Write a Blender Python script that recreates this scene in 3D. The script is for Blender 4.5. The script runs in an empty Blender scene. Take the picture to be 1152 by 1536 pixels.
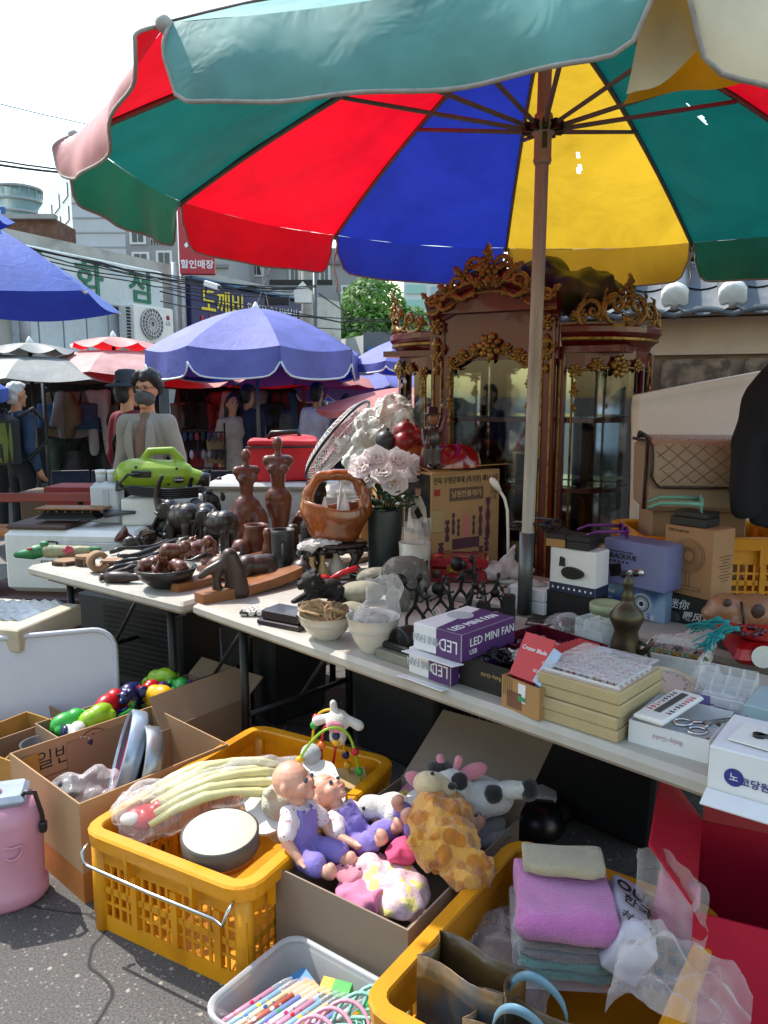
# open air market stall: camera, sky and sun first, then the setting, then the goods
import bpy,bmesh,math,random
from mathutils import Vector,Matrix,Euler,noise
random.seed(7)
PI=math.pi
SC=bpy.context.scene
COL=SC.collection
EYE=1.55
PITCH=math.radians(8.6)
FPX=1153.0
cam=bpy.data.cameras.new('camera')
cam_o=bpy.data.objects.new('camera',cam)
COL.objects.link(cam_o)
cam.sensor_fit='VERTICAL'
cam.sensor_height=36.0
cam.lens=36.0*FPX/1536.0
cam.clip_start=0.05
cam.clip_end=2000
cam_o.location=(0,0,EYE)
cam_o.rotation_euler=(PI/2-PITCH,0,0)
SC.camera=cam_o
SUN_TRAVEL=Vector((1.1,-.84,-2.0)).normalized()
to_sun=-SUN_TRAVEL
wd=bpy.data.worlds.new('World')
SC.world=wd
wd.use_nodes=True
nt=wd.node_tree
nt.nodes.clear()
sky=nt.nodes.new('ShaderNodeTexSky')
sky.sky_type='NISHITA'
sky.sun_disc=False
sky.sun_elevation=math.asin(to_sun.z)
sky.sun_rotation=math.atan2(to_sun.x,to_sun.y)
sky.air_density=2.0
sky.dust_density=1.2
sky.ozone_density=1.0
bg=nt.nodes.new('ShaderNodeBackground')
bg.inputs['Strength'].default_value=0.15
wo=nt.nodes.new('ShaderNodeOutputWorld')
nt.links.new(sky.outputs[0],bg.inputs[0])
nt.links.new(bg.outputs[0],wo.inputs[0])
sl=bpy.data.lights.new('sun','SUN')
sl.energy=2.7
sl.angle=math.radians(.55)
sl.color=(1,.955,.88)
so=bpy.data.objects.new('sun',sl)
COL.objects.link(so)
so.location=(-20,20,40)
so.rotation_euler=SUN_TRAVEL.to_track_quat('-Z','Y').to_euler()
SC.view_settings.view_transform='Standard'
SC.view_settings.look='None'
SC.view_settings.exposure=1.28
SC.view_settings.gamma=1
SC.view_settings.use_curve_mapping=False
SC.cycles.max_bounces=8
SC.cycles.transparent_max_bounces=16
SC.cycles.sample_clamp_indirect=6
_c,_s=math.cos(PITCH),math.sin(PITCH)
def ray(px,py):
 a=(px-576)/FPX;b=-(py-768)/FPX
 return Vector((a,_c+b*_s,-_s+b*_c))
def P(px,py,z=0.0):
 d=ray(px,py);t=(z-EYE)/d.z
 return Vector((d.x*t,d.y*t,z))
def D(px,py,Y):
 d=ray(px,py);t=Y/d.y
 return Vector((d.x*t,Y,EYE+d.z*t))
def mpp(v):
 return(v[1]*_c-(v[2]-EYE)*_s)/FPX
TZ=0.74
def PT(px,py,z=TZ):
 v=P(px,py,z);return v,mpp(v)
def edge(a,b,z=TZ):
 A=P(*a,z);B=P(*b,z);d=B-A
 return A,math.atan2(d.y,d.x),d.length
def lin(h):
 if isinstance(h,str):
  h=h.lstrip('#');h=[int(h[i:i+2],16)/255 for i in(0,2,4)]
  return tuple((c/12.92 if c<=.04045 else((c+.055)/1.055)**2.4)for c in h)
 return tuple(h)
MATS={}
def M(name,col='#808080',rough=.55,metal=0,var=.12,scale=14,bump=0,bscale=60,trans=0,coat=0,sheen=0,col2=None,scale2=6,thr=(.45,.6),alpha=1,stretch=None,kind='noise',emit=0):
 if name in MATS:return MATS[name]
 m=bpy.data.materials.new(name);m.use_nodes=True
 n=m.node_tree.nodes;L=m.node_tree.links
 b=n['Principled BSDF'];out=n['Material Output']
 c=lin(col)
 tc=n.new('ShaderNodeTexCoord');vec=tc.outputs['Object']
 if stretch:
  mp=n.new('ShaderNodeMapping');mp.inputs['Scale'].default_value=stretch
  L.new(vec,mp.inputs[0]);vec=mp.outputs[0]
 nz=n.new('ShaderNodeTexNoise');nz.inputs['Scale'].default_value=scale;nz.inputs['Detail'].default_value=5
 nz.inputs['Roughness'].default_value=.65
 L.new(vec,nz.inputs['Vector'])
 mx=n.new('ShaderNodeMix');mx.data_type='RGBA'
 mx.inputs[6].default_value=(*[v*(1-var)for v in c],1)
 mx.inputs[7].default_value=(*[min(1,v*(1+var))for v in c],1)
 mr=n.new('ShaderNodeMapRange');mr.inputs[1].default_value=.3;mr.inputs[2].default_value=.7
 L.new(nz.outputs['Fac'],mr.inputs[0]);L.new(mr.outputs[0],mx.inputs[0])
 src=mx.outputs[2]
 if col2:
  if kind=='voronoi':
   n2=n.new('ShaderNodeTexVoronoi');o2=n2.outputs['Distance']
  elif kind=='wave':
   n2=n.new('ShaderNodeTexWave');n2.inputs['Distortion'].default_value=3.5;n2.inputs['Detail'].default_value=3;o2=n2.outputs['Fac']
  else:
   n2=n.new('ShaderNodeTexNoise');n2.inputs['Detail'].default_value=6;o2=n2.outputs['Fac']
  n2.inputs['Scale'].default_value=scale2
  L.new(vec,n2.inputs['Vector'])
  r2=n.new('ShaderNodeMapRange');r2.inputs[1].default_value=thr[0];r2.inputs[2].default_value=thr[1]
  L.new(o2,r2.inputs[0])
  m2=n.new('ShaderNodeMix');m2.data_type='RGBA';m2.inputs[7].default_value=(*lin(col2),1)
  L.new(r2.outputs[0],m2.inputs[0]);L.new(src,m2.inputs[6]);src=m2.outputs[2]
 L.new(src,b.inputs['Base Color'])
 rr=n.new('ShaderNodeMapRange');rr.inputs[3].default_value=max(.02,rough-.07);rr.inputs[4].default_value=min(1,rough+.1)
 L.new(nz.outputs['Fac'],rr.inputs[0]);L.new(rr.outputs[0],b.inputs['Roughness'])
 b.inputs['Metallic'].default_value=metal
 b.inputs['Coat Weight'].default_value=coat
 b.inputs['Sheen Weight'].default_value=sheen
 if bump:
  bz=n.new('ShaderNodeTexNoise');bz.inputs['Scale'].default_value=bscale;bz.inputs['Detail'].default_value=4
  L.new(vec,bz.inputs['Vector'])
  bp=n.new('ShaderNodeBump');bp.inputs['Strength'].default_value=bump;bp.inputs['Distance'].default_value=.01
  L.new(bz.outputs['Fac'],bp.inputs['Height']);L.new(bp.outputs[0],b.inputs['Normal'])
 if emit:
  L.new(src,b.inputs['Emission Color']);b.inputs['Emission Strength'].default_value=emit
 if trans:
  t=n.new('ShaderNodeBsdfTranslucent');ms=n.new('ShaderNodeMixShader');ms.inputs[0].default_value=trans
  L.new(src,t.inputs[0]);L.new(b.outputs[0],ms.inputs[1]);L.new(t.outputs[0],ms.inputs[2]);L.new(ms.outputs[0],out.inputs[0])
 if alpha<1:
  t=n.new('ShaderNodeBsdfTransparent');ms=n.new('ShaderNodeMixShader')
  fr=n.new('ShaderNodeLayerWeight');fr.inputs[0].default_value=.25
  ma=n.new('ShaderNodeMapRange');ma.inputs[3].default_value=alpha;ma.inputs[4].default_value=min(1,alpha+.55)
  L.new(fr.outputs['Facing'],ma.inputs[0]);L.new(ma.outputs[0],ms.inputs[0])
  L.new(t.outputs[0],ms.inputs[1]);L.new(b.outputs[0],ms.inputs[2]);L.new(ms.outputs[0],out.inputs[0])
 MATS[name]=m
 return m
def glassy(name,tint='#ffffff',refl=.08):
 if name in MATS:return MATS[name]
 m=bpy.data.materials.new(name);m.use_nodes=True
 n=m.node_tree.nodes;L=m.node_tree.links;n.remove(n['Principled BSDF'])
 t=n.new('ShaderNodeBsdfTransparent');t.inputs[0].default_value=(*lin(tint),1)
 g=n.new('ShaderNodeBsdfGlossy');g.inputs['Roughness'].default_value=.01
 fr=n.new('ShaderNodeFresnel');fr.inputs[0].default_value=1.5
 ad=n.new('ShaderNodeMath');ad.inputs[1].default_value=refl;L.new(fr.outputs[0],ad.inputs[0])
 ms=n.new('ShaderNodeMixShader');L.new(ad.outputs[0],ms.inputs[0]);L.new(t.outputs[0],ms.inputs[1]);L.new(g.outputs[0],ms.inputs[2])
 L.new(ms.outputs[0],n['Material Output'].inputs[0])
 MATS[name]=m
 return m
def Tr(x=0,y=0,z=0,rz=0,rx=0,ry=0,s=1):
 m=Matrix.Translation((x,y,z))@Euler((rx,ry,rz),'XYZ').to_matrix().to_4x4()
 if s!=1:
  m=m@(Matrix.Scale(s,4)if not isinstance(s,(tuple,list))else Matrix.Diagonal((*s,1)))
 return m
I4=Matrix.Identity(4)
class MB:
 def __init__(self):
  self.v=[];self.f=[];self.m=[];self.sm=[]
 def add(self,vs,fs,X=I4,mi=0,smooth=False):
  o=len(self.v)
  self.v+=[X@Vector(p)for p in vs]
  self.f+=[tuple(i+o for i in f)for f in fs]
  self.m+=[mi]*len(fs);self.sm+=[smooth]*len(fs)
  return self
 def box(self,w,d,h,X=I4,mi=0,bev=0,taper=1.0,center=False):
  z0=-h/2 if center else 0
  if not bev:
   vs=[]
   for(z,k)in((z0,taper),(z0+h,1)):
    vs+=[(-w/2*k,-d/2*k,z),(w/2*k,-d/2*k,z),(w/2*k,d/2*k,z),(-w/2*k,d/2*k,z)]
   return self.add(vs,[(3,2,1,0),(4,5,6,7),(0,1,5,4),(1,2,6,5),(2,3,7,6),(3,0,4,7)],X,mi)
  b=min(bev,w*.45,d*.45,h*.45)
  rings=[]
  def ring(z,ins,k):
   hw,hd=w/2*k-ins,d/2*k-ins
   c=b*.6
   return[(-hw+c,-hd,z),(hw-c,-hd,z),(hw,-hd+c,z),(hw,hd-c,z),(hw-c,hd,z),(-hw+c,hd,z),(-hw,hd-c,z),(-hw,-hd+c,z)]
  vs=ring(z0,b,taper)+ring(z0+b,0,taper)+ring(z0+h-b,0,1)+ring(z0+h,b,1)
  fs=[tuple(range(7,-1,-1)),tuple(range(24,32))]
  for r in range(3):
   for i in range(8):
    j=(i+1)%8
    fs.append((r*8+i,r*8+j,r*8+8+j,r*8+8+i))
  return self.add(vs,fs,X,mi)
 def lathe(self,prof,seg=24,X=I4,mi=0,smooth=True,caps=True,sq=(1,1),a0=0,a1=2*PI):
  full=abs(a1-a0-2*PI)<1e-4
  n=seg if full else seg+1
  vs=[]
  for(r,z)in prof:
   for i in range(n):
    a=a0+(a1-a0)*i/seg
    vs.append((r*math.cos(a)*sq[0],r*math.sin(a)*sq[1],z))
  fs=[]
  for k in range(len(prof)-1):
   for i in range(seg):
    j=(i+1)%n
    fs.append((k*n+i,k*n+j,(k+1)*n+j,(k+1)*n+i))
  if caps and full:
   if prof[0][0]>1e-6:fs.append(tuple(range(n-1,-1,-1)))
   if prof[-1][0]>1e-6:fs.append(tuple(range((len(prof)-1)*n,len(prof)*n)))
  return self.add(vs,fs,X,mi,smooth)
 def cyl(self,r,h,X=I4,mi=0,seg=20,r2=None,smooth=True,bev=0):
  r2=r if r2 is None else r2
  if bev:return self.lathe([(r-bev,0),(r,bev),(r2,h-bev),(r2-bev,h)],seg,X,mi,smooth)
  o=len(self.f)
  self.lathe([(r,0),(r2,h)],seg,X,mi,smooth)
  return self
 def tube(self,pts,r,seg=8,mi=0,X=I4,closed=False,cap=True):
  pts=[Vector(p)for p in pts];n=len(pts)
  rs=r if isinstance(r,(list,tuple))else[r]*n
  vs=[];up=None
  for i,p in enumerate(pts):
   if closed:t=pts[(i+1)%n]-pts[i-1]
   else:t=pts[min(i+1,n-1)]-pts[max(i-1,0)]
   if t.length<1e-9:t=Vector((0,0,1))
   t.normalize()
   if up is None:up=t.orthogonal().normalized()
   up=up-t*up.dot(t)
   if up.length<1e-6:up=t.orthogonal()
   up.normalize();w=t.cross(up)
   for k in range(seg):
    a=2*PI*k/seg
    vs.append(p+(up*math.cos(a)+w*math.sin(a))*rs[i])
  fs=[]
  for i in range(n if closed else n-1):
   for k in range(seg):
    j=(k+1)%seg;i2=(i+1)%n
    fs.append((i*seg+k,i*seg+j,i2*seg+j,i2*seg+k))
  if cap and not closed:
   fs.append(tuple(range(seg-1,-1,-1)));fs.append(tuple(range((n-1)*seg,n*seg)))
  return self.add(vs,fs,X,mi,True)
 def ball(self,c,r,X=I4,mi=0,seg=16,rings=10,rot=(0,0,0)):
  r=r if isinstance(r,(tuple,list))else(r,r,r)
  prof=[(math.sin(PI*k/rings),-math.cos(PI*k/rings))for k in range(rings+1)]
  prof[0]=(1e-4,-1);prof[-1]=(1e-4,1)
  return self.lathe(prof,seg,X@Tr(*c,rx=rot[0],ry=rot[1],rz=rot[2],s=r),mi,True)
 def cap(self,a,b,ra,rb=None,X=I4,mi=0,seg=12):
  rb=ra if rb is None else rb
  a=Vector(a);b=Vector(b);d=b-a;L=max(d.length,1e-5)
  q=d.to_track_quat('Z','Y').to_matrix().to_4x4()
  prof=[(ra*math.sin(t),-ra*math.cos(t))for t in(.02,.4,.8,1.2,1.57)]+[(rb*math.cos(t),L+rb*math.sin(t))for t in(0,.4,.8,1.2,1.55)]
  return self.lathe(prof,seg,X@Matrix.Translation(a)@q,mi,True)
 def surf(self,f,nu,nv,X=I4,mi=0,smooth=True,closeu=False):
  vs=[f(i/nu,j/nv)for j in range(nv+1)for i in range(nu+(0 if closeu else 1))]
  n=nu if closeu else nu+1
  fs=[(j*n+i,j*n+(i+1)%n,(j+1)*n+(i+1)%n,(j+1)*n+i)for j in range(nv)for i in range(nu)]
  return self.add(vs,fs,X,mi,smooth)
 def prism(self,poly,h,X=I4,mi=0,smooth=False):
  n=len(poly)
  vs=[(x,y,0)for x,y in poly]+[(x,y,h)for x,y in poly]
  fs=[tuple(range(n-1,-1,-1)),tuple(range(n,2*n))]+[(i,(i+1)%n,n+(i+1)%n,n+i)for i in range(n)]
  return self.add(vs,fs,X,mi,smooth)
 def quad(self,w,h,X=I4,mi=0):
  return self.add([(-w/2,0,-h/2),(w/2,0,-h/2),(w/2,0,h/2),(-w/2,0,h/2)],[(0,1,2,3)],X,mi)
 def mesh(self,name,mats):
  me=bpy.data.meshes.new(name)
  me.from_pydata([tuple(p)for p in self.v],[],self.f)
  for m in(mats if isinstance(mats,(list,tuple))else[mats]):me.materials.append(m)
  me.polygons.foreach_set('material_index',self.m)
  me.polygons.foreach_set('use_smooth',self.sm)
  me.update()
  return me
 def build(self,name,mats,parent=None,X=None,solid=0,shade=True):
  o=bpy.data.objects.new(name,self.mesh(name,mats))
  COL.objects.link(o)
  if parent:o.parent=parent
  if X is not None:o.matrix_local=X
  if solid:
   md=o.modifiers.new('thick','SOLIDIFY');md.thickness=solid;md.offset=0
  return o
 def wob(self,amp,sc,seed=0):
  for i,p in enumerate(self.v):
   self.v[i]=p+noise.noise_vector(p*sc+Vector((seed,seed*2.1,seed*.7)))*amp
  return self
YZX=Matrix(((0,0,1,0),(1,0,0,0),(0,1,0,0),(0,0,0,1)))
TMP=bpy.data.scenes.new('remesh')
def tmp_dg():
 with bpy.context.temp_override(scene=TMP,view_layer=TMP.view_layers[0]):
  dg=bpy.context.evaluated_depsgraph_get()
 dg.update()
 return dg
def remesh(mb,voxel,smooth=3):
 """one continuous skin over overlapping solids"""
 me=mb.mesh('tmp',[])
 o=bpy.data.objects.new('tmp',me)
 TMP.collection.objects.link(o)
 r=o.modifiers.new('r','REMESH');r.mode='VOXEL';r.voxel_size=voxel;r.use_smooth_shade=True
 if smooth:
  s=o.modifiers.new('s','SMOOTH');s.factor=.5;s.iterations=smooth
 dg=tmp_dg()
 me2=bpy.data.meshes.new_from_object(o.evaluated_get(dg),depsgraph=dg)
 out=MB()
 out.v=[v.co.copy()for v in me2.vertices]
 out.f=[tuple(p.vertices)for p in me2.polygons]
 out.m=[0]*len(out.f);out.sm=[True]*len(out.f)
 bpy.data.objects.remove(o);bpy.data.meshes.remove(me);bpy.data.meshes.remove(me2)
 return out
def skin(prims,voxel,smooth=3,wob=None):
 """prims: ('s', centre, r or (rx,ry,rz)[, rot]) | ('c', a, b, ra, rb)"""
 mb=MB()
 for p in prims:
  if p[0]=='s':mb.ball(p[1],p[2],rot=p[3]if len(p)>3 else(0,0,0))
  elif p[0]=='c':mb.cap(p[1],p[2],p[3],p[4]if len(p)>4 else p[3])
  elif p[0]=='t':
   for a,b,ra,rb in zip(p[1][:-1],p[1][1:],p[2][:-1],p[2][1:]):mb.cap(a,b,ra,rb)
  elif p[0]=='b':mb.box(*p[2],Tr(*p[1],rz=p[3]if len(p)>3 else 0),center=True)
 out=remesh(mb,voxel,smooth)
 if wob:out.wob(*wob)
 return out
def mirx(prims):
 out=[]
 fx=lambda v:(-v[0],v[1],v[2])
 for p in prims:
  out.append(p)
  if p[0]=='s':out.append(('s',fx(p[1]),p[2],*(((p[3][0],-p[3][1],-p[3][2]),)if len(p)>3 else())))
  elif p[0]=='c':out.append(('c',fx(p[1]),fx(p[2]),*p[3:]))
  elif p[0]=='t':out.append(('t',[fx(q)for q in p[1]],p[2]))
 return out
def text_mesh(txt,size,ext=.0006,bold=0,align='CENTER',sx=1,shear=0):
 c=bpy.data.curves.new('t','FONT');c.body=txt;c.size=size;c.extrude=ext;c.offset=bold*size
 c.align_x=align;c.align_y='CENTER';c.resolution_u=2;c.shear=shear
 o=bpy.data.objects.new('t',c);TMP.collection.objects.link(o)
 dg=tmp_dg()
 me=bpy.data.meshes.new_from_object(o.evaluated_get(dg),depsgraph=dg)
 mb=MB();mb.v=[Vector((v.co.x*sx,v.co.y,v.co.z))for v in me.vertices];mb.f=[tuple(p.vertices)for p in me.polygons]
 mb.m=[0]*len(mb.f);mb.sm=[False]*len(mb.f)
 bpy.data.objects.remove(o);bpy.data.curves.remove(c);bpy.data.meshes.remove(me)
 return mb
def put_text(name,txt,size,mat,parent,X,bold=0,ext=.0006,sx=1,align='CENTER',shear=0):
 """text lies in the local xy plane of X"""
 return text_mesh(txt,size,ext,bold,align,sx,shear).build(name,mat,parent,X)
def front(x,y,z):
 return Matrix.Translation((x,y,z))@Matrix.Rotation(PI/2,4,'X')
def side_r(x,y,z):
 return Matrix.Translation((x,y,z))@Matrix.Rotation(PI/2,4,'Z')@Matrix.Rotation(PI/2,4,'X')
def side_l(x,y,z):
 return Matrix.Translation((x,y,z))@Matrix.Rotation(-PI/2,4,'Z')@Matrix.Rotation(PI/2,4,'X')
def tag(o,label,cat,group=None,kind=None):
 if label:o['label']=label
 if cat:o['category']=cat
 if group:o['group']=group
 if kind:o['kind']=kind
 return o
def thing(name,label,cat,loc=(0,0,0),rz=0,group=None,rx=0,ry=0):
 o=bpy.data.objects.new(name,None);COL.objects.link(o)
 o.empty_display_size=.05
 o.location=loc;o.rotation_euler=(rx,ry,rz)
 return tag(o,label,cat,group)
def struct(o):
 o['kind']='structure';return o
def dup(root,label=None,loc=None,rz=None,parent=None):
 c=root.copy();COL.objects.link(c)
 if parent:c.parent=parent
 if label:c['label']=label
 if loc is not None:c.location=loc
 if rz is not None:c.rotation_euler=(root.rotation_euler[0],root.rotation_euler[1],rz)
 for ch in list(root.children):dup(ch,parent=c)
 return c
def rnd(a,b):return random.uniform(a,b)
MBLK=M('black plastic','#161617',.35)
MDK=M('dark metal','#2b2b2d',.45,.6)
MGREY=M('grey metal','#5c5e60',.42,.7)
MSTEEL=M('steel','#b9bcc0',.22,1,var=.05)
MWHT=M('white plastic','#dcdbd6',.42,var=.05)
MWOOD=M('carved wood','#5e2f1b',.38,var=.3,scale=30,stretch=(1,1,.25),col2='#3a1a0e',scale2=22,thr=(.5,.75),coat=.25)
MWOOD2=M('light wood','#8a5527',.42,var=.25,scale=18,stretch=(.3,1,1),col2='#5b3214',scale2=16,thr=(.5,.8))
MEBONY=M('ebony','#1f1916',.33,var=.35,scale=40,bump=.15,bscale=90)
MCARD=M('cardboard','#94785e',.85,var=.08,scale=5,bump=.05,bscale=200)
MCARD2=M('tan cardboard','#a27a4b',.85,var=.1,scale=5,bump=.05,bscale=200)
MPAPER=M('white card','#d4d4d6',.6,var=.04)
MINK=M('black ink','#151416',.6,var=.05)
MGOLD=M('gilt wood','#8f7034',.36,.5,var=.35,scale=60,col2='#3a2411',scale2=34,thr=(.5,.72))
MBAG=M('clear plastic bag','#e6e8ea',.12,alpha=.1,bump=.9,bscale=45,var=.02)
MBAG2=M('milky plastic bag','#e2dfde',.16,alpha=.17,bump=.9,bscale=26,var=.03)
MSKIN=M('skin','#b98263',.5,var=.08)
def ground_mat():
 m=bpy.data.materials.new('asphalt');m.use_nodes=True
 n=m.node_tree.nodes;L=m.node_tree.links;b=n['Principled BSDF']
 tc=n.new('ShaderNodeTexCoord')
 def nz(s,d=5):
  q=n.new('ShaderNodeTexNoise');q.inputs['Scale'].default_value=s;q.inputs['Detail'].default_value=d
  L.new(tc.outputs['Object'],q.inputs['Vector']);return q.outputs['Fac']
 def ramp(f,a,b_):
  r=n.new('ShaderNodeMapRange');r.inputs[1].default_value=a;r.inputs[2].default_value=b_;L.new(f,r.inputs[0]);return r.outputs[0]
 def mix(f,x,y):
  q=n.new('ShaderNodeMix');q.data_type='RGBA';L.new(f,q.inputs[0])
  for i,v in((6,x),(7,y)):
   if isinstance(v,str):q.inputs[i].default_value=(*lin(v),1)
   else:L.new(v,q.inputs[i])
  return q.outputs[2]
 base=mix(ramp(nz(2.2),.35,.65),'#555250','#656260')
 base=mix(ramp(nz(160,3),.4,.62),base,'#45423f')
 v=n.new('ShaderNodeTexVoronoi');v.inputs['Scale'].default_value=95;L.new(tc.outputs['Object'],v.inputs['Vector'])
 sp=n.new('ShaderNodeSeparateColor');L.new(v.outputs['Color'],sp.inputs[0])
 a=ramp(sp.outputs[0],.84,.86)
 d=ramp(v.outputs['Distance'],.42,.25)
 mu=n.new('ShaderNodeMath');mu.operation='MULTIPLY';L.new(a,mu.inputs[0]);L.new(d,mu.inputs[1])
 base=mix(mu.outputs[0],base,'#827c74')
 v2=n.new('ShaderNodeTexVoronoi');v2.inputs['Scale'].default_value=38;L.new(tc.outputs['Object'],v2.inputs['Vector'])
 s2=n.new('ShaderNodeSeparateColor');L.new(v2.outputs['Color'],s2.inputs[0])
 m2=n.new('ShaderNodeMath');m2.operation='MULTIPLY';L.new(ramp(s2.outputs[1],.86,.88),m2.inputs[0]);L.new(ramp(v2.outputs['Distance'],.3,.16),m2.inputs[1])
 base=mix(m2.outputs[0],base,'#9a948a')
 base=mix(ramp(nz(.8,6),.58,.68),base,'#474442')
 nd=n.new('ShaderNodeTexNoise');nd.inputs['Scale'].default_value=3;L.new(tc.outputs['Object'],nd.inputs['Vector'])
 va=n.new('ShaderNodeVectorMath');va.operation='MULTIPLY_ADD';va.inputs[1].default_value=(.35,.35,0);L.new(nd.outputs['Color'],va.inputs[0]);L.new(tc.outputs['Object'],va.inputs[2])
 v3=n.new('ShaderNodeTexVoronoi');v3.feature='DISTANCE_TO_EDGE';v3.inputs['Scale'].default_value=1.1;L.new(va.outputs[0],v3.inputs['Vector'])
 base=mix(ramp(v3.outputs['Distance'],.007,.002),base,'#2b2928')
 L.new(base,b.inputs['Base Color']);b.inputs['Roughness'].default_value=.9
 bp=n.new('ShaderNodeBump');bp.inputs['Strength'].default_value=.7;bp.inputs['Distance'].default_value=.004
 L.new(nz(240,4),bp.inputs['Height']);L.new(bp.outputs[0],b.inputs['Normal'])
 return m
g=MB();S_=600
g.add([(-S_,-S_,0),(S_,-S_,0),(S_,S_,0),(-S_,S_,0)],[(0,1,2,3)])
struct(g.build('ground',ground_mat()))
g=MB()
g.box(30,20,.02,Tr(-4,15.2,0))
struct(g.build('market_lane',M('worn concrete','#77736c',.9,var=.2,scale=3,bump=.1)))
MWALL=M('dirty plaster','#a9a8a2',.85,var=.12,scale=3,col2='#6e6c66',scale2=2.2,thr=(.55,.8))
MWALL2=M('grey plaster','#8f9092',.85,var=.1,scale=2,col2='#6e6f70',scale2=1.2,thr=(.55,.8))
MSHADE=M('shop interior shade','#191817',.9,var=.3,scale=3)  # near-black colour stands in for the shade inside shops and stalls
MPIPE=M('grey drain pipe','#a5a9ad',.5,var=.08)
MPANEL=M('pale metal panel','#b3bec2',.5,var=.12,scale=2.5,col2='#8b8c88',scale2=4,thr=(.6,.8))
MRUST=M('rusty iron','#4a3327',.8,.3,var=.4,scale=30)
FAC=Matrix.Translation((-5.06,12,0))@Matrix.Rotation(math.radians(63.9),4,'Z')
shop=thing('market_shop_building','low plastered shop building behind the umbrellas with a green lettered sign','building',FAC.translation,math.radians(63.9))
w=MB();w.box(13.2,3,1.75,Tr(2.4,1.5,2.15));w.build('wall',MWALL,shop)
w=MB();w.box(13.2,.1,2.15,Tr(2.4,1.6,0));w.build('back_wall',MSHADE,shop)
for x in(-4,-1.9,.35,2.62,5.1,8.9):
 w=MB();w.box(.18,.3,2.15,Tr(x,.15,0));w.build('pillar',MWALL2,shop)
w=MB();w.box(13.4,.5,.07,Tr(2.4,.05,2.12));w.build('ledge',MWALL2,shop)
for k in range(5):
 w=MB();w.box(.43,.03,.72,Tr(-.5+k*.46,-.02,2.22));o=w.build('panel',MPANEL,shop)
w=MB();w.box(.5,.04,.5,Tr(-2.2,-.02,2.5));o=w.build('window',M('dark window','#23282b',.15),shop)
w=MB()
for k in range(6):w.tube([(-3+k*.25,-.5,2.25),(-3+k*.25,-.5,2.75)],.012,6)
w.tube([(-3.1,-.5,2.75),(-1.5,-.5,2.75)],.016,6);w.tube([(-3.1,-.5,2.25),(-1.5,-.5,2.25)],.016,6)
w.tube([(-1.6,-.5,2.75),(-1.2,0,2.3)],.016,6);w.build('balcony_rail',MRUST,shop)
sg=MB();sg.box(3.6,.1,.7,Tr(.5,-.12,3.0),bev=.02);s1=sg.build('sign_board',M('faded white sign','#c3ccca',.55,var=.1,scale=2.5,col2='#9aa5a2',scale2=5,thr=(.58,.8)),shop)
MGREEN=M('green sign letters','#1d6b4f',.5,var=.15)
for t,x in(('백',-.5),('화',.62),('점',1.74)):
 put_text('sign_letter',t,.56,MGREEN,s1,front(x,-.185,3.33),bold=.012,ext=.01,sx=1.15)
sg=MB();sg.box(4.1,.12,1.05,Tr(5.1,-.1,2.62),bev=.02);s2=sg.build('sign_board',M('navy sign','#23275c',.5,var=.1),shop)
MYEL=M('yellow lettering','#e0cb2e',.5,var=.05);MWL=M('white lettering','#d9d9dd',.5,var=.05);MRL=M('red lettering','#b9202f',.5,var=.05)
put_text('sign_letter','도깨비',.5,MYEL,s2,front(4.0,-.175,3.3),bold=.015,sx=1.0)
put_text('sign_letter','SHIMANO LAW낚시 전문점',.27,MWL,s2,front(6.05,-.175,3.33),bold=.01,sx=.8)
put_text('sign_letter','낚시',.42,MRL,s2,front(3.7,-.175,2.85),bold=.02,sx=1.1)
sg=MB();sg.box(4.2,.3,.05,Tr(5.1,-.1,3.68));sg.build('sign_cap',M('blue trim','#33658f',.5),shop)
for x,r in((2.55,.05),(2.75,.04),(-.75,.08)):
 p=MB();p.tube([(x,-.2,2.2),(x,-.2,3.0),(x+.02,-.2,3.9)]if x>0 else[(x+.1,-.2,2.2),(x+.1,-.2,2.7),(x-.02,-.16,2.86),(x-.15,-.1,2.9)],r,10);p.build('drain_pipe',MPIPE,shop)
ac=thing('air_conditioner','white outdoor air conditioner unit with round fan grille under the green lettered sign','air conditioner',FAC@Vector((1.72,-.3,2.42)),math.radians(63.9))
b=MB();b.box(.95,.34,.62,bev=.02);b.build('casing',MWHT,ac)
b=MB();b.lathe([(.0,0),(.25,0),(.26,.01),(.26,.03)],28,front(-.08,-.17,.32),caps=False);b.build('fan_shade_disc',M('fan shadow','#7f8385',.5),ac)  # flat disc coloured as the shaded hollow behind the grille
b=MB()
for k in range(20):
 a=2*PI*k/20;b.tube([(-.08+.05*math.cos(a),-.205,.32+.05*math.sin(a)),(-.08+.25*math.cos(a+.35),-.205,.32+.25*math.sin(a+.35))],.006,4)
for r in(.05,.12,.19,.255):b.tube([(-.08+r*math.cos(t*PI/14),-.206,.32+r*math.sin(t*PI/14))for t in range(28)],.006,4,closed=True)
b.build('fan_grille',MWHT,ac)
b=MB();b.cyl(.042,.006,front(.33,-.17,.46));b.build('logo',M('maroon logo','#a21f45',.4),ac)
put_text('logo','LG',.09,M('grey print','#6a6a6e',.5),ac,front(.33,-.175,.36),bold=.01)
b=MB()
for k in range(10):b.box(.08,.012,.035,Tr(-.53,-.1,.06+k*.052))
b.build('side_vent',MDK,ac)
b=MB();b.box(.05,.45,.04,Tr(-.35,.1,-.05));b.box(.05,.45,.04,Tr(.35,.1,-.05));b.build('bracket',MRUST,ac)
q=D(297,412,14.4);hq=D(297,304,14.4).z-q.z
rs=thing('vertical_sign','tall red sign with white Korean letters hanging above the navy sign','sign',(q.x,q.y,q.z),.1)
b=MB();b.box(.62,.14,hq,bev=.01);b.build('board',M('red sign','#a52733',.5,var=.08),rs)
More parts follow.
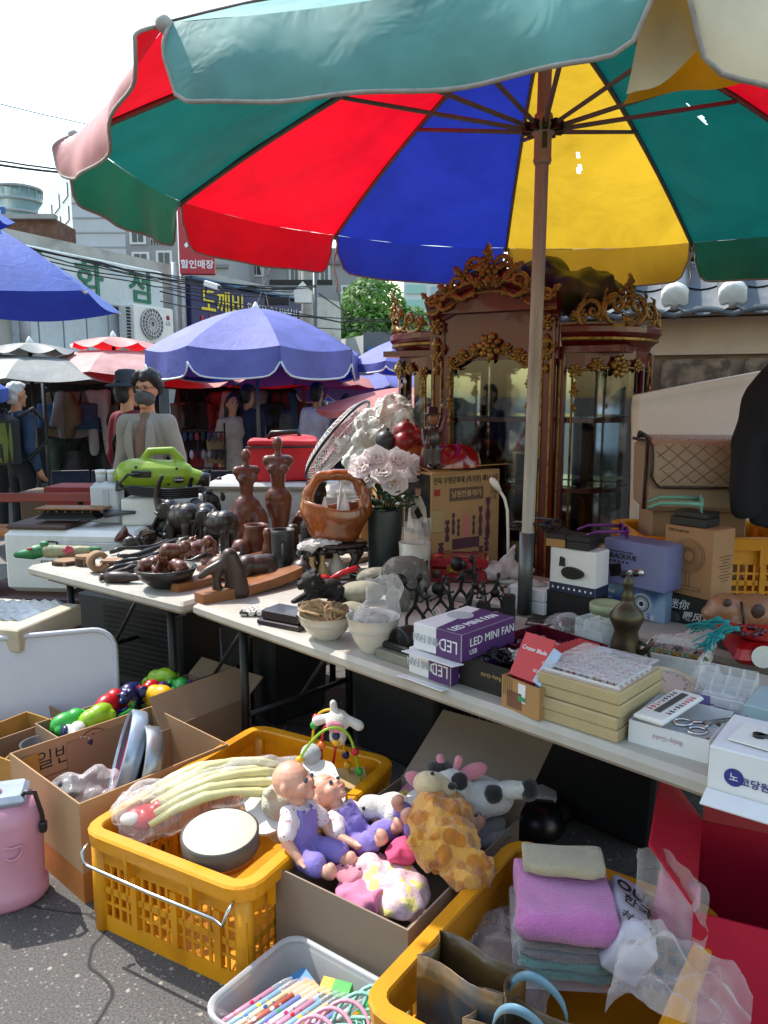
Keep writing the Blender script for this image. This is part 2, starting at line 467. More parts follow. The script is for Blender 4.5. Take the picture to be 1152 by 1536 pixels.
for t,z,s in(('낚',.98,.42),('시',.56,.5),('할인매장',.16,.16)):put_text('letter',t,s,MWL,rs,front(0,-.075,z),bold=.02)
b=MB();b.tube([(-.3,.1,-1.2),(-.3,.1,hq)],.05);b.build('post',MPIPE,rs)
MWIN=M('window glass','#39464e',.12,var=.3,scale=1);MFR=M('window frame','#c9cacb',.5)
def block(name,label,px0,px1,pytop,Y,depth,mat,rz=0,wins=(),pyb=None,cat='building',loc=None):
 a=D(px0,pytop,Y);c=D(px1,pytop,Y);W=c.x-a.x;H=a.z
 t=thing(name,label,cat,(a.x,Y,0),rz)
 b=MB();b.box(W,depth,H,Tr(W/2,depth/2,0));b.build('wall',mat,t)
 for(x,y,w_,h_)in wins:
  v0=D(x,y,Y);m=mpp(v0)
  b=MB();b.box(w_*m+.16,.1,h_*m+.16,Tr(v0.x-a.x,-.02,v0.z),center=True);fr=b.build('window',MFR,t)
  b=MB()
  for s in(-1,1):b.box(w_*m/2-.04,.06,h_*m,Tr(v0.x-a.x+s*w_*m/4,-.06,v0.z),center=True)
  b.build('pane',MWIN,fr)
 return t,a,W,H
MCON=M('grey render','#8e8f92',.85,var=.06,scale=.4,col2='#77787a',scale2=.5,thr=(.5,.8))
t,a,W,H=block('apartment_block','grey rendered apartment block with small windows behind the red vertical sign',178,336,150,30,14,MCON,wins=[(207,350,18,26),(238,342,18,30),(247,392,18,24),(278,392,14,22),(212,395,20,26),(190,400,12,22),(305,340,18,26),(300,255,18,28),(240,290,18,28),(205,300,18,26)])
for k,z in enumerate((6.3,7.9,9.5)):
 b=MB();b.box(W,.1,.12,Tr(W/2,-.06,z));b.build('string_course',M('dark band','#6d7075',.8),t)
b=MB();v0=D(238,352,29.6)
for k in range(7):b.tube([(v0.x-a.x-.3+k*.1,-.3,v0.z-.35),(v0.x-a.x-.3+k*.1,-.3,v0.z+.15)],.015,5)
b.tube([(v0.x-a.x-.32,-.3,v0.z+.15),(v0.x-a.x+.32,-.3,v0.z+.15)],.02,5);b.build('window_railing',MDK,t)
t,a,W,H=block('apartment_block','lower grey apartment block between the big umbrella and the navy sign',331,572,372,36,14,MCON,wins=[(338,405,16,26),(442,412,12,20),(487,412,12,20),(385,400,16,24),(444,465,12,18),(520,440,12,18)])
for z in(5.3,7.4):
 b=MB();b.box(W,.1,.14,Tr(W/2,-.06,z));b.build('string_course',MATS['dark band'],t)
MTILE=M('pale tile cladding','#aab0b8',.4,var=.06,scale=1)
cn=D(104,244,60);ht=cn.z
tw=thing('office_tower','pale grey tiled office tower with a stepped edge of windows left of the apartments','building',(cn.x,60,0),0)
b=MB();b.box(9,20,ht,Tr(4.5,10,0));b.build('wall',MTILE,tw)
b=MB();b.prism([(-.01,0),(-.01,15),(-9,15)],ht);b.build('side_wing',MTILE,tw)
MLINE=M('joint line','#8d949c',.6)
for k in range(14):
 b=MB();b.box(9,.08,.09,Tr(4.5,-.03,ht-.8-k*1.05));b.build('tile_course',MLINE,tw)
for k in range(9):
 for j in range(4):
  b=MB();b.box(2.6,.16,1.0,Tr(-1.3-j*2.05,2.17+j*3.42,ht-1.6-k*1.7,rz=math.radians(121)),center=True);b.build('window',MWIN,tw)
for k in range(8):
 b=MB();b.box(.5,.1,.9,Tr(8.2,-.05,ht-2.4-k*1.6),center=True);b.build('window',MWIN,tw)
c0=D(26,283,150)
rt=thing('round_tower','far round green glass tower with dark rings at the left edge of the sky','building',(c0.x,150,0))
b=MB();b.cyl(4.2,c0.z,seg=36);b.build('wall',M('green grey glass','#6b8587',.2,var=.1,scale=.3),rt)
for k in range(5):
 b=MB();b.lathe([(4.25,0),(4.4,0),(4.4,.5),(4.25,.5)],36,Tr(z=c0.z-.5-k*2.2));b.build('ring',M('tower ring','#8c9498',.5),rt)
b=MB()
for k in range(18):b.box(.15,.15,1.3,Tr(4.3*math.cos(k*PI/9),4.3*math.sin(k*PI/9),c0.z-1.8))
b.tube([(1,0,c0.z),(1,0,c0.z+4)],.08);b.build('crown_post',MATS['tower ring'],rt)
t,a,W,H=block('brick_building','low brown brick building at the left edge below the far round tower',-80,86,330,28,1.6,M('brown brick','#5d4238',.85,var=.2,scale=6,col2='#6f5347',scale2=3))
b=MB();b.box(W,.3,.15,Tr(W/2,-.1,H));b.build('parapet',MWALL2,t)
b=MB();b.box(1.0,.12,.55,Tr(W-2.25,-.12,H-.15));s=b.build('rooftop_sign',M('blue sign','#23509b',.5),t)
put_text('sign_letter','고',.4,MWL,s,front(W-2.0,-.19,H+.12),bold=.02)
t,a,W,H=block('glass_tower','far pale green glass tower above the tree',606,672,396,110,10,M('pale tower wall','#b9c2c4',.5,var=.05))
for k in range(7):
 b=MB();b.box(2.6,.2,1.2,Tr(1.6,-.1,H-2-k*2.0));b.build('window_band',M('green glass','#7fb0aa',.2),t)
 b=MB();b.box(2.0,.2,1.0,Tr(4.8,-.1,H-2-k*2.0));b.build('window_band',M('blue glass','#8da0ab',.2),t)
t,a,W,H=block('low_shop','low grey roofed shop with a blue sign beneath the tree',545,720,498,19,5,M('dark grey cladding','#5c6166',.6))
b=MB();b.prism([(0,-.02),(0,3),(-1.05,2.2)],H-.08,Tr(0,0,0));b.build('side_wall',M('white render','#c4c6c2',.8,var=.1,scale=1.5),t)
b=MB();b.box(1.5,.08,.62,Tr(.85,-.06,H-1.0));s=b.build('sign_board',M('bright blue sign','#2a66ad',.5),t)
put_text('sign_letter','한',.4,MWL,s,front(.38,-.11,H-.7),bold=.02);put_text('sign_letter','대',.4,MWL,s,front(.9,-.11,H-.7),bold=.02)
def leaf_mat(name,col):
 return M(name,col,.55,var=.35,scale=3,trans=.35)
def tree(name,label,base,trunk_h,lobes,n,size,mat,seed=1):
 random.seed(seed)
 t=thing(name,label,'tree',base)
 b=MB();b.tube([(0,0,0),(.05,0,trunk_h*.5),(0,.1,trunk_h)],[.2,.16,.1],10)
 for(c,r)in lobes:b.tube([(0,.05,trunk_h*.55),(c[0]*.5,c[1]*.5,(trunk_h+c[2])/2-.3),(c[0]*.9,c[1]*.9,c[2])],[.1,.06,.02],6)
 b.build('trunk',M('bark','#4a3d31',.9,var=.3,scale=12),t)
 b=MB()
 tot=sum(r**2 for _,r in lobes)
 for(c,r)in lobes:
  for k in range(int(n*r*r/tot)):
   d=Vector((random.gauss(0,1),random.gauss(0,1),random.gauss(0,1))).normalized()
   p=Vector(c)+d*r*(1-abs(random.gauss(0,.16)))*(1+.25*noise.noise(d*2.5+Vector(c)))
   nrm=(d+Vector((rnd(-.8,.8),rnd(-.8,.8),rnd(-.2,.9)))).normalized()
   u=nrm.orthogonal().normalized();u=Matrix.Rotation(rnd(0,6.28),3,nrm)@u;v=nrm.cross(u);s=size*rnd(.6,1.4)
   b.add([p-u*s,p-v*s*.45,p+u*s,p+v*s*.45],[(0,1,2,3)])
 b.build('crown',mat,t)
 return t
tb=D(560,600,24)
tree('leafy_tree','bright green leafy tree rising behind the low shop',(tb.x,24,0),2.2,[((0,0,4.2),1.0),((-.9,.1,3.6),.8),((.9,0,3.5),.85),((.4,.2,3.0),1.0),((-.7,-.3,2.9),.8),((1.5,.2,3.0),.7),((-1.3,0,3.0),.5),((.1,-.4,3.5),.8)],9000,.1,leaf_mat('green leaves','#56812f'),3)
for i,(x,y)in enumerate(((-4.5,-3.5),(-8,1),(-2,-8))):
 tree('street_tree',('leafy street tree left behind the viewer','leafy street tree at the far left of the lane','farthest leafy street tree behind the viewer')[i],(x,y,0),2.5,[((0,0,4.4),1.5),((-1.2,.3,3.9),1.1),((1.1,0,3.8),1.2),((.2,1,3.8),1.1)],1800,.22,leaf_mat('green leaves','#56812f'),10+i)['group']='street trees behind the viewer'
random.seed(11)
def pole(name,label,px,py0,Y,r,top,mat):
 v=D(px,py0,Y);zt=D(px,top,Y).z
 t=thing(name,label,'pole',(v.x,Y,0));b=MB();b.cyl(r,zt,r2=r*.8,seg=14);b.build('shaft',mat,t);return t,zt
t,zt=pole('concrete_pole','round concrete utility pole beside the shops with a bundle of cables',462,560,16.5,.13,250,M('pole concrete','#97938b',.9))
b=MB();b.box(1.3,.08,.1,Tr(-.1,-.15,zt-2.35));b.box(.5,.14,.16,Tr(-.6,-.15,zt-2.75));b.box(.9,.08,.08,Tr(0,-.15,zt-2.0));b.build('crossarm',MDK,t)
t,zt=pole('steel_pole','thin grey steel pole carrying a small house shaped box',474,560,15.5,.05,390,MGREY)
b=MB();z=D(455,455,15.5).z;b.prism([(-.18,0),(.14,0),(.14,.22),(-.02,.4),(-.2,.22)],.25,front(-.2,.1,z));b.build('signal_box',MWHT,t)
t,zt=pole('signal_pole','slim utility pole behind the left blue umbrella',735,560,14,.1,380,M('pole concrete','#97938b',.9))
MWIRE=M('black cable','#1a1a1c',.6)
def wire(a,c,sag,r,label,n=1):
 b=MB()
 A=D(*a);Cc=D(*c)
 for k in range(n):
  off=Vector((0,rnd(-.05,.05),rnd(-.12,.12)if n>1 else 0))
  b.tube([A.lerp(Cc,i/14)+off+Vector((0,0,-sag*rnd(.9,1.15)*4*(i/14)*(1-i/14)))for i in range(15)],r,5)
 o=b.build('overhead_cable',MWIRE);return tag(o,label,'cable','overhead cables')
wire((-60,140,11),(150,190,14),.02,.008,'single thin cable crossing the pale sky at the upper left')
wire((-60,230,11),(180,262,13),.03,.014,'upper of the two thick cables left of the pink valance')
wire((-60,238,10.6),(200,268,13),.03,.018,'lower of the two thick cables left of the pink valance')
wire((-60,355,9.8),(470,440,15.9),.18,.010,'bundle of cables sagging across the green lettered sign',5)
wire((60,372,12),(474,432,15.4),.25,.008,'second cable bundle above the navy sign',4)
wire((240,440,12),(700,470,17),.3,.010,'cable bundle running past the tree',4)
wire((478,440,15.6),(640,512,18),.2,.012,'loose cable drooping from the steel pole in front of the tree')
wire((370,300,17),(405,470,14.5),.02,.01,'slanted stay cable below the red umbrella panel')
wire((430,330,17),(380,470,14.5),.02,.01,'steep stay cable crossing the lower apartment block')
wire((485,330,15.8),(520,500,14.5),.02,.012,'hanging cable right of the steel pole')
v=D(318,428,12.5);cc=thing('security_camera','small white security camera on a bracket beside the red vertical sign','security camera',v,-.4)
b=MB();b.box(.26,.09,.09,Tr(ry=.3),bev=.01,center=True);b.build('housing',MWHT,cc)
b=MB();b.tube([(-.1,0,0),(-.2,.1,-.1),(-.2,.4,-.1)],.015);b.build('bracket',MDK,cc)
b=MB();b.cyl(.03,.02,Tr(.13,0,-.04,ry=PI/2));b.build('lens',MBLK,cc)
TW=Matrix.Translation((1.2,5.0,0))@Matrix.Rotation(-.34,4,'Z')
tw=thing('tiled_wall','old plastered stone wall with a grey tile roof at the right behind the cabinet','wall',TW.translation,-.34)
MPLA=M('old wall plaster','#a08c75',.9,var=.15,scale=4,bump=.2,bscale=20,col2='#7f6f5f',scale2=3,thr=(.5,.75))
EZ=2.03
b=MB();b.box(4.2,.5,EZ-.1,Tr(1.7,.36,0));b.build('core',MPLA,tw)
b=MB();b.box(4.2,.55,.22,Tr(1.7,.33,EZ-.23));b.build('plaster_band',M('pale plaster','#c2ab92',.9,var=.1,scale=5,bump=.15,bscale=15),tw)
MSTN=M('rough brown stone','#85725e',.9,var=.3,scale=14,bump=.6,bscale=25,col2='#55483c',scale2=9,thr=(.45,.6))
stones=[]
for r in range(4):
 for k in range(9):
  b=MB();b.box(.4,.1,.24,Tr(-.2+k*.47+(r%2)*.2,.06,EZ-.5-r*.3),bev=.025);b.wob(.012,8,k+r*9);b.build('stone',MSTN,tw)
MRT=M('grey roof tile','#4d5257',.55,var=.2,scale=9,col2='#6d7276',scale2=5,thr=(.5,.8));MCAPW=M('white lime plaster','#c9c6bf',.85,var=.08,scale=20,bump=.3)
pitch=.315
cover=MB();cover.lathe([(.078,0),(.078,.46),(.07,.46)],14,Tr(rx=-PI/2),a0=PI,a1=2*PI,caps=False)
pan=MB();pan.surf(lambda u,v:((u-.5)*.27,v*.5,.045*(2*u-1)**2),8,1)
cm=cover.mesh('cover_tile',MRT);pm=pan.mesh('pan_tile',MRT)
capb=MB();capb.lathe([(.001,0),(.045,.002),(.068,.008),(.079,.02),(.081,.07)],16,Tr(rx=-PI/2),caps=False);capb.wob(.006,25);cpm=capb.mesh('plaster_cap',MCAPW)
slope=math.radians(27)
def at_slope(x,d,lift=0):return Tr(x,-.12+d*math.cos(slope),EZ+lift+d*math.sin(slope),rx=slope)
def inst(nm,me,par,X):
 o=bpy.data.objects.new(nm,me);COL.objects.link(o);o.parent=par;o.matrix_local=X;return o
for k in range(13):
 x=-.35+k*pitch
 for r in range(2):
  inst('cover_tile',cm,tw,at_slope(x,r*.42,.085+r*.008))
  inst('pan_tile',pm,tw,at_slope(x+pitch/2,-.06+r*.4,.01+r*.012))
 inst('plaster_cap',cpm,tw,at_slope(x,-.02,.09))
lp=MB();lp.surf(lambda u,v:(-.4+u*4.2,-.17,EZ-.0+.035*abs(math.sin((u*4.2-.05)/pitch*PI))-v*.035),160,1)
o=lp.build('eave_lip',MRT,tw,solid=.02)
for r in range(4):
 for k in range(9):
  b=MB();b.box(.47,.34-r*.03,.045,Tr(-.1+k*.48+(r%2)*.22,.78,EZ+.3+r*.065,rx=.1*rnd(-1,1)*.3,ry=rnd(-.02,.02)),bev=.012);b.build('ridge_tile',MRT,tw)
b=MB();b.tube([(-.5,.78,EZ+.6),(4,.78,EZ+.6)],.1,12);b.build('ridge_cover',MRT,tw)
b=MB();b.tube([(-.5,.55,EZ+.3),(4,.55,EZ+.3)],.075,12);b.build('ridge_roll',MRT,tw)
b=MB();b.prism([(-.1,EZ),(.55,EZ),(.55,EZ+.33)],4.2,Tr(-.4)@YZX);b.build('roof_bed',MPLA,tw)
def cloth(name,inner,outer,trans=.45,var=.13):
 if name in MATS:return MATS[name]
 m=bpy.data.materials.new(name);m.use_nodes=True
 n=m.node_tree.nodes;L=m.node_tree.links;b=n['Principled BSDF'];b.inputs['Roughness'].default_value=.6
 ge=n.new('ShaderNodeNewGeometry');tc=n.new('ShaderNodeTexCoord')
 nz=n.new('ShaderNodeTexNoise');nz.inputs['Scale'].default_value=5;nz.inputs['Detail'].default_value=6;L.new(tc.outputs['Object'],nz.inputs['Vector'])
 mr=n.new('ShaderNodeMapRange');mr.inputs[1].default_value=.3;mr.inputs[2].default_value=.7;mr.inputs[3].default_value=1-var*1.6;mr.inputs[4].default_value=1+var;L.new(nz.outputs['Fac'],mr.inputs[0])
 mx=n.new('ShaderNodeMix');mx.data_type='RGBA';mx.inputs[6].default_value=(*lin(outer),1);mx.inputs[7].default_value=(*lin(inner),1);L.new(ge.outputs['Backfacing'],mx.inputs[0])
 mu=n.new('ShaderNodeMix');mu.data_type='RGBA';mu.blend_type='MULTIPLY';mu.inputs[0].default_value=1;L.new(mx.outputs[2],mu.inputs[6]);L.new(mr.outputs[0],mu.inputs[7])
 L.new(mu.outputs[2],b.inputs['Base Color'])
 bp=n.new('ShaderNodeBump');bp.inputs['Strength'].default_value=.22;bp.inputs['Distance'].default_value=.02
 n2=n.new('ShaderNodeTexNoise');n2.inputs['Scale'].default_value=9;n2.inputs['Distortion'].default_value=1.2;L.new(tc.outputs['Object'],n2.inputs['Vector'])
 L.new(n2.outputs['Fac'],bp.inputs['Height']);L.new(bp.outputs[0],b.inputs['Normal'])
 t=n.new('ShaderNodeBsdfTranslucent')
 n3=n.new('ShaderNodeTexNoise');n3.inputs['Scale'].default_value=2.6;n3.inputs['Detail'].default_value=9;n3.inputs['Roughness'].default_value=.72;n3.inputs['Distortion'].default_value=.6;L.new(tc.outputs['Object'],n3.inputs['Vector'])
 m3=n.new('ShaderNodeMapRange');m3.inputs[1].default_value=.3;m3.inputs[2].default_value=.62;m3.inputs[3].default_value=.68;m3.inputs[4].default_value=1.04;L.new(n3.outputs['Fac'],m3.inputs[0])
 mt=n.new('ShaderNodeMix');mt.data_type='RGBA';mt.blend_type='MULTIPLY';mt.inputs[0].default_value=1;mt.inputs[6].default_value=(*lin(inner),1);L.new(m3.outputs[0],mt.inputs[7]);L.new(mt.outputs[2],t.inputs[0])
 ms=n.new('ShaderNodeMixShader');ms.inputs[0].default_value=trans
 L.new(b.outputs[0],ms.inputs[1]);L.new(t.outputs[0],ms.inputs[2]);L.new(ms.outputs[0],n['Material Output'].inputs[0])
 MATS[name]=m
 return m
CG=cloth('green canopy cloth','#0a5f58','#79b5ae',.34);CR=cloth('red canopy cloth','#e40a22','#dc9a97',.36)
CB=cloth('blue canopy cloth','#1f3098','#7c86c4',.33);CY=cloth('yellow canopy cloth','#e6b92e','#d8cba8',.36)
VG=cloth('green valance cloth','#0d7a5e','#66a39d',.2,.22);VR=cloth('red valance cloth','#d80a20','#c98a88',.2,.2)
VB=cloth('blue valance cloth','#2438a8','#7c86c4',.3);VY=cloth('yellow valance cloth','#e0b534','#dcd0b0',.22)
MTRIM=M('frayed hem binding','#9a928a',.8,var=.25,scale=30);MWEB=M('seam binding','#4c3a34',.8)
MPOLE=M('weathered pole','#a09a92',.5,.2,var=.2,scale=8,stretch=(1,1,.2),col2='#7d6558',scale2=7,thr=(.5,.7))
MRIB=M('rib wood grey','#6f6359',.6,var=.2)
UC=Vector((.546,2.8,2.288));UR=1.51;UTX,UTY=-.032,.035;UA=1.497+PI;UH=.56
umb=thing('market_parasol','big red blue yellow and green market parasol over the stall with a torn patched canopy','parasol',(.531,2.8,0))
UO=Vector((.531,2.8,0))
def up(a,r,dz=0):
 x=UR*r*math.cos(a);y=UR*r*math.sin(a)
 return UC-UO+Vector((x,y,UTX*x+UTY*y+UH*(1-r**1.45)+dz))
seqc=[CG,CR,CG,CR,CB,CY,CG,CR,CB,CY]
da=2*PI/10
random.seed(5)
for k in range(10):
 a0=UA-da*k;a1=a0-da
 def pan_f(u,v):
  p0=up(a0,max(v,.004));p1=up(a1,max(v,.004));p=p1.lerp(p0,u)
  w=math.sin(u*PI)
  p.z-=.028*w*v*(1-v)*4*.5+.018*w*v*v
  p.z+=.006*noise.noise(p*6)
  return p
 pg=lambda u,v:pan_f(1-u,v)
 b=MB();b.surf(pg,14,16)
 if k in(5,6):
  hc={5:(.47,.62),6:(.62,.52)}[k];keep=[]
  for f in b.f:
   keep.append(f)
  b2=MB();b2.surf(pg,70,80);b2f=[];
  for f in b2.f:
   i=f[0];u=(i%71)/70;v=(i//71)/80
   d=math.hypot((u-hc[0])*1.1,(v-hc[1])*1.0)+.012*noise.noise(Vector((u*40,v*40,k)))
   d2=math.hypot((u-hc[0]-.01),(v-hc[1]+.05))*1.4
   if d>.021 and d2>.018:b2f.append(f)
  b2.f=b2f;b2.m=[0]*len(b2f);b2.sm=[True]*len(b2f);b=b2
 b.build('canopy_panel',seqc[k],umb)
 fl={0:.03,1:.05,9:.05}.get(k,.02);Lh={0:.165,1:.14,9:.2}.get(k,.185)
 out=Vector((math.cos((a0+a1)/2),math.sin((a0+a1)/2),0))
 def val_f(u,v):
  uu=.012+u*.976
  p=up(a1,1).lerp(up(a0,1),uu);p.z-=.018*math.sin(uu*PI)+.0
  e=min(u,1-u)/.09
  ln=Lh*(1 if e>=1 else .45+.55*math.sqrt(max(0,1-(1-e)**2)))
  if k==1:ln*=.9+.25*math.sin(u*5)
  wv=math.sin(u*17+k*2)*.012+math.sin(u*7+k)*.012
  ins=1-.05*v*max(0,1-e)if e<1 else 1
  q=p+out*(fl*math.sin(v*1.9)+wv*v)-Vector((0,0,ln*v))
  return q
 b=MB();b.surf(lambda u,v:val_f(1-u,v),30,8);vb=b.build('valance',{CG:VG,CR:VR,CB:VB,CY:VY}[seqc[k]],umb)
 hem=[val_f(i/30,1)for i in range(31)]
 e0=[val_f(0,1-j/8)for j in range(8,0,-1)];e1=[val_f(1,1-j/8)for j in range(1,9)]
 b=MB();b.tube([val_f(0,j/8)for j in range(8)]+hem+[val_f(1,1-j/8)for j in range(1,9)],.0045,5);b.build('hem',MTRIM,vb)
 b=MB();b.tube([up(a0,i/10+.005,-.012)for i in range(11)],.008,6);b.build('rib',MRIB,umb)
 b=MB();b.tube([up(a0,i/14+.005,-.002)for i in range(15)],.006,5);b.build('seam',MWEB,umb)
 hubp=Vector((.546,2.8,2.455))-UO+Vector((.045*math.cos(a0),.045*math.sin(a0),.0))
 b=MB();b.tube([hubp,up(a0,.5,-.02)],.008,6);sb=b.build('strut',MRIB,umb)
 b=MB();b.box(.05,.02,.03,Matrix.Translation(hubp)@Matrix.Rotation(a0,4,'Z'),center=True);b.build('joint',MBLK,sb)
 b=MB();b.ball(up(a0,1.005,0),.017);b.build('rib_tip',M('grey rib cap','#a3a09b',.6),umb)
b=MB();b.tube([(-.012,0,0),(.0,0,.92),(.012,0,2.0),(.016,0,2.84)],.0235,16);b.build('pole',MPOLE,umb)
b=MB();X=Tr(.0145,0,2.36);b.lathe([(.028,-.02),(.032,-.01),(.03,.0),(.03,.07),(.045,.085),(.05,.1),(.035,.12),(.03,.14)],18,X)
b.build('runner',M('runner tan plastic','#a18a72',.5),umb)
b=MB();b.box(.015,.01,.05,Tr(.0145,-.031,2.385));b.build('catch',MBLK,umb)
b=MB();b.tube([(-.004,0,.74),(-.002,0,1.05)],.0275,16);b.build('sleeve',MGREY,umb)
b=MB();b.lathe([(.24,0),(.25,.03),(.22,.07),(.05,.1),(.04,.2),(.03,.2)],20,Tr(-.012));b.build('base',MDK,umb)
cord=up(UA-da*6,1.0)
b=MB();b.tube([cord+Vector((0,0,-i*.04))+Vector((.006*math.sin(i*2),0,0))for i in range(6)],.004,5);b.build('tie_cord',M('dirty cord','#b9b0a0',.9),umb)
cord=up(UA-da*4,1.0)
b=MB();b.tube([cord+Vector((.01*math.sin(i*1.3),0,-i*.04))for i in range(8)],.005,5);b.build('tie_cord',MATS['dirty cord'],umb)
def flap_of(pts,Y,bow,nm,n=12):
 q=[D(px,py,Y+dy)-UO for px,py,dy in pts]
 b=MB();b.surf(lambda u,v:q[0].lerp(q[1],u).lerp(q[3].lerp(q[2],u),v)+Vector((0,bow*math.sin(u*PI)*v+.012*math.sin(u*8+v*3),.01*math.sin(u*7)*v)),n,n);return b.build(nm,VY,umb)
flap_of(((1110,-40,.05),(978,-40,0),(936,152,0),(1068,84,.03)),1.36,-.05,'loose_flap')
flap_of(((1114,124,.1),(938,153,.03),(990,60,.05),(1075,70,.12)),1.4,.02,'loose_flap')
def parasol(label,loc,R,rim,rise,N,colm,phase=0,val=.16,scal=True,tier=False,group='market parasols over the far stalls',trim=None,polem=MGREY,tilt=(0,0),name='stall_parasol'):
 t=thing(name,label,'parasol',loc,0,group)
 def pt(a,r,dz=0,k=1.6):
  x=R*r*math.cos(a);y=R*r*math.sin(a)
  return Vector((x,y,rim+tilt[0]*x+tilt[1]*y+rise*(1-r**k)+dz))
 d=2*PI/N
 r0=.36 if tier else .004
 for k in range(N):
  a0=phase-d*k;a1=a0-d
  def pf(u,v):
   r=r0+(1-r0)*v
   p=pt(a1,r).lerp(pt(a0,r),u);p.z-=.07*R*math.sin(u*PI)*v*v*(0.5 if N>5 else .8);return p
  b=MB();b.surf(lambda u,v:pf(1-u,v),8,8);b.build('canopy_panel',colm,t)
  if tier:
   def pf2(u,v):
    r=.004+.44*v;p=pt(a1,r,.1*R).lerp(pt(a0,r,.1*R),u);p.z-=.05*R*math.sin(u*PI)*v*v;return p
   b=MB();b.surf(lambda u,v:pf2(1-u,v),6,5);b.build('vent_panel',colm,t)
  if val:
   out=Vector((math.cos((a0+a1)/2),math.sin((a0+a1)/2),0))
   def vf(u,v):
    p=pt(a1,1).lerp(pt(a0,1),u);p.z-=.07*R*math.sin(u*PI)*(.5 if N>5 else .8)
    ln=val*((.55+.45*min(1,min(u,1-u)/.14)**.5)if scal else 1)
    return p+out*.015*math.sin(u*9+k)*v-Vector((0,0,ln*v))
   b=MB();b.surf(lambda u,v:vf(1-u,v),16,3);vb=b.build('valance',colm,t)
   if trim:
    b=MB();b.tube([vf(i/16,1)for i in range(17)],.011,4);b.build('piping',trim,vb)
  b=MB();b.tube([pt(a0,r0+i*(1-r0)/6,-.015)for i in range(7)],.012,5);b.tube([(0,0,rim+rise*.25),pt(a0,.5,-.02)],.01,5);b.build('rib',polem,t)
 b=MB();b.cyl(.022,rim+rise,seg=12);b.build('pole',polem,t)
 b=MB();b.lathe([(.28,0),(.28,.06),(.05,.1),(.04,.2)],18);b.build('base',MDK,t)
 b=MB();b.lathe([(.05,0),(.03,.05),(.012,.08),(.001,.09)],10,Tr(z=rim+rise+(.1*R if tier else 0)-.02));b.build('finial',MWHT,t)
 return t
PB=cloth('periwinkle canopy cloth','#24349a','#6c70b8',.3);PN=cloth('royal blue canopy cloth','#1c2d84','#4a64b6',.25)
PR=cloth('faded red canopy cloth','#d0101c','#e0aaa4',.4);PR2=cloth('red pink canopy cloth','#d0101c','#dd8d86',.4);PGY=cloth('grey canopy cloth','#4a4b47','#8b8c88',.2)
MPIP=M('white piping','#cfd0d4',.6)
q=D(385,530,8.5)
parasol('periwinkle blue round parasol with white piping right of the woman in the beige jacket',(q.x,8.5,0),1.16,2.02,.46,8,PB,.35,.27,True,False,trim=MPIP)
q=D(-108,440,5.4)
parasol('bright blue square cornered parasol at the left edge above the old man',(q.x,5.4,0),1.33,2.2,.62,6,PN,-.35,0,tier=True,polem=MPIP)
q=D(48,570,8.6)
parasol('grey two tier parasol above the old man with the backpack',(q.x,8.6,0),1.05,1.72,.3,8,PGY,.2,0,tier=True)
q=D(172,550,9.2)
parasol('faded red two tier parasol behind the woman in the beige jacket',(q.x,9.2,0),1.12,1.8,.32,8,PR,.1,0,tier=True)
q=D(335,560,10.6)
parasol('pinkish red parasol between the woman and the blue parasol pole',(q.x,10.6,0),1.3,1.68,.3,8,PR2,.3,0)
q=D(455,560,9.8)
parasol('pale red parasol above the man in the white shirt',(q.x,9.8,0),1.0,1.68,.28,8,PR2,.0,0,tier=False)
q=D(562,570,10.5)
parasol('low blue parasol with white piping right of the man in the white shirt',(q.x,10.5,0),1.05,1.66,.27,8,PB,.2,.16,True,False,trim=MPIP)
q=D(615,540,9)
parasol('blue parasol half hidden behind the left wing of the cabinet',(q.x,9,0),.7,1.92,.3,6,PB,.1,.1,trim=MPIP)
q=D(610,600,8.2)
parasol('lowest red parasol partly behind the cabinet and the plastic bags',(q.x,8.2,0),.95,1.42,.22,8,PR2,.1,.06)
q=D(-78,570,7.2)
parasol('dark blue parasol edge just entering at the far left',(q.x,7.2,0),.5,1.62,.2,6,PN,.3,.12)
q=D(235,552,11.5)
parasol('pale blue parasol peeking out behind the red ones',(q.x,11.5,0),.7,1.85,.35,6,PB,.3,.1)
MHAIRB=M('black hair','#141214',.5,var=.3,scale=60,bump=.6,bscale=70);MHAIRW=M('white hair','#b9b7b3',.6,var=.15,scale=60,bump=.6,bscale=70)
def hand_prims(w,d,flip=1):
 """palm and five separate fingers from wrist w along d"""
 w=Vector(w);d=Vector(d).normalized();s=d.cross(Vector((0,1,.3))).normalized()*flip;n=s.cross(d)
 b=MB();b.cap(w,w+d*.06,.028,.03)
 for k,L_ in enumerate((.06,.072,.066,.05)):
  r=w+d*.075+s*(k-1.5)*.021;m=r+d*L_*.55+n*.008;b.cap(r,m,.0105,.0095);b.cap(m,m+(d*.8+n*.6).normalized()*L_*.5,.0095,.0075)
 r=w+d*.025-s*.03;b.cap(r,r+(d*.6-s).normalized()*.035,.013,.011);b.cap(r+(d*.6-s).normalized()*.035,r+(d*1.2-s*.9).normalized()*.062,.011,.009)
 return b
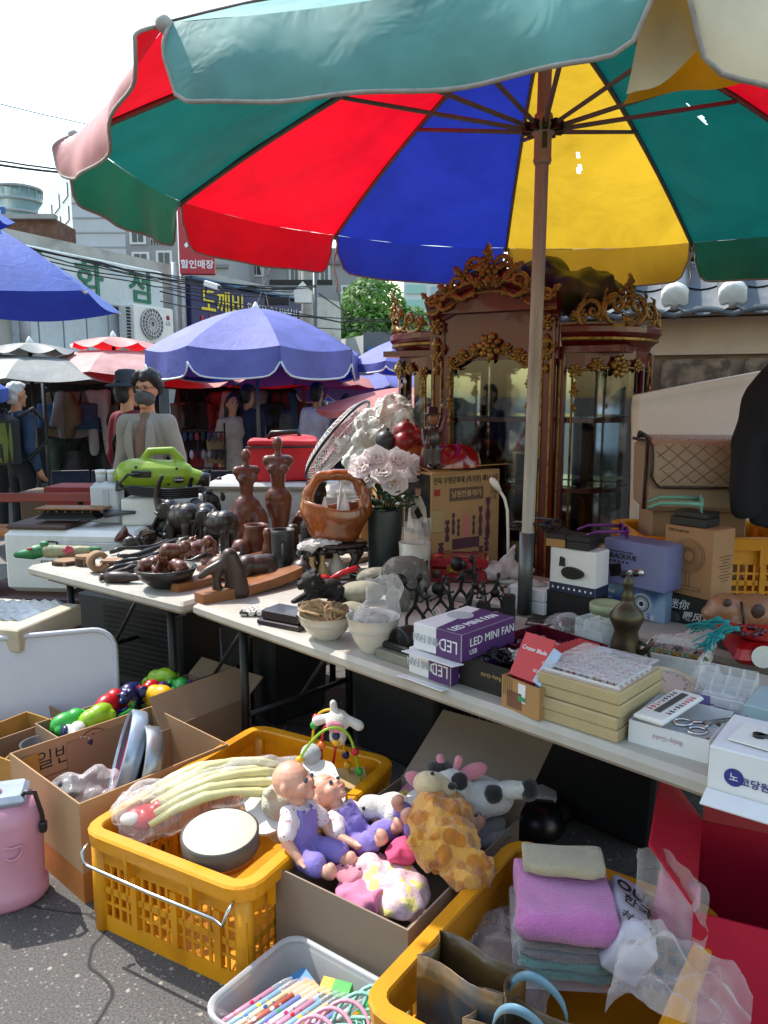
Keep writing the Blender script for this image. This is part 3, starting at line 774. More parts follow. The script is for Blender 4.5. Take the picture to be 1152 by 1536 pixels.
def person(label,loc,rz,h=1.68,top=None,legs=None,hair=MHAIRB,arms=None,style='short',group=None,bend=0,jacket=True,skirt=False):
 t=thing('person',label,'person',loc,rz,group);s=h/1.7
 t.scale=(s*.88,s*.95,s)
 arms=arms or[((.215,.03,1.09),(.225,-.06,.86)),((-.215,.03,1.09),(-.225,-.06,.86))]
 dn=Vector((0,-bend,0))
 hd=lambda x,y,z:(x,y-bend*.9,z)
 pr=[('s',hd(0,.008,1.605),(.076,.094,.105)),('s',hd(0,-.03,1.55),(.058,.062,.07)),('c',(0,.015-bend*.5,1.38),hd(0,.01,1.53),.058,.052),('c',hd(0,-.088,1.605),hd(0,-.108,1.572),.01,.016),('s',hd(0,-.083,1.527),(.026,.014,.011)),('s',hd(0,-.075,1.49),(.028,.02,.018)),('s',hd(.078,.012,1.59),(.012,.024,.034)),('s',hd(-.078,.012,1.59),(.012,.024,.034)),('s',hd(.03,-.082,1.632),(.022,.012,.008)),('s',hd(-.03,-.082,1.632),(.022,.012,.008)),('s',(0,0,1.25),(.15,.095,.2)),('s',(0,0,.98),(.14,.095,.16))]
 for(e,w),sg in zip(arms,(1,-1)):
  pr+=[('c',(sg*.16,0,1.37),e,.048,.04),('c',e,w,.04,.028)]
  pr+=[('c',(sg*.09,0,.92),(sg*.1,.0,.5),.08,.058),('c',(sg*.1,0,.5),(sg*.1,.02,.09),.055,.04),('c',(sg*.1,.03,.05),(sg*.11,-.12,.035),.042,.032)]
 b=skin(pr,.0125,3)
 for(e,w),sg in zip(arms,(1,-1)):
  hb=hand_prims(w,Vector(w)-Vector(e),sg);b.add(hb.v,hb.f,smooth=True)
 body=b.build('body',MSKIN,t)
 e=MB()
 for sg in(1,-1):e.ball(hd(sg*.031,-.08,1.612),(.012,.009,.0075))
 e.build('eye',M('eye dark','#1b1412',.15),t)
 pr=[('s',(0,0,1.27),(.175,.118,.19)),('s',(0,0,1.06),(.145,.11,.22)),('s',(0,.01,.93),(.165,.125,.14)),('c',(-.14,0,1.38),(.14,0,1.38),.062)]
 for(e_,w),sg in zip(arms,(1,-1)):
  w2=Vector(e_).lerp(Vector(w),.86)
  pr+=[('c',(sg*.165,0,1.365),e_,.075,.06),('c',e_,w2,.06,.046)]
 b=skin(pr,.014,3,(.016,7,sum(map(ord,label))%50));b.build('jacket' if jacket else 'shirt',top,t)
 pr=[('s',(0,.01,.9),(.165,.12,.13))]
 if skirt:pr+=[('c',(0,0,.85),(0,0,.3),.16,.2)]
 else:
  for sg in(1,-1):pr+=[('c',(sg*.09,0,.9),(sg*.1,.0,.5),.095,.072),('c',(sg*.1,0,.5),(sg*.1,.02,.1),.072,.062)]
 b=skin(pr,.016,3,(.008,8,3));b.build('trousers' if not skirt else 'skirt',legs,t)
 sh=MB()
 for sg in(1,-1):sh.cap((sg*.1,.04,.045),(sg*.115,-.15,.04),.045,.04)
 sh.build('shoes',MBLK,t)
 if style=='short':
  b=skin([('s',hd(0,.03,1.632),(.084,.094,.1)),('s',hd(0,.055,1.57),(.076,.066,.075)),('s',hd(0,-.03,1.685),(.07,.07,.04))],.011,2,(.01,22,1))
 elif style=='curly':
  random.seed(4);L_=[]
  for k in range(70):
   a=rnd(0,2*PI);z=rnd(-.35,1);r=math.sqrt(max(0,1-z*z))
   if math.sin(a)*r<-.55 and z<.35:continue
   L_.append(('s',hd(r*math.cos(a)*.092,.02+r*math.sin(a)*.1,1.625+z*.1),rnd(.024,.04)))
  b=skin(L_+[('s',hd(0,.03,1.645),(.088,.095,.095))],.009,1)
 elif style=='long':
  b=skin([('s',hd(0,.03,1.63),(.088,.096,.1)),('c',hd(.05,.06,1.6),(.07,.06,1.4),.05,.035),('c',hd(-.05,.06,1.6),(-.07,.06,1.4),.05,.035),('c',hd(0,.08,1.6),(0,.08,1.4),.06,.05)],.012,2,(.008,20,1))
 b.build('hair',hair,t)
 return t
def plc(px,py_head,Y):
 v=D(px,py_head,Y);return(v.x,Y,0)
MNAVY=M('navy jacket cloth','#263a55',.85,var=.12,scale=10,bump=.7,bscale=11);MTROU=M('dark trousers','#15171c',.85,bump=.2,bscale=14)
MLINEN=M('beige linen','#8f887e',.9,var=.14,scale=90,bump=.9,bscale=11);MTEE=M('taupe knit','#7a5f50',.9);MMAR=M('maroon cloth','#6d1126',.85,bump=.25,bscale=12)
MSHIRT=M('white shirt cloth','#c9cde0',.8,bump=.25,bscale=12)
om=person('white haired old man in a navy jacket with a green and black backpack',plc(25,594,7.5),2.6,1.66,MNAVY,MTROU,MHAIRW)
bp=thing('backpack','black and lime green backpack on the back of the old man in navy','backpack',plc(40,594,7.5),2.6)
bp.location.x+=-.02;bp.location.y-=.05
BPB=M('black nylon','#1c1e1f',.7,bump=.2,bscale=30);BPG=M('lime green nylon','#5e6d2b',.7,bump=.2,bscale=30)
b=skin([('b',(0,.2,1.12),(.28,.14,.44)),('s',(0,.2,1.33),(.13,.08,.06)),('s',(0,.25,1.05),(.12,.06,.13))],.014,6);b.build('bag',BPB,bp)
for sg in(1,-1):
 b=MB();b.surf(lambda u,v:(sg*(.05+.085*u+.015*math.sin(v*PI)),.292-.06*u*u,.93+v*.37),5,10);b.build('side_panel',BPG,bp,solid=.02)
 b=MB();b.tube([(sg*.1,.15,1.34),(sg*.12,-.02,1.43),(sg*.13,-.13,1.3),(sg*.14,-.12,1.1),(sg*.15,.08,.95)],.02,8);b.build('strap',BPB,bp)
b=skin([('b',(0,.29,1.02),(.18,.05,.17))],.012,4);b.build('front_pocket',BPB,bp)
b=MB();b.box(.2,.02,.035,Tr(0,.325,.94));b.build('trim',BPG,bp)
b=MB();b.tube([(-.04,.2,1.39),(-.03,.2,1.43),(.03,.2,1.43),(.04,.2,1.39)],.01,6);b.build('grab_handle',BPB,bp)
person('dark figure cut off by the left edge beside the old man',plc(-14,622,8.6),2.9,1.56,MTROU,MTROU)
wp=plc(219,585,5.2)
wm=person('woman with curly black hair grey face mask and beige linen jacket browsing the stall',wp,-.12,1.69,MLINEN,MTROU,MHAIRB,[((.235,.02,1.12),(.17,-.17,.98)),((-.225,.02,1.1),(-.24,-.08,.86))],'curly')
b=skin([('s',(0,-.026,1.545),(.077,.094,.06)),('s',(0,-.092,1.572),(.036,.04,.03)),('c',(.05,-.02,1.56),(.084,.02,1.6),.006),('c',(-.05,-.02,1.56),(-.084,.02,1.6),.006)],.008,3);b.build('face_mask',M('charcoal mask','#4a4a48',.8),wm)
b=skin([('s',(0,-.05,1.2),(.085,.105,.22)),('c',(0,-.04,1.3),(0,-.015,1.39),.09,.07)],.012,3,(.004,10,1));b.build('knit_top',MTEE,wm)
b=MB()
for sg in(1,-1):
 b.tube([(sg*.033+.026*math.cos(a),-.101+abs(.026*math.cos(a)+sg*.01)*.2,1.608+.019*math.sin(a))for a in[i*PI/8 for i in range(16)]],.0022,5,closed=True)
 b.tube([(sg*.058,-.095,1.612),(sg*.08,.01,1.61)],.002,5)
b.tube([(-.008,-.105,1.612),(.008,-.105,1.612)],.002,5);b.build('glasses',MDK,wm)
for sg in(1,-1):
 b=MB();b.surf(lambda u,v:(sg*(.06-.02*v+.075*u*math.sin(v*2.4+.35)),-.135+.02*u-.025*math.sin(v*3),1.4-v*.32),4,8);b.build('lapel',MLINEN,wm,solid=.006)
b=MB();b.ball((0,-.125,1.325),.007);b.tube([(.045,-.09,1.4),(.025,-.11,1.35),(0,-.122,1.33),(-.025,-.11,1.35),(-.045,-.09,1.4)],.0015,4);b.build('necklace',MSTEEL,wm)
hm=person('man in maroon shirt and grey brimmed hat, his back turned, behind the woman',plc(191,585,6.1),2.5,1.69,MMAR,MTROU,MHAIRB,jacket=False)
b=MB();b.lathe([(.165,1.63),(.16,1.645),(.1,1.66),(.092,1.7),(.088,1.745),(.06,1.765),(.001,1.77)],24,sq=(1,1.1));b.build('hat',M('slate hat','#333b44',.85),hm)
b=MB();b.tube([(-.1,.11,1.42),(.05,.13,1.2),(.17,.05,.95)],.014,6);b.build('strap',MBLK,hm)
person('man in a dark navy jacket, back turned, left of the blue parasol pole',plc(372,603,8.9),2.7,1.66,M('ink navy cloth','#1d2740',.85,bump=.25,bscale=12),MTROU)
wb=person('woman in a cream dress with a tan bag beside the dark navy jacket',plc(349,622,8.8),.5,1.55,M('cream cloth','#a89a8c',.85,bump=.3,bscale=12),M('cream cloth','#a89a8c',.85),MHAIRB,None,'long',None,0,False,True)
hb_=thing('handbag','tan shoulder bag hanging at the side of the woman in the cream dress','bag',(wb.location.x-.18,8.66,.8),.4)
b=skin([('b',(0,0,.14),(.19,.09,.28))],.014,5,(.01,10,1));b.build('bag',M('tan canvas','#7a6347',.85),hb_)
b=MB();b.tube([(-.07,0,.27),(-.03,0,.55),(.04,.05,.6),(.07,0,.27)],.01,6);b.build('strap',MMAR,hb_)
person('black haired man in a white shirt walking away beneath the pale red parasol',plc(476,600,8.8),PI-.3,1.68,MSHIRT,MTROU,jacket=False)
person('dark haired shopper bending low in front of the clothes racks',plc(430,635,8.2),PI,1.38,MTROU,MTROU,style='long')
person('dark haired shopper mostly hidden behind the white desk fan',plc(520,615,8.6),PI,1.55,M('grey blouse','#6b6f78',.9),MTROU,style='long')
for i,(x,y,m_,st)in enumerate(((-1.5,1.0,MSHIRT,'short'),(-1.9,.6,MLINEN,'long'),(-2.6,1.5,MNAVY,'short'))):
 person(('shopper in a white shirt on the near side of the stall','shopper in beige on the near side of the stall','shopper in navy on the near side of the stall')[i],(x-.9,y-1.6,0),2.2+i*.4,1.66,m_,MTROU,style=st,jacket=False)
random.seed(21)
GC=[M('cloth %d'%i,c,.85,bump=.25,bscale=12)for i,c in enumerate(('#1b1c20','#23304f','#3a3b3f','#6d1f26','#5b4a39','#2c4f78','#777a80','#14161b','#33453a','#8a2733','#9aa2ab','#20242d'))]
GN=('black','navy','charcoal','maroon','brown','blue','grey','black','dark green','red','pale grey','ink blue')
ORD=('first','second','third','fourth','fifth','sixth','seventh','eighth','ninth','tenth','eleventh','twelfth','thirteenth')
def backdrop(label,a,c,Y0,Y1,h):
 A=D(a,600,Y0);B=D(c,600,Y1);d=B-A
 t=thing('stall_tent',label,'stall',(A.x,Y0,0),math.atan2(d.y,d.x));L_=math.hypot(d.x,d.y)
 b=MB();b.box(L_,.05,h,Tr(L_/2,.9,0));b.build('shade_backdrop',MSHADE,t)  # dark backdrop coloured as the shade behind the hanging clothes
 b=MB();b.box(L_,1.2,.05,Tr(L_/2,.35,h));b.build('roof_sheet',MSHADE,t)
 for x in(.05,L_-.05):
  b=MB();b.cyl(.025,h,Tr(x,-.1,0));b.build('post',MGREY,t)
 return t,A,math.atan2(d.y,d.x),L_
def garment(kind,X,mat,label,group):
 t=thing({0:'hanging_shirt',1:'hanging_bag',2:'hanging_trousers'}[kind],label,{0:'shirt',1:'bag',2:'trousers'}[kind],X[0],X[1],group)
 w=rnd(.85,1.15);b=MB()
 if kind==0:
  b=skin([('b',(0,0,-.34),(.38*w,.09,.55)),('c',(.16,0,-.06),(.27,.0,-.42),.06,.055),('c',(-.16,0,-.06),(-.27,0,-.42),.06,.055),('c',(-.15,0,-.06),(.15,0,-.06),.05)],.03,3,(.03,5,rnd(0,9)));b.build('shirt',mat,t)
  b=MB();b.tube([(-.2,0,-.06),(0,0,0),(.2,0,-.06)],.008,5);b.tube([(0,0,0),(0,0,.07),(.02,0,.1)],.004,5);b.build('hanger',MDK,t)
 elif kind==1:
  b=skin([('b',(0,0,-.33),(.26*w,.14,.32*w)),('s',(0,-.06,-.38),(.1,.06,.1))],.025,4,(.02,6,rnd(0,9)));b.build('bag',mat,t)
  b=MB();b.tube([(-.08,0,-.18),(-.05,0,-.02),(0,0,.03),(.05,0,-.02),(.08,0,-.18)],.012,6);b.build('strap',MBLK,t)
 else:
  b=skin([('c',(-.08,0,-.05),(-.09,0,-.8),.07,.06),('c',(.08,0,-.05),(.09,0,-.8),.07,.06),('c',(-.1,0,-.05),(.1,0,-.05),.07)],.03,2,(.02,6,rnd(0,9)));b.build('trousers',mat,t)
  b=MB();b.tube([(-.15,0,.02),(0,0,.06),(.15,0,.02)],.008,5);b.build('hanger',MDK,t)
for(lab,a,c,Y0,Y1,h,n,gname)in(('dark clothing stall behind the woman and below the red parasols',262,470,10.2,10.6,1.95,13,'clothes and bags hanging in the stall right of the woman'),('dark clothing stall behind the old man below the grey parasol',60,195,9.8,10.2,1.9,7,'clothes hanging in the stall behind the old man')):
 t,A,rz,L_=backdrop(lab,a,c,Y0,Y1,h)
 for row,z in((0,1.72),(1,1.08)):
  b=MB();b.tube([(0,.1+row*.3,z),(L_,.1+row*.3,z)],.015,6);b.build('rail',MGREY,t)
  for k in range(n):
   s_=(k+.5)/n*L_;q=A+Vector((math.cos(rz)*s_-math.sin(rz)*.1,math.sin(rz)*s_+math.cos(rz)*(.1+row*.3),0))
   kind=random.choice((0,1,2,0,1));mi=random.randrange(len(GC));mt=GC[mi]
   garment(kind,((q.x,q.y,z-.1),rz+rnd(-.9,.9)),mt,'%s %s, %s along the %s rail %s'%(GN[mi],('shirt','backpack','trousers')[kind],ORD[k],('upper','lower')[row],'by the parasol pole' if a>200 else 'behind the old man'),gname)
q=D(298,690,8.6)
rk=thing('goods_rack','dark wire rack crowded with small goods right of the woman','rack',(q.x,8.6,0))
b=MB()
for k in range(5):b.tube([(-.3,0,.35+k*.2),(.3,0,.35+k*.2)],.008,5)
for x in(-.3,0,.3):b.tube([(x,0,0),(x,0,1.25)],.01,5)
b.build('frame',MDK,rk)
for r in range(5):
 for k in range(9):
  b=MB();b.ball((-.27+k*.067,-.03,.3+r*.2),(.025,.025,rnd(.035,.06)),seg=8,rings=6);b.build('trinket',random.choice(GC),rk)
def laptop(x,y,z,rz,label,scr=None):
 t=thing('laptop',label,'laptop',(x,y,z),rz,'laptops on the far table')
 b=MB();b.box(.34,.24,.018,Tr(0,0,0),bev=.005);b.build('base',MBLK,t)
 b=MB();b.box(.3,.1,.002,Tr(0,.03,.018));b.build('keyboard',MDK,t)
 b=MB();X=Tr(0,.12,.018,rx=-.3);b.box(.34,.012,.23,X,bev=.004);l=b.build('lid',MBLK,t)
 b=MB();b.quad(.31,.2,X@Tr(0,-.008,.12));b.build('screen',scr or M('dark screen','#20262d',.12),l)
q=D(125,760,6.6)
for(Y,z,x0,n,tl)in((6.3,.52,-2.66,3,'low'),(7.0,.62,-3.1,5,'back')):
 t=thing('display_table','%s table of used laptops between the old man and the woman'%('nearer' if n==3 else 'farther'),'table',(x0+.75,Y,0))
 b=MB();b.box(1.6,.55,.03,Tr(0,0,z-.03));b.build('tabletop',M('worn board','#4c4239',.8),t)
 for sx in(-.75,.75):
  for sy in(-.22,.22):
   b=MB();b.cyl(.02,z-.03,Tr(sx,sy,0),seg=8);b.build('leg',MDK,t)
 for k in range(n):
  laptop(x0+.2+k*.36,Y+rnd(-.04,.04),z,rnd(-.25,.25),'open dark laptop on the %s table, number varies only by place along the row'%tl if 0 else 'open dark laptop, %s from the left on the %s laptop table'%(('first','second','third','fourth','fifth')[k],'nearer' if n==3 else 'farther'))
for(px,py,Y,m_,lab)in((118,745,5.9,'#8f2c2a','flat red box on the ground beside the laptop tables'),(80,752,6.0,'#5f4a38','brown box beneath the laptops near the old man'),(150,748,6.2,'#34536e','small blue box beneath the laptops')):
 v=D(px,py,Y);t=thing('goods_box',lab,'box',(v.x,Y,0),rnd(-.2,.2));b=MB();b.box(.38,.3,v.z+.05,bev=.01);b.build('carton',M('box '+m_,m_,.7),t);b=MB();b.box(.39,.31,.04,Tr(z=v.z+.05));b.build('lid',M('box '+m_,m_,.7),t)
q=D(20,760,4.6)
bn=thing('park_bench','wooden bench with a red backrest plank behind the white cooler box','bench',(q.x-.4,4.65,0),.03)
for k,(y,z,m_)in enumerate(((0,.7,'#a5682c'),(.16,.7,'#a5682c'),(.34,.86,'#8a4038'))):
 b=MB();b.box(1.5,.13 if k<2 else .03,.035 if k<2 else .06,Tr(0,y,z),bev=.006);b.build('plank',M('plank '+m_,m_,.55,var=.25,scale=8,stretch=(.2,1,1)),bn)
for x in(-.65,.65):
 b=MB();b.tube([(x,-.05,0),(x,-.05,.6),(x,.3,.6),(x,.36,.9)],.02,8);b.tube([(x,.3,.6),(x,.32,0)],.02,8);b.build('leg',MDK,bn)
MMAH=M('dark mahogany','#5a0f0e',.28,var=.25,scale=12,stretch=(1,1,.2),coat=.2)
CABX,CABY,CRZ=.525,3.75,math.radians(-27)
cab=thing('display_cabinet','ornate dark mahogany display cabinet with gilt carving and curved glass wings','cabinet',(CABX,CABY,0),CRZ);cab.scale=(.935,.935,.955)
HW=.31
def path(n=10,off=0):
 """plan outline, left back to right back"""
 R_=[(HW+.03+.36*math.sin(t*PI/2/n),.04+.40*(1-math.cos(t*PI/2/n)))for t in range(n+1)]
 return[(-x,y)for x,y in reversed(R_)],[(-HW,0),(HW,0)],R_
WL,CF,WR=path()
def offs(pts,d):
 out=[]
 for i,p in enumerate(pts):
  a=Vector(pts[max(i-1,0)]);c=Vector(pts[min(i+1,len(pts)-1)]);t=(c-a).normalized();out.append((p[0]+t.y*d,p[1]-t.x*d))
 return out
def sweep(b,pts,prof,zf=None,mi=0):
 n=len(prof);vs=[]
 rows=[[offs(pts,d)[i]for d,z in prof]for i in range(len(pts))]
 for i,row in enumerate(rows):
  for(x,y),(d,z)in zip(row,prof):vs.append((x,y,z+(zf(i/(len(pts)-1))if zf else 0)))
 fs=[(i*n+k,(i+1)*n+k,(i+1)*n+k+1,i*n+k+1)for i in range(len(pts)-1)for k in range(n-1)]
 fs+=[tuple(range(n)),tuple(range((len(pts)-1)*n+n-1,(len(pts)-1)*n-1,-1))]
 return b.add(vs,fs,mi=mi)
def rprof(z0,z1,d):return[(-.04,z0),(d,z0),(d,z1),(-.04,z1)]
COR=[(-.05,0),(.0,0),(.004,.02),(.03,.045),(.034,.06),(.055,.085),(.055,.11),(.04,.12),(-.05,.12)]
def W_z(px,py):return D(px,py,3.72).z
for nm,wp_,zc in(('left',WL,1.84),('right',WR,1.84)):
 b=MB();sweep(b,wp_,[(d,z+zc)for d,z in COR]);b.build('cornice',MMAH,cab)
 b=MB();sweep(b,wp_,[(d-.0,z+zc-.001)for d,z in((.03,.044),(.045,.05),(.045,.062),(.03,.062))]);b.build('gilt_moulding',MGOLD,cab)
 b=MB();sweep(b,wp_,rprof(1.76,zc,.0));b.build('frieze',MMAH,cab)
 b=MB();sweep(b,wp_,rprof(.0,.62,.005));b.build('base_panel',MMAH,cab)
 b=MB();sweep(b,offs(wp_,-.01)[1:-1],[(.006,.62),(.006,1.76)]);b.build('curved_glass',glassy('cabinet glass','#e9eeec',.03),cab)
 fr_=offs(wp_,.008);b=MB();b.tube([(x,y,.62)for x,y in fr_[1:2]]+[(x,y,1.73+.03*math.sin(i*PI/10))for i,(x,y)in enumerate(fr_)][1:-1]+[(x,y,.62)for x,y in fr_[-2:-1]],.007,6);b.build('gilt_frame',MGOLD,cab)
 for zz in(1.14,1.49):
  b=MB();sweep(b,offs(wp_,-.04),[(-.3 if 0 else-.02,zz),(0,zz),(0,zz+.022),(-.02,zz+.022)]);b.build('shelf',MMAH,cab)
 b=MB()
 for end in(wp_[0],wp_[-1],):
  b=MB();b.box(.045,.045,1.84,Tr(end[0],end[1]+.01,0),bev=.012);b.build('post',MMAH,cab)
  b=MB();b.box(.012,.014,1.3,Tr(end[0]*.995,end[1]-.018,.5),bev=.004);b.build('gilt_bead',MGOLD,cab)
 b=MB();k=len(wp_)//2
 for t_ in((-.0),):
  q=wp_[-3]if nm=='right' else wp_[2]
  b.tube([(q[0],q[1],.6),(q[0],q[1],1.78)],.016,8)
 b.build('mullion',MMAH,cab)
for sx in(-1,1):
 b=MB();b.box(.07,.06,2.0,Tr(sx*(HW-.02),-.02,0),bev=.012);b.build('pilaster',MMAH,cab)
 for o_ in(-.022,.022):
  b=MB();b.box(.010,.012,1.5,Tr(sx*(HW-.02)+o_,-.055,.3),bev=.004);b.build('gilt_bead',MGOLD,cab)
serp=lambda u:.115*(.5+.5*math.cos((u-.5)*2*PI))**1.0-.02*math.sin(u*PI)**8
cpts=[(-HW-.03+(2*HW+.06)*i/30,-.05)for i in range(31)]
b=MB();sweep(b,cpts,[(d,z*1.05+1.985)for d,z in COR],serp);b.build('cornice',MMAH,cab)
for dz,dd in((.046,.032),(.1,.058)):
 b=MB();b.tube([(x,y-dd,1.985+dz+serp(i/30))for i,(x,y)in enumerate(cpts)],.009,6);b.build('gilt_moulding',MGOLD,cab)
b=MB();b.add([(x,-.02,1.80)for x,_ in cpts]+[(x,-.02,2.0+serp(i/30))for i,(x,_)in enumerate(cpts)],[(i,i+1,32+i,31+i)for i in range(30)]);b.build('frieze',MMAH,cab,solid=.03)
b=MB();b.box(2*HW,.05,.6,Tr(0,0,0));b.build('base_panel',MMAH,cab)
door=[]
b=MB();b.box(.05,.035,1.24,Tr(-HW+.075,-.03,.6),bev=.008);b.build('door_stile',MMAH,cab)
b=MB();b.box(.05,.035,1.24,Tr(HW-.075,-.03,.6),bev=.008);b.build('door_stile',MMAH,cab)
arch=lambda x:1.80+.07*math.cos(x/.2*PI/2)if abs(x)<.21 else 1.80
xs=[-.235+.47*i/24 for i in range(25)]
b=MB();b.add([(x,-.035,arch(x)-.03)for x in xs]+[(x,-.035,1.99)for x in xs],[(i,i+1,26+i,25+i)for i in range(24)]);b.build('door_head',MMAH,cab,solid=.03)
b=MB();b.tube([(-.212,-.055,.62)]+[(x*.9,-.055,arch(x)-.03)for x in xs]+[(.212,-.055,.62)],.008,6);b.build('gilt_moulding',MGOLD,cab)
b=MB();b.quad(.45,1.28,Tr(0,-.02,1.24));b.build('door_glass',MATS['cabinet glass'],cab)
for zz in(1.14,1.49):
 b=MB();b.box(2*HW-.02,.02,.022,Tr(0,.1,zz));b.build('shelf',MMAH,cab)
 b=MB();b.box(1.1,.26,.006,Tr(0,.27,zz+.024));b.build('glass_shelf',glassy('shelf glass','#cfe0da',.1),cab)
b=MB();b.box(1.3,.02,1.86,Tr(0,.45,.02));b.build('back_board',MMAH,cab)
b=MB();b.quad(1.26,1.2,Tr(0,.436,1.22));b.build('mirror',M('mirror','#a9bab8',.015,1,var=.02),cab)
b=MB();b.box(1.3,.42,.03,Tr(0,.24,1.83));b.build('top_board',MMAH,cab)
b=MB();b.box(1.3,.42,.03,Tr(0,.24,.58));b.build('floor_board',MMAH,cab)
for z in(1.25,.9):
 b=MB();b.box(.014,.03,.07,Tr(HW-.05,-.06,z));b.build('hinge',MDK,cab)
def scroll_mesh():
 b=MB();pts=[];rr=[]
 for i in range(30):
  a=i/29*3.6*PI/2*1.6;r=.055*math.exp(-.22*a)
  pts.append((r*math.cos(a),-.01*math.sin(i/29*PI),r*math.sin(a)));rr.append(.014*(1-.5*i/29))
 b.tube(pts,rr,7)
 b.tube([(.055,0,0),(.06,-.003,-.03),(.045,-.005,-.065),(.0,0,-.085),(-.05,0,-.08)],[.014,.016,.016,.012,.004],7)
 b.tube([(.06,0,-.02),(.085,-.01,.01),(.08,0,.04)],[.012,.009,.003],6)
 return b.mesh('carved_scroll',MGOLD)
def rose_mesh():
 b=MB();b.ball((0,-.02,0),(.012,.012,.012))
 for ring,(r,n,s)in enumerate(((.018,5,.013),(.036,7,.018))):
  for k in range(n):
   a=2*PI*k/n+ring*.4;b.ball((r*math.cos(a),-.012+ring*.008,r*math.sin(a)),(s,.008,s*.8),rot=(0,-a,0),seg=8,rings=6)
 return b.mesh('carved_rose',MGOLD)
def leaf_mesh():
 b=MB();b.surf(lambda u,v:(math.sin(v*PI)**.8*.022*(2*u-1)*(1+.25*math.sin(v*16)),-.012*(1-(2*u-1)**2)-.02*math.sin(v*PI),v*.08),6,12)
 b.tube([(0,-.03*math.sin(i/6*PI),i/6*.08)for i in range(7)],[.006,.006,.006,.005,.004,.003,.002],5)
 return b.mesh('carved_leaf',MGOLD)
SCM,RSM,LFM=scroll_mesh(),rose_mesh(),leaf_mesh()
def carve(me,x,y,z,s=1,roll=0,rz=0,flip=1):
 inst(me.name,me,cab,Matrix.Translation((x,y,z))@Matrix.Rotation(rz,4,'Z')@Matrix.Rotation(roll,4,'Y')@Matrix.Diagonal((s*flip,s,s,1)))
b=MB();b.prism([(-.34,2.03),(.34,2.03)]+[(.34-.68*i/20,2.05+.2*math.sin(i*PI/20)**1.3+.012*math.sin(i*2.4))for i in range(21)],.03,front(0,-.055,0));b.build('crest_panel',MMAH,cab)
carve(RSM,0,-.11,2.235,1.15);carve(LFM,0,-.1,2.26,1.1);carve(LFM,0,-.12,2.2,.8,PI)
for sg in(1,-1):
 carve(SCM,sg*.065,-.1,2.245,1.0,sg*.5,0,sg);carve(SCM,sg*.10,-.1,2.19,.9,sg*1.4,0,-sg);carve(RSM,sg*.045,-.12,2.165,.6)
 carve(SCM,sg*.155,-.1,2.165,.95,sg*.9,0,sg);carve(LFM,sg*.13,-.11,2.2,.9,sg*.8);carve(RSM,sg*.2,-.1,2.135,.75)
 carve(SCM,sg*.245,-.1,2.11,.8,sg*.7,0,sg);carve(LFM,sg*.21,-.11,2.14,.8,sg*1.2);carve(SCM,sg*.3,-.1,2.085,.7,sg*.3,0,-sg);carve(LFM,sg*.32,-.1,2.1,.7,sg*.9)
 carve(LFM,sg*.06,-.1,2.13,.7,sg*2.2)
 for k,z in enumerate((1.97,1.915,1.865,1.82,1.775)):
  carve((RSM,LFM,SCM,RSM,LFM)[k],sg*(HW-.02),-.065,z,(.8,.9,.6,.55,.6)[k],(0,PI,.3,0,PI)[k])
 for k in range(6):carve((RSM,LFM)[k%2],sg*.212,-.065,1.79-k*.055,.5,PI*(k%2))
 for x,z,s,m_ in((.05,1.85,.7,LFM),(.085,1.85,.6,RSM),(.12,1.835,.6,LFM),(.15,1.82,.65,RSM),(.185,1.8,.5,SCM)):carve(m_,sg*x,-.06,z,s,sg*1.5 if m_ is LFM else 0,0,sg)
carve(RSM,0,-.07,1.865,1.25);carve(LFM,0,-.065,1.83,.6,PI)
for sg,wp_ in((1,WR),(-1,list(reversed(WL)))):
 L_=len(wp_)-1
 def onw(t,d=.0):
  i=min(int(t*L_),L_-1);f=t*L_-i;a=Vector(wp_[i]);c=Vector(wp_[i+1]);p=a.lerp(c,f);tg=(c-a).normalized()
  nrm=Vector((tg.y,-tg.x))*sg if sg>0 else Vector((-tg.y,tg.x));ang=math.atan2(tg.y,tg.x)if sg>0 else math.atan2(-tg.y,-tg.x)
  return p.x+nrm.x*d,p.y+nrm.y*d,ang
 for t,dz,s,m_,ro in((.06,.02,.8,LFM,1.1),(.14,.03,.8,RSM,0),(.24,.05,.95,SCM,.9),(.33,.075,.9,LFM,.9),(.42,.08,1.0,SCM,.5),(.52,.12,1.25,RSM,0),(.52,.15,1.0,LFM,0),(.6,.08,1.0,SCM,-.5),(.7,.075,.9,LFM,-.9),(.77,.05,.9,SCM,-.9),(.86,.03,.8,RSM,0),(.95,.02,.8,SCM,-.5),(.48,.04,.8,LFM,2.6),(.57,.04,.8,LFM,-2.6),(.3,.03,.6,RSM,0),(.66,.03,.6,RSM,0)):
  x,y,a=onw(t,.03);carve(m_,x,y,1.97+dz,s,ro*sg,a,1 if ro<0 else-1)
 for t,z,s,m_ in((.5,1.765,1.1,RSM),(.4,1.775,.7,LFM),(.6,1.775,.7,LFM),(.3,1.77,.7,RSM),(.7,1.77,.7,RSM),(.22,1.765,.6,LFM),(.78,1.765,.6,LFM),(.12,1.74,.7,RSM),(.12,1.69,.5,LFM),(.12,1.64,.5,RSM),(.9,1.74,.6,RSM),(.9,1.68,.5,LFM),(.9,1.62,.5,RSM),(.12,1.58,.45,LFM)):
  x,y,a=onw(t,.012);carve(m_,x,y,z,s,(1.5 if t<.5 else-1.5)*sg if m_ is LFM and z>1.75 else(PI if m_ is LFM else 0),a)
q=D(835,445,3.75)
cb=thing('cloth_bundle','crumpled black and olive cloth lying on top of the cabinet between its carved crests','cloth',(q.x,q.y,1.97),CRZ)
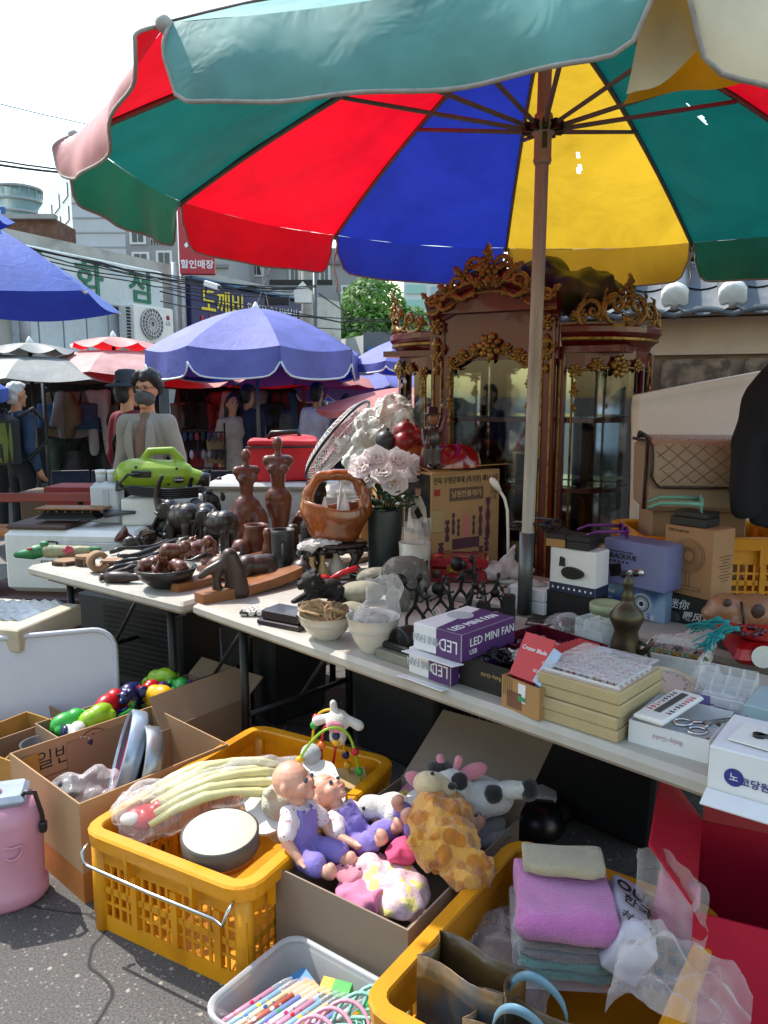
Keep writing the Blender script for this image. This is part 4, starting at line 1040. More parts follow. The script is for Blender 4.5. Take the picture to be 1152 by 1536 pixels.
b=skin([('s',(-.08,.05,.1),(.13,.14,.14)),('s',(.1,.05,.06),(.2,.15,.1)),('c',(-.15,.05,.17),(.25,.05,.04),.06,.05)],.014,2,(.028,14,2));b.build('cloth',M('olive black cloth','#1b1a12',.5,var=.4,scale=3,bump=.5,bscale=14,col2='#4c4413',scale2=4,thr=(.5,.62)),cb)
q=D(1040,610,3.45)
fm=thing('foam_mat','bent pale foam sheet leaning in front of the tiled wall','mat',(q.x,3.45,0),-.15)
def foam(u,v):
 x=-.25+u*.62;z=.95+v*(.60+.12*u);y=.12*v*v+.05*math.sin(u*2.2)
 if v>.9:y-=(v-.9)*.5
 return(x,y,z)
b=MB();b.surf(foam,16,20);b.build('sheet',M('pale foam','#dcdad2',.6,var=.06,scale=3,bump=.1,bscale=30),fm,solid=.02)
put_text('marking','032',.1,M('grey pencil','#9a9086',.8),fm,front(.17,.02,1.18)@Matrix.Rotation(-1.3,4,'Z'))
q=D(1040,765,3.0)
st=thing('storage_box','brown box stack under the quilted beige organiser','box',(q.x+.03,3.1,0),-.12)
b=MB();b.box(.36,.24,q.z,bev=.01);b.build('carton',MCARD,st)
b=MB();b.box(.08,.242,q.z+.001);b.build('tape',M('brown tape','#8a6a48',.4),st)
og=thing('quilted_organiser','beige quilted leather organiser box with dark brown edging and a lid flap','organiser',(q.x,3.05,q.z+.002),-.12)
MLEA=M('beige quilted leather','#9a846e',.5,var=.06,bump=.2,bscale=120);MBRN=M('dark brown edging','#33211c',.5)
b=MB();b.box(.40,.26,.27,bev=.02,taper=.97);b.build('body',MLEA,og)
def flap(u,v):
 x=-.185+u*.37;t=v
 if t<.45:return(x,.12-t/.45*.24,.275+.012*math.sin(t/.45*PI))
 s_=(t-.45)/.55;e=min(u,1-u)
 return(x,-.125-.012-.03*math.sin(s_*2.2),.27-s_*.17*(1 if e>.08 else .75+.25*(e/.08)**.5))
b=MB();b.surf(flap,24,24)
b.v=[p+Vector((0,-.005,0))*max(0,1-6*min(abs(((p.x+p.z)*16)%1-.5),abs(((p.x-p.z)*16)%1-.5)))*-1 for p in b.v]
lid=b.build('lid_flap',MLEA,og,solid=.008)
b=MB();b.tube([flap(0,i/12)for i in range(13)]+[flap(i/12,1)for i in range(1,13)]+[flap(1,1-i/12)for i in range(1,13)],.007,6);b.build('edging',MBRN,lid)
b=MB()
for k in range(-5,7):
 for sg in(1,-1):
  pp=[flap(k/6+.5*(1-sg)+sg*v*.75,.2+v*.75)for v in[i/10 for i in range(11)]if .03<k/6+.5*(1-sg)+sg*v*.75<.97]
  if len(pp)>1:b.tube([(x,y-.006,z+.002)for x,y,z in pp],.0014,4)
b.build('stitching',M('tan stitching','#75614f',.8),lid)
for x in(-.2,.2):
 b=MB();b.tube([(x,-.125,.01),(x,-.13,.27),(x,.13,.27)],.007,6);b.build('edging',MBRN,og)
b=MB();b.tube([(-.16,.05,.28),(-.2,.02,.3),(-.21,-.02,.29)],.008,6);b.build('zip_pull',MDK,og)
q=D(1236,560,2.72)
ct=thing('hanging_coat','dark navy coat hanging at the right edge beside the quilted organiser','coat',(q.x,2.72,0),-.25)
b=skin([('c',(-.14,0,1.63),(.14,0,1.63),.07,.07),('s',(0,0,1.42),(.19,.07,.22)),('b',(0,0,1.25),(.4,.09,.36)),('c',(-.16,0,1.6),(-.235,-.02,1.36),.075,.065),('c',(-.235,-.02,1.36),(-.23,-.05,1.16),.065,.055),('c',(.16,0,1.6),(.25,-.02,1.35),.075,.065),('c',(.25,-.02,1.35),(.24,-.05,1.06),.065,.055)],.012,2,(.03,7,4))
b.build('coat',M('midnight navy wool','#0a0c15',.9,var=.2,bump=1,bscale=9),ct)
b=MB();b.tube([(-.15,0,1.66),(0,0,1.73),(.15,0,1.66)],.01,6);b.tube([(0,0,1.73),(0,0,1.8),(.02,0,1.82)],.004,5);b.build('hanger',MDK,ct)
b=MB();b.box(.012,.02,.5,Tr(0,-.1,1.05));b.build('placket',M('placket navy','#0b0d15',.8),ct)
rl=thing('garment_rail','steel garment rail that carries the dark coat at the right edge','rail',(q.x,2.78,0),-.25)
b=MB();b.tube([(-.02,-.04,1.82),(1.0,-.04,1.82)],.014,8);b.build('bar',MGREY,rl)
b=MB();b.tube([(1.0,-.04,0),(1.0,-.04,1.82)],.016,8);b.build('post',MGREY,rl);b=MB();b.box(.06,.5,.03,Tr(1,0,0));b.build('foot',MGREY,rl)
MCR=M('orange yellow crate plastic','#dd960f',.38,var=.1,scale=6,trans=.12,col2='#b8740f',scale2=5,thr=(.5,.75),bump=.06,bscale=90);MCR2=M('worn crate plastic','#d08c12',.42,var=.1,scale=6,trans=.1)
def crate(name,label,A,rz,L_,W_,H_=.31,mat=MCR,group='yellow mesh crates',handle=True,z=0):
 """A near-left corner; x along the short front, y along the long side"""
 t=thing(name,label,'crate',(A[0],A[1],z),rz,group)
 tp=.93;th=.006
 def wall(w,nm,X):
  b=MB();hh=H_-.03
  n=max(6,int(w/.055));nr=4
  b.box(w,th,.05,X@Tr(0,0,0));b.box(w,th,.075,X@Tr(0,0,hh-.075))
  z0,z1=.05,hh-.075
  mid=(z0+z1)/2;b.box(w,th,.02,X@Tr(0,0,mid-.01))
  cols=int(w/.03)
  for k in range(cols+1):
   x=-w/2+w*k/cols
   wide=k in(0,cols)or(k%5==0)
   b.box(.022 if wide else .009,th+(.012 if wide else 0),z1-z0,X@Tr(x*.985,.0,z0))
  for zz in(z0+(mid-z0)*.5,mid+(z1-mid)*.5):b.box(w,th*.8,.009,X@Tr(0,0,zz-.004))
  if w>.3:
   b.box(.1,th*1.6,z1-z0,X@Tr(-w*.0,0,z0))if nm=='side' else None
  return b
 fr=wall(L_*.98,'front',Tr(0,-W_/2+.012,0));fr.build('front_wall',mat,t,Tr(L_/2,W_/2,0))
 bk=wall(L_*.98,'front',Tr(0,W_/2-.012,0));bk.build('back_wall',mat,t,Tr(L_/2,W_/2,0))
 for sx in(-1,1):
  w=wall(W_*.98,'side',Tr(sx*(L_/2-.012),0,0,rz=PI/2));w.build('side_wall',mat,t,Tr(L_/2,W_/2,0))
 b=MB();b.box(L_-.03,W_-.03,.008,Tr(L_/2,W_/2,.004));b.build('bottom',mat,t)
 b=MB()
 def rr(o,z):
  c=.05;pts=[]
  for cx,cy,a0 in((L_-c,W_-c,0),(c,W_-c,PI/2),(c,c,PI),(L_-c,c,3*PI/2)):
   for k in range(5):
    a=a0+k*PI/8;pts.append((cx+(c+o)*math.cos(a),cy+(c+o)*math.sin(a),z))
  return pts
 rings=[rr(.02,H_-.045),rr(.024,H_-.006),rr(.018,H_),rr(-.014,H_),rr(-.018,H_-.006),rr(-.016,H_-.05)]
 n=len(rings[0]);b.add([p for r in rings for p in r],[(k*n+i,k*n+(i+1)%n,(k+1)*n+(i+1)%n,(k+1)*n+i)for k in range(5)for i in range(n)],smooth=False);b.build('rim',mat,t)
 for(x,y,w,d,r_)in((L_*.5,-.012,L_*.42,.018,0),(L_*.5,W_+.012,L_*.42,.018,0)):
  for s_ in(-1,1):
   b=MB();b.box(.012,.02,.08,Tr(x+s_*w/2,y,H_-.105));b.build('rim_rib',mat,t)
 for s_,x in((0,-.012),(1,L_+.012)):
  for k in range(4):
   b=MB();b.box(.02,.01,.06,Tr(x,W_*(.12+.25*k),H_-.1));b.build('rim_rib',mat,t)
 for cx,cy in((.02,.02),(L_-.02,.02),(.02,W_-.02),(L_-.02,W_-.02)):
  b=MB();b.cyl(.025,H_-.03,Tr(cx,cy,0),seg=12);b.build('corner_post',mat,t)
 if handle:
  b=MB();y=-.045
  b.tube([(.02,-.02,H_-.035),(.02,y,H_-.05),(.03,y-.004,H_-.07),(.05,y-.006,H_-.078),(L_*.5,y-.008,H_-.08),(L_-.06,y-.006,H_-.078),(L_-.035,y-.004,H_-.09),(L_-.02,y,H_-.05),(L_-.02,-.02,H_-.035)],.0048,8);b.build('wire_handle',MSTEEL,t)
 return t
MTAB=M('off white table plastic','#a9a49a',.5,var=.08,scale=8,bump=.05,bscale=150,col2='#938d82',scale2=5,thr=(.55,.8))
TA=Vector((-.76,2.95,0));TRZ=math.atan2(-1.5,1.54)
TX=Vector((math.cos(TRZ),math.sin(TRZ),0));TY=Vector((-math.sin(TRZ),math.cos(TRZ),0))
def ontab(s,p,z=TZ):return TA+TX*s+TY*p+Vector((0,0,z))
def folding_table(label,loc,rz,L_,W_,group='white folding tables'):
 t=thing('folding_table',label,'table',loc,rz,group)
 b=MB();b.box(L_,W_,.05,Tr(L_/2,W_/2,TZ-.05),bev=.014);b.build('tabletop',MTAB,t)
 b=MB();b.box(L_-.12,.02,.03,Tr(L_/2,.08,TZ-.08));b.box(L_-.12,.02,.03,Tr(L_/2,W_-.08,TZ-.08));b.build('rail',MDK,t)
 for x in(.2,L_-.2):
  for y in(.1,W_-.1):
   b=MB();b.tube([(x,y,TZ-.05),(x,y,0)],.017,10);lg=b.build('leg',MDK,t)
   b=MB();b.cyl(.021,.03,Tr(x,y,0),seg=10);b.build('foot_cap',MBLK,lg)
  for z in(.3,.62):b=MB();b.tube([(x,.1,z),(x,W_-.1,z)],.011,8);b.build('stretcher',MDK,t)
  b=MB();b.tube([(x,W_/2,.3),(x+(.3 if x<1 else-.3),W_/2,TZ-.06)],.009,6);b.build('brace',MGREY,t)
 return t
folding_table('long white folding table along the front of the stall crowded with boxes and stones',TA,TRZ,2.5,.76)
bt=ontab(-.05,.86,0);folding_table('narrow folding table behind the front one holding the stacked camera boxes',bt,TRZ,2.6,.5)
lA,lrz,lL=edge((40,848),(272,905));folding_table('short white folding table at the left covered with wood carvings',(lA.x,lA.y,0),lrz,lL,.64)
le=lA+Vector((math.cos(lrz)*.2-math.sin(lrz)*.65,math.sin(lrz)*.2+math.cos(lrz)*.65,0));folding_table('short white folding table behind the carvings table, in front of the white chest',(le.x,le.y,0),lrz,.95,.6)
def place(name,label,cat,px,py,z=TZ,rz=0,group=None,s=1):
 v=P(px,py,z);t=thing(name,label,cat,v,rz,group)
 return t,mpp(v)
def boxed(name,label,cat,px,py,Y,w,d,z0,z1,mat,rz=0,bev=.01):
 v=D(px,py,Y);t=thing(name,label,cat,(v.x,Y,z0),rz)
 b=MB();b.box(w,d,z1-z0,bev=bev);b.build('body',mat,t);return t
MRED=M('red nylon','#b5121f',.6,var=.1,bump=.25,bscale=14);MGRN=M('lime green plastic','#7d9a1c',.35,var=.06)
ap=boxed('white_appliance','white plastic appliance box with a brown padded top at the left behind the carvings','appliance',130,800,4.45,.78,.42,.44,.80,MWHT,-.1,.03)
b=MB();b.box(.36,.4,.03,Tr(-.2,0,.36),bev=.012);b.build('pad',M('brown vinyl','#4a342b',.5,bump=.15),ap)
b=MB();b.box(.34,.012,.1,Tr(.15,-.212,.2),bev=.02);b.build('front_recess',M('warm white','#c9c8c2',.4),ap)
b=MB();b.tube([(-.12,-.215,.3),(-.06,-.23,.3),(-.04,-.235,.22),(-.04,-.25,.15)],.006,6);b.build('cable',MDK,ap)
put_text('print','KIWON',.03,MINK,ap,front(-.12,-.2115,.18))
for x in(.3,.34):
 b=MB();b.cyl(.004,.004,front(x,-.21,.3),seg=8);b.build('screw',MDK,ap)
boxed('dark_red_box','dark red brown lacquered box beneath the white appliance','box',95,900,4.4,.95,.5,.0,.44,M('dark red lacquer','#3a1512',.4,var=.3,scale=8),-.1)
t=thing('bellows','dark leather fire bellows with wooden boards lying on the brown pad','bellows',D(112,778,4.4)+Vector((0,0,.0)),-.05)
t.location.z=.845
b=MB()
for k in range(6):b.box(.36-.02*k,.13-.008*k,.009,Tr(-.02,0,.005+k*.009),bev=.003)
b.build('leather_folds',MBLK,t);b=MB();b.box(.4,.14,.01,Tr(0,0,.06),bev=.003);b.build('board',MWOOD2,t)
b=MB();b.tube([(.18,0,.03),(.25,0,.035),(.36,0,.04)],[.025,.018,.009],10);b.build('nozzle',MGREY,t)
for k in range(7):
 b=MB();b.ball((-.17+k*.05,-.07,.05),.005,seg=8,rings=5);b.build('stud',MGOLD,t)
q=D(163,778,4.5)
t=thing('jerry_can','translucent white plastic can with two necks standing behind the bellows','can',(q.x,4.5,.80),-.1)
b=skin([('b',(0,0,.12),(.17,.1,.22)),('c',(-.05,0,.22),(.05,0,.22),.035)],.008,8);b.build('can',M('frosted white plastic','#d3d8dc',.4,var=.03,trans=.3),t)
for x in(-.035,.035):
 b=MB();b.cyl(.028,.06,Tr(x,0,.25),seg=16);b.build('neck',M('frosted white plastic'),t);b=MB();b.cyl(.03,.02,Tr(x,0,.3),seg=16);b.build('cap',MWHT,t)
b=MB();b.box(.035,.002,.16,Tr(.015,-.0545,.05));b.build('scale_strip',M('pale grey print','#a9aeb4',.5),t)
q=D(245,760,4.55)
t=thing('white_tub','rounded white plastic tub under the lime green blower','tub',(q.x,4.55,.80),0)
b=skin([('b',(0,0,.08),(.42,.28,.16)),('s',(.06,0,.13),(.17,.12,.06))],.012,8);b.build('tub',MWHT,t)
q=D(250,735,4.5)
t=thing('handheld_blower','lime green electric blower with a black coiled cord on the white tub','blower',(q.x-.02,4.5,.985),.08)
pr=[('c',(-.16,0,.10),(.1,0,.105),.105,.085),('c',(.1,0,.1),(.2,0,.085),.07,.05),('c',(-.2,0,.1),(-.2,0,.12),.07),('t',[(-.1,0,.2),(-.07,0,.245),(.06,0,.25),(.11,0,.19)],[.025,.022,.022,.025])]
b=skin(pr,.008,4);b.build('housing',MGRN,t)
b=MB();b.cyl(.045,.07,Tr(.2,0,.08,ry=PI/2+.1),r2=.04);b.build('nozzle',MBLK,t)
b=MB();b.lathe([(.04,0),(.04,.03),(.03,.035)],12,Tr(-.27,0,.1,ry=-PI/2+PI));b.build('knob',MGRN,t)
b=MB();b.box(.11,.012,.04,Tr(-.1,-.1,.1),bev=.006);b.build('switch_plate',MBLK,t)
b=MB();b.lathe([(.001,.0),(.032,0),(.032,.006),(.001,.006)],20,front(.11,-.092,.085),sq=(1,.6));b.build('badge',M('dark badge','#2a0d0f',.4),t)
put_text('print','GS-POWER',.011,MWL,t,front(.11,-.0995,.085),bold=.01)
for x,z in((-.01,.05),(.05,.06),(.1,.15),(-.13,.16)):
 b=MB();b.cyl(.008,.004,front(x,-.102+abs(x)*.1,z),seg=10);b.build('screw',MDK,t)
b=MB()
for k in range(5):b.tube([(-.24+.0*k,-.1-k*.006,.08-k*.012),(-.15,-.135,.01+k*.011),(.05,-.14,-.015+k*.012),(.22,-.1,-.01+k*.012)],.009,6)
b.tube([(-.1,-.112,.12),(-.17,-.12,.12),(-.22,-.12,.07),(-.2,-.13,.04)],.008,6);b.build('cord',MBLK,t)
MCH=M('cool white chest','#b5b4b0',.5,var=.06)
q=D(465,760,5.0)
t=thing('white_chest','long off white plastic chest behind the wooden torsos with the red bag on top','chest',(q.x,5.12,0),-.04)
b=MB();b.box(1.25,.55,.96,bev=.03,taper=.95);b.build('body',MCH,t);b=MB();b.box(1.3,.6,.04,Tr(z=.96),bev=.02);b.build('lid',MCH,t)
b=MB();b.box(1.1,.02,.02,Tr(0,-.27,.8));b.build('moulding',MCH,t)
q=D(425,722,5.05)
t=thing('red_cooler_bag','red nylon cooler bag with a zipped lid on the white chest','bag',(q.x,5.08,1.0),.05);t.scale=(1.2,1.1,1.2)
b=skin([('b',(0,0,.09),(.36,.26,.18)),('b',(0,0,.18),(.37,.27,.03))],.011,5,(.012,6,3));b.build('body',MRED,t)
b=skin([('b',(0,0,.205),(.375,.275,.035)),('s',(.05,0,.215),(.15,.1,.03))],.01,5,(.01,7,5));b.build('lid',MRED,t)
b=MB();b.tube([(-.19,-.14,.185),(.19,-.14,.19),(.19,.13,.19)],.006,6);b.build('zip',MBLK,t)
b=MB();b.tube([(-.08,-.02,.23),(-.06,-.03,.26),(.08,-.03,.265),(.1,-.02,.23)],.012,6);b.build('handle',MBLK,t)
q=D(507,660,4.75)
t=thing('desk_fan','white desk fan with a tilted cage and pink blades in front of the red bag','fan',q)
X=Matrix.Rotation(math.radians(-38),4,'Y')@Matrix.Rotation(.28,4,'Z')@Matrix.Rotation(0,4,'X')
FX=Matrix.Rotation(-.22,4,'Z')@Matrix.Rotation(math.radians(-52),4,'Y')
R_=.3
b=MB()
for k in range(56):
 a=2*PI*k/56
 for sg,h in((1,.06),(-1,-.07)):b.tube([(R_*f*math.cos(a),R_*f*math.sin(a),h*(1-f**3)**.6)for f in(.18,.45,.7,.88,.97,1)],.0022,4)
for f in(.3,.6,.85):
 for h in(.06,-.07):b.tube([(R_*f*math.cos(a),R_*f*math.sin(a),h*(1-f**3)**.6)for a in[i*PI/20 for i in range(40)]],.0025,4,closed=True)
o=b.build('cage',MWHT,t,FX)
b=MB();b.tube([(R_*math.cos(i*PI/24),R_*math.sin(i*PI/24),0)for i in range(48)],.009,6,closed=True);b.build('cage_rim',MBLK,t,FX)
b=MB();b.lathe([(.001,.066),(.04,.062),(.045,.05)],20);b.build('badge',MWHT,t,FX)
MPK=M('pale fan blade','#c79aa4',.35,trans=.3)
for k in range(5):
 b=MB();b.surf(lambda u,v:((.04+.165*v)*math.cos(k*1.2566+u*(.5+.6*v)),(.04+.165*v)*math.sin(k*1.2566+u*(.5+.6*v)),.02-.04*u),6,6);b.build('blade',MPK,t,FX,solid=.003)
b=skin([('c',(0,0,-.05),(0,0,-.2),.065,.05)],.008,3);b.build('motor',MWHT,t,FX)
b=MB();b.tube([FX@Vector((0,0,-.13)),Vector((.13,.0,-.12)),Vector((.03,.02,-.28))],[.045,.04,.04],12);b.lathe([(.14,0),(.13,.03),(.04,.06)],20,Tr(.02,.02,-.33));b.build('neck',MWHT,t)
boxed('fan_plinth','low white box under the desk fan','box',520,760,4.78,.42,.3,.0,D(507,660,4.75).z-.33,MCH,.1)
MMILK=M('milky wrap','#cdd0c8',.25,var=.12,scale=10,alpha=.62,bump=1,bscale=35)
q=D(570,655,4.05);t=thing('wrapped_bundle','milky white plastic wrapped bundle between the desk fan and the polka dot bag','bundle',q)
b=skin([('s',(.02,0,0),(.16,.12,.14)),('s',(-.02,0,-.14),(.17,.12,.1)),('c',(-.06,0,.06),(.08,0,.13),.07,.09)],.011,1,(.035,19,8));b.wob(.012,60,2);b.build('wrap',MMILK,t)
q=D(612,640,4.1);t=thing('dotted_bag','white plastic bag printed with pale blue dots above the red fruit','bag',q)
b=skin([('s',(0,0,0),(.09,.08,.1)),('s',(.03,0,-.06),(.08,.08,.09)),('c',(.04,0,.05),(.1,0,.1),.04,.06)],.01,2,(.018,16,3));b.build('bag',M('dotted wrap','#d9dcdf',.3,col2='#6c8cc4',kind='voronoi',scale2=38,thr=(.2,.16),bump=.5,bscale=25,var=.04),t)
q=D(645,640,4.05);t=thing('grey_bag','grey translucent plastic bag hanging by the left edge of the cabinet','bag',q)
b=skin([('s',(0,0,0),(.07,.06,.13)),('s',(.0,0,-.12),(.09,.08,.1))],.012,2,(.02,16,6));b.build('bag',M('grey wrap','#8f969b',.25,alpha=.6,bump=.8,bscale=30),t)
boxed('bundle_shelf','plain brown carton carrying the wrapped bundles beside the cabinet','box',610,760,4.12,.5,.3,.0,D(600,690,4.1).z-.02,MCARD2,0)
def animal_prims(kind):
 if kind=='elephant':
  pr=[('s',(0,0,.2),(.15,.1,.11)),('s',(-.06,0,.22),(.1,.1,.1)),('s',(.15,0,.25),(.08,.07,.085))]
  pr+=[('c',(x,y,.15),(x+.005,y,.02),.04,.036)for x in(-.09,.08)for y in(-.05,.05)]
  pr+=[('s',(.12,s*.075,.25),(.05,.012,.065),(0,0,s*.5))for s in(1,-1)]+[('c',(-.14,0,.24),(-.17,0,.12),.012,.008)]
  pr+=[('t',[(.2,s*.035,.22),(.25,s*.045,.21),(.28,s*.045,.235)],[.012,.01,.004])for s in(1,-1)]
  return pr
 if kind=='horse':
  pr=[('s',(0,0,.22),(.12,.055,.06)),('s',(.09,0,.225),(.06,.05,.065)),('s',(-.09,0,.23),(.065,.052,.065)),('c',(.11,0,.26),(.17,0,.37),.05,.032),('c',(.165,0,.385),(.25,0,.345),.032,.02),('c',(.15,.015,.4),(.155,.02,.425),.008,.004),('c',(.15,-.015,.4),(.155,-.02,.425),.008,.004)]
  for x,y,k in((.1,.03,.03),(.1,-.03,.06),(-.1,.03,-.02),(-.1,-.03,-.04)):pr+=[('t',[(x,y,.2),(x+k,y,.115),(x+k*.7+(-.025 if x<0 else 0),y,.06),(x+k*.8,y,.01)],[.032,.019,.013,.016])]
  pr+=[('t',[(-.14,0,.25),(-.19,0,.22),(-.21,0,.12)],[.02,.022,.008])]+[('c',(.1+k*.013,0,.3+k*.022),(.085+k*.013,0,.29+k*.024),.016,.008)for k in range(5)]
  return pr
 if kind=='monkey':
  pr=[('s',(0,0,.09),(.07,.06,.09)),('s',(0,-.005,.2),(.055,.055,.058)),('s',(0,-.045,.185),(.032,.025,.028)),('s',(0,0,.03),(.085,.07,.04))]
  pr+=[x for s in(1,-1)for x in(('c',(s*.06,0,.13),(s*.085,-.05,.1),.026,.022),('c',(s*.085,-.05,.1),(s*.03,-.06,.19),.022,.018),('c',(s*.06,0,.04),(s*.07,-.08,.06),.035,.03),('c',(s*.07,-.08,.06),(s*.06,-.085,.01),.026,.024),('s',(s*.055,.005,.2),(.014,.012,.02)),('s',(s*.02,-.052,.212),(.014,.01,.01)))]
  return pr
 if kind=='bear':
  pr=[('s',(-.03,0,.1),(.12,.085,.085)),('s',(.05,0,.11),(.08,.08,.08)),('s',(.15,0,.09),(.06,.058,.058)),('c',(.19,0,.075),(.215,0,.07),.03,.022)]
  pr+=[('c',(x,s*.05,.07),(x+.02,s*.055,.02),.04,.034)for x in(-.1,.08)for s in(1,-1)]+[('s',(.13,s*.045,.14),(.016,.018,.02))for s in(1,-1)]
  return pr
 if kind=='lion':
  pr=[('s',(-.05,0,.1),(.14,.075,.085)),('s',(.08,0,.14),(.09,.085,.1)),('s',(.13,0,.19),(.075,.078,.08)),('c',(.18,0,.175),(.215,0,.165),.042,.03),('s',(.21,0,.14),(.025,.03,.015))]
  for s in(1,-1):pr+=[('c',(.1,s*.055,.07),(.22,s*.06,.025),.032,.026),('s',(.24,s*.06,.02),(.03,.028,.02)),('s',(-.12,s*.06,.07),(.07,.04,.06)),('c',(-.1,s*.075,.025),(-.02,s*.08,.022),.028,.024),('s',(.11,s*.06,.25),(.016,.012,.02))]
  pr+=[('t',[(-.18,0,.08),(-.24,.05,.03),(-.16,.1,.02)],[.02,.014,.018])]
  random.seed(3);pr+=[('s',(.09+rnd(-.06,.05),rnd(-.085,.085),.17+rnd(-.09,.09)),rnd(.018,.032))for _ in range(46)]
  return pr
def figure(name,label,cat,px,py,kind,h_px,mat,rz=0,group=None,vox=.007,z=TZ,native=.3,extra=(),tall=1):
 t,m=place(name,label,cat,px,py,z,rz,group);s=h_px*m/native;t.scale=(s,s,s*tall)
 b=skin(list(animal_prims(kind))+list(extra),vox,2);b.build('carving',mat,t);return t,s
up_t=lambda s=1:[('t',[(.2,0,.24),(.26,0,.25),(.29,0,.33),(.27,0,.43),(.22,0,.5)],[.045,.036,.028,.022,.016])]
dn_t=[('t',[(.2,0,.23),(.26,0,.17),(.28,0,.08),(.32,0,.05)],[.042,.034,.025,.018])]
figure('elephant_carving','black carved elephant raising its trunk, left of the pair of raised trunks','carving',276,815,'elephant',98,MEBONY,2.55,'carved elephants',native=.5,extra=up_t())
figure('elephant_carving','black carved elephant raising its trunk, right of the pair of raised trunks','carving',306,808,'elephant',88,MEBONY,2.2,'carved elephants',native=.5,extra=up_t())
figure('elephant_carving','stout black carved elephant with lowered trunk in front of the wooden torsos','carving',330,822,'elephant',60,MEBONY,2.7,'carved elephants',native=.33,extra=dn_t)
figure('elephant_carving','small black carved elephant behind the three monkeys','carving',318,775,'elephant',40,MEBONY,.3,'carved elephants',native=.33,extra=dn_t,z=.78)
for i,(px,py,lab)in enumerate(((248,806,'left'),(265,812,'middle'),(285,812,'right'))):
 figure('monkey_carving','small seated dark carved monkey, the %s one of the three in a row'%lab,'carving',px,py,'monkey',44,MEBONY,-.2+i*.1,'three carved monkeys',native=.26,vox=.006)
figure('horse_carving','black horse statue looking left behind the raised elephant trunks','carving',320,772,'horse',62,MEBONY,PI-.2,None,native=.43,z=.78,vox=.008)
figure('horse_carving','bronze coloured horse statue lying behind the black elephant','carving',352,768,'horse',55,M('dark bronze','#3a3027',.35,.5,var=.3,scale=20),PI+.1,None,native=.43,z=.78,vox=.008)
figure('bear_carving','dark wood bear carving nearest the curved board','carving',382,872,'bear',42,M('dark brown wood','#33211a',.4,var=.25,scale=30),PI+.5,'carved bears',native=.19,z=TZ+.012)
figure('bear_carving','small dark wood bear carving beside the grey mug','carving',396,858,'bear',28,M('dark brown wood'),PI+.9,'carved bears',native=.19)
t,m=place('ring_sculpture','interlaced light brown wood ring sculpture left of the monkeys','sculpture',225,798)
t.scale=(1.0,1.0,1.0)
b=skin([('t',[(-.045,0,.0),(-.03,0,.06),(.02,.01,.12),(.045,0,.18),(.03,0,.235),(-.01,0,.245),(-.045,0,.2),(-.03,0,.13),(.0,-.015,.1),(.035,-.01,.05),(.04,0,0)],[.024,.022,.02,.022,.024,.024,.022,.018,.018,.022,.026]),('t',[(-.045,0,.2),(-.02,0,.15),(-.005,0,.2),(.0,0,.235)],[.015,.014,.014,.016]),('c',(-.05,0,.01),(.05,0,.01),.022)],.005,3);b.build('carving',M('reddish light wood','#85502f',.4,var=.2,scale=25),t)
def torso(label,px,py,h,headless,rz):
 t,m=place('torso_carving',label,'carving',px,py,TZ,rz,'slender carved wooden torsos');s=h*m/.5;t.scale=(s,s,s)
 pr=[('s',(0,0,.47),(.026,.028,.034)),('c',(0,0,.40),(0,0,.45),.017,.015),('c',(-.05,0,.385),(.05,0,.385),.028),('s',(0,0,.36),(.062,.036,.05)),('s',(.028,-.026,.345),.026),('s',(-.028,-.026,.345),.026),('c',(0,0,.35),(0,0,.26),.044,.033)]
 if headless:pr+=[('s',(0,.005,.17),(.082,.06,.09)),('s',(.05,-.02,.1),(.06,.06,.1)),('s',(-.05,0,.1),(.055,.06,.1)),('c',(-.03,0,.02),(.04,0,.02),.05)]
 else:pr+=[('s',(0,.005,.2),(.07,.05,.06)),('c',(.022,0,.17),(.02,-.01,.09),.045,.032),('c',(-.025,0,.17),(-.008,0,.09),.042,.03),('c',(.02,-.01,.09),(.008,0,0),.03,.022),('c',(-.008,0,.09),(-.012,0,0),.03,.022),('c',(-.02,0,.01),(.02,0,.01),.03)]
 b=skin(pr,.0065,4);b.build('carving',MWOOD,t)
torso('wide hipped headed wooden torso carving, left of the two',372,812,138,True,.5)
torso('slim armless wooden female figure with crossed thighs, right of the two',419,806,150,False,.1)
def lathe_thing(name,label,cat,px,py,prof_px,mat,z=TZ,part='body',seg=28,solid=0,group=None):
 t,m=place(name,label,cat,px,py,z,0,group)
 b=MB();b.lathe([(max(r*m,1e-4),h*m)for r,h in prof_px],seg,caps=False);b.build(part,mat,t);return t,m
lathe_thing('wooden_pot','reddish turned wooden pot with an uneven rim left of the grey mug','pot',385,832,[(.1,0),(16,0),(20,8),(20,28),(17,42),(18,46),(15,46),(14,40),(16,20),(.1,5)],MWOOD)
lathe_thing('wooden_ball','smooth wooden globe in front of the turned pot','carving',362,836,[(.1,0),(10,2),(15,10),(15,16),(10,26),(.1,28)],MWOOD)
lathe_thing('wooden_bottle','small brown gourd bottle between the pot and the grey mug','bottle',403,842,[(.1,0),(9,0),(11,12),(8,24),(6,34),(8,42),(6,50),(.1,51)],MWOOD)
lathe_thing('wooden_bottle','dark round knob carving right of the grey mug','bottle',440,842,[(.1,0),(9,0),(10,20),(8,38),(10,48),(6,56),(.1,57)],M('dark brown wood'))
t,m=lathe_thing('mug','tall dark grey stoneware mug with a handle','mug',425,858,[(.1,0),(16,0),(16.5,30),(17.5,60),(18,65),(16,65),(15,40),(14,4),(.1,4)],M('dark stoneware','#2f3334',.4,var=.15,scale=30))
b=MB();b.tube([(.01,-.045,.15),(.012,-.075,.14),(.012,-.078,.08),(.01,-.045,.05)],.008,8);b.build('handle',M('dark stoneware'),t)
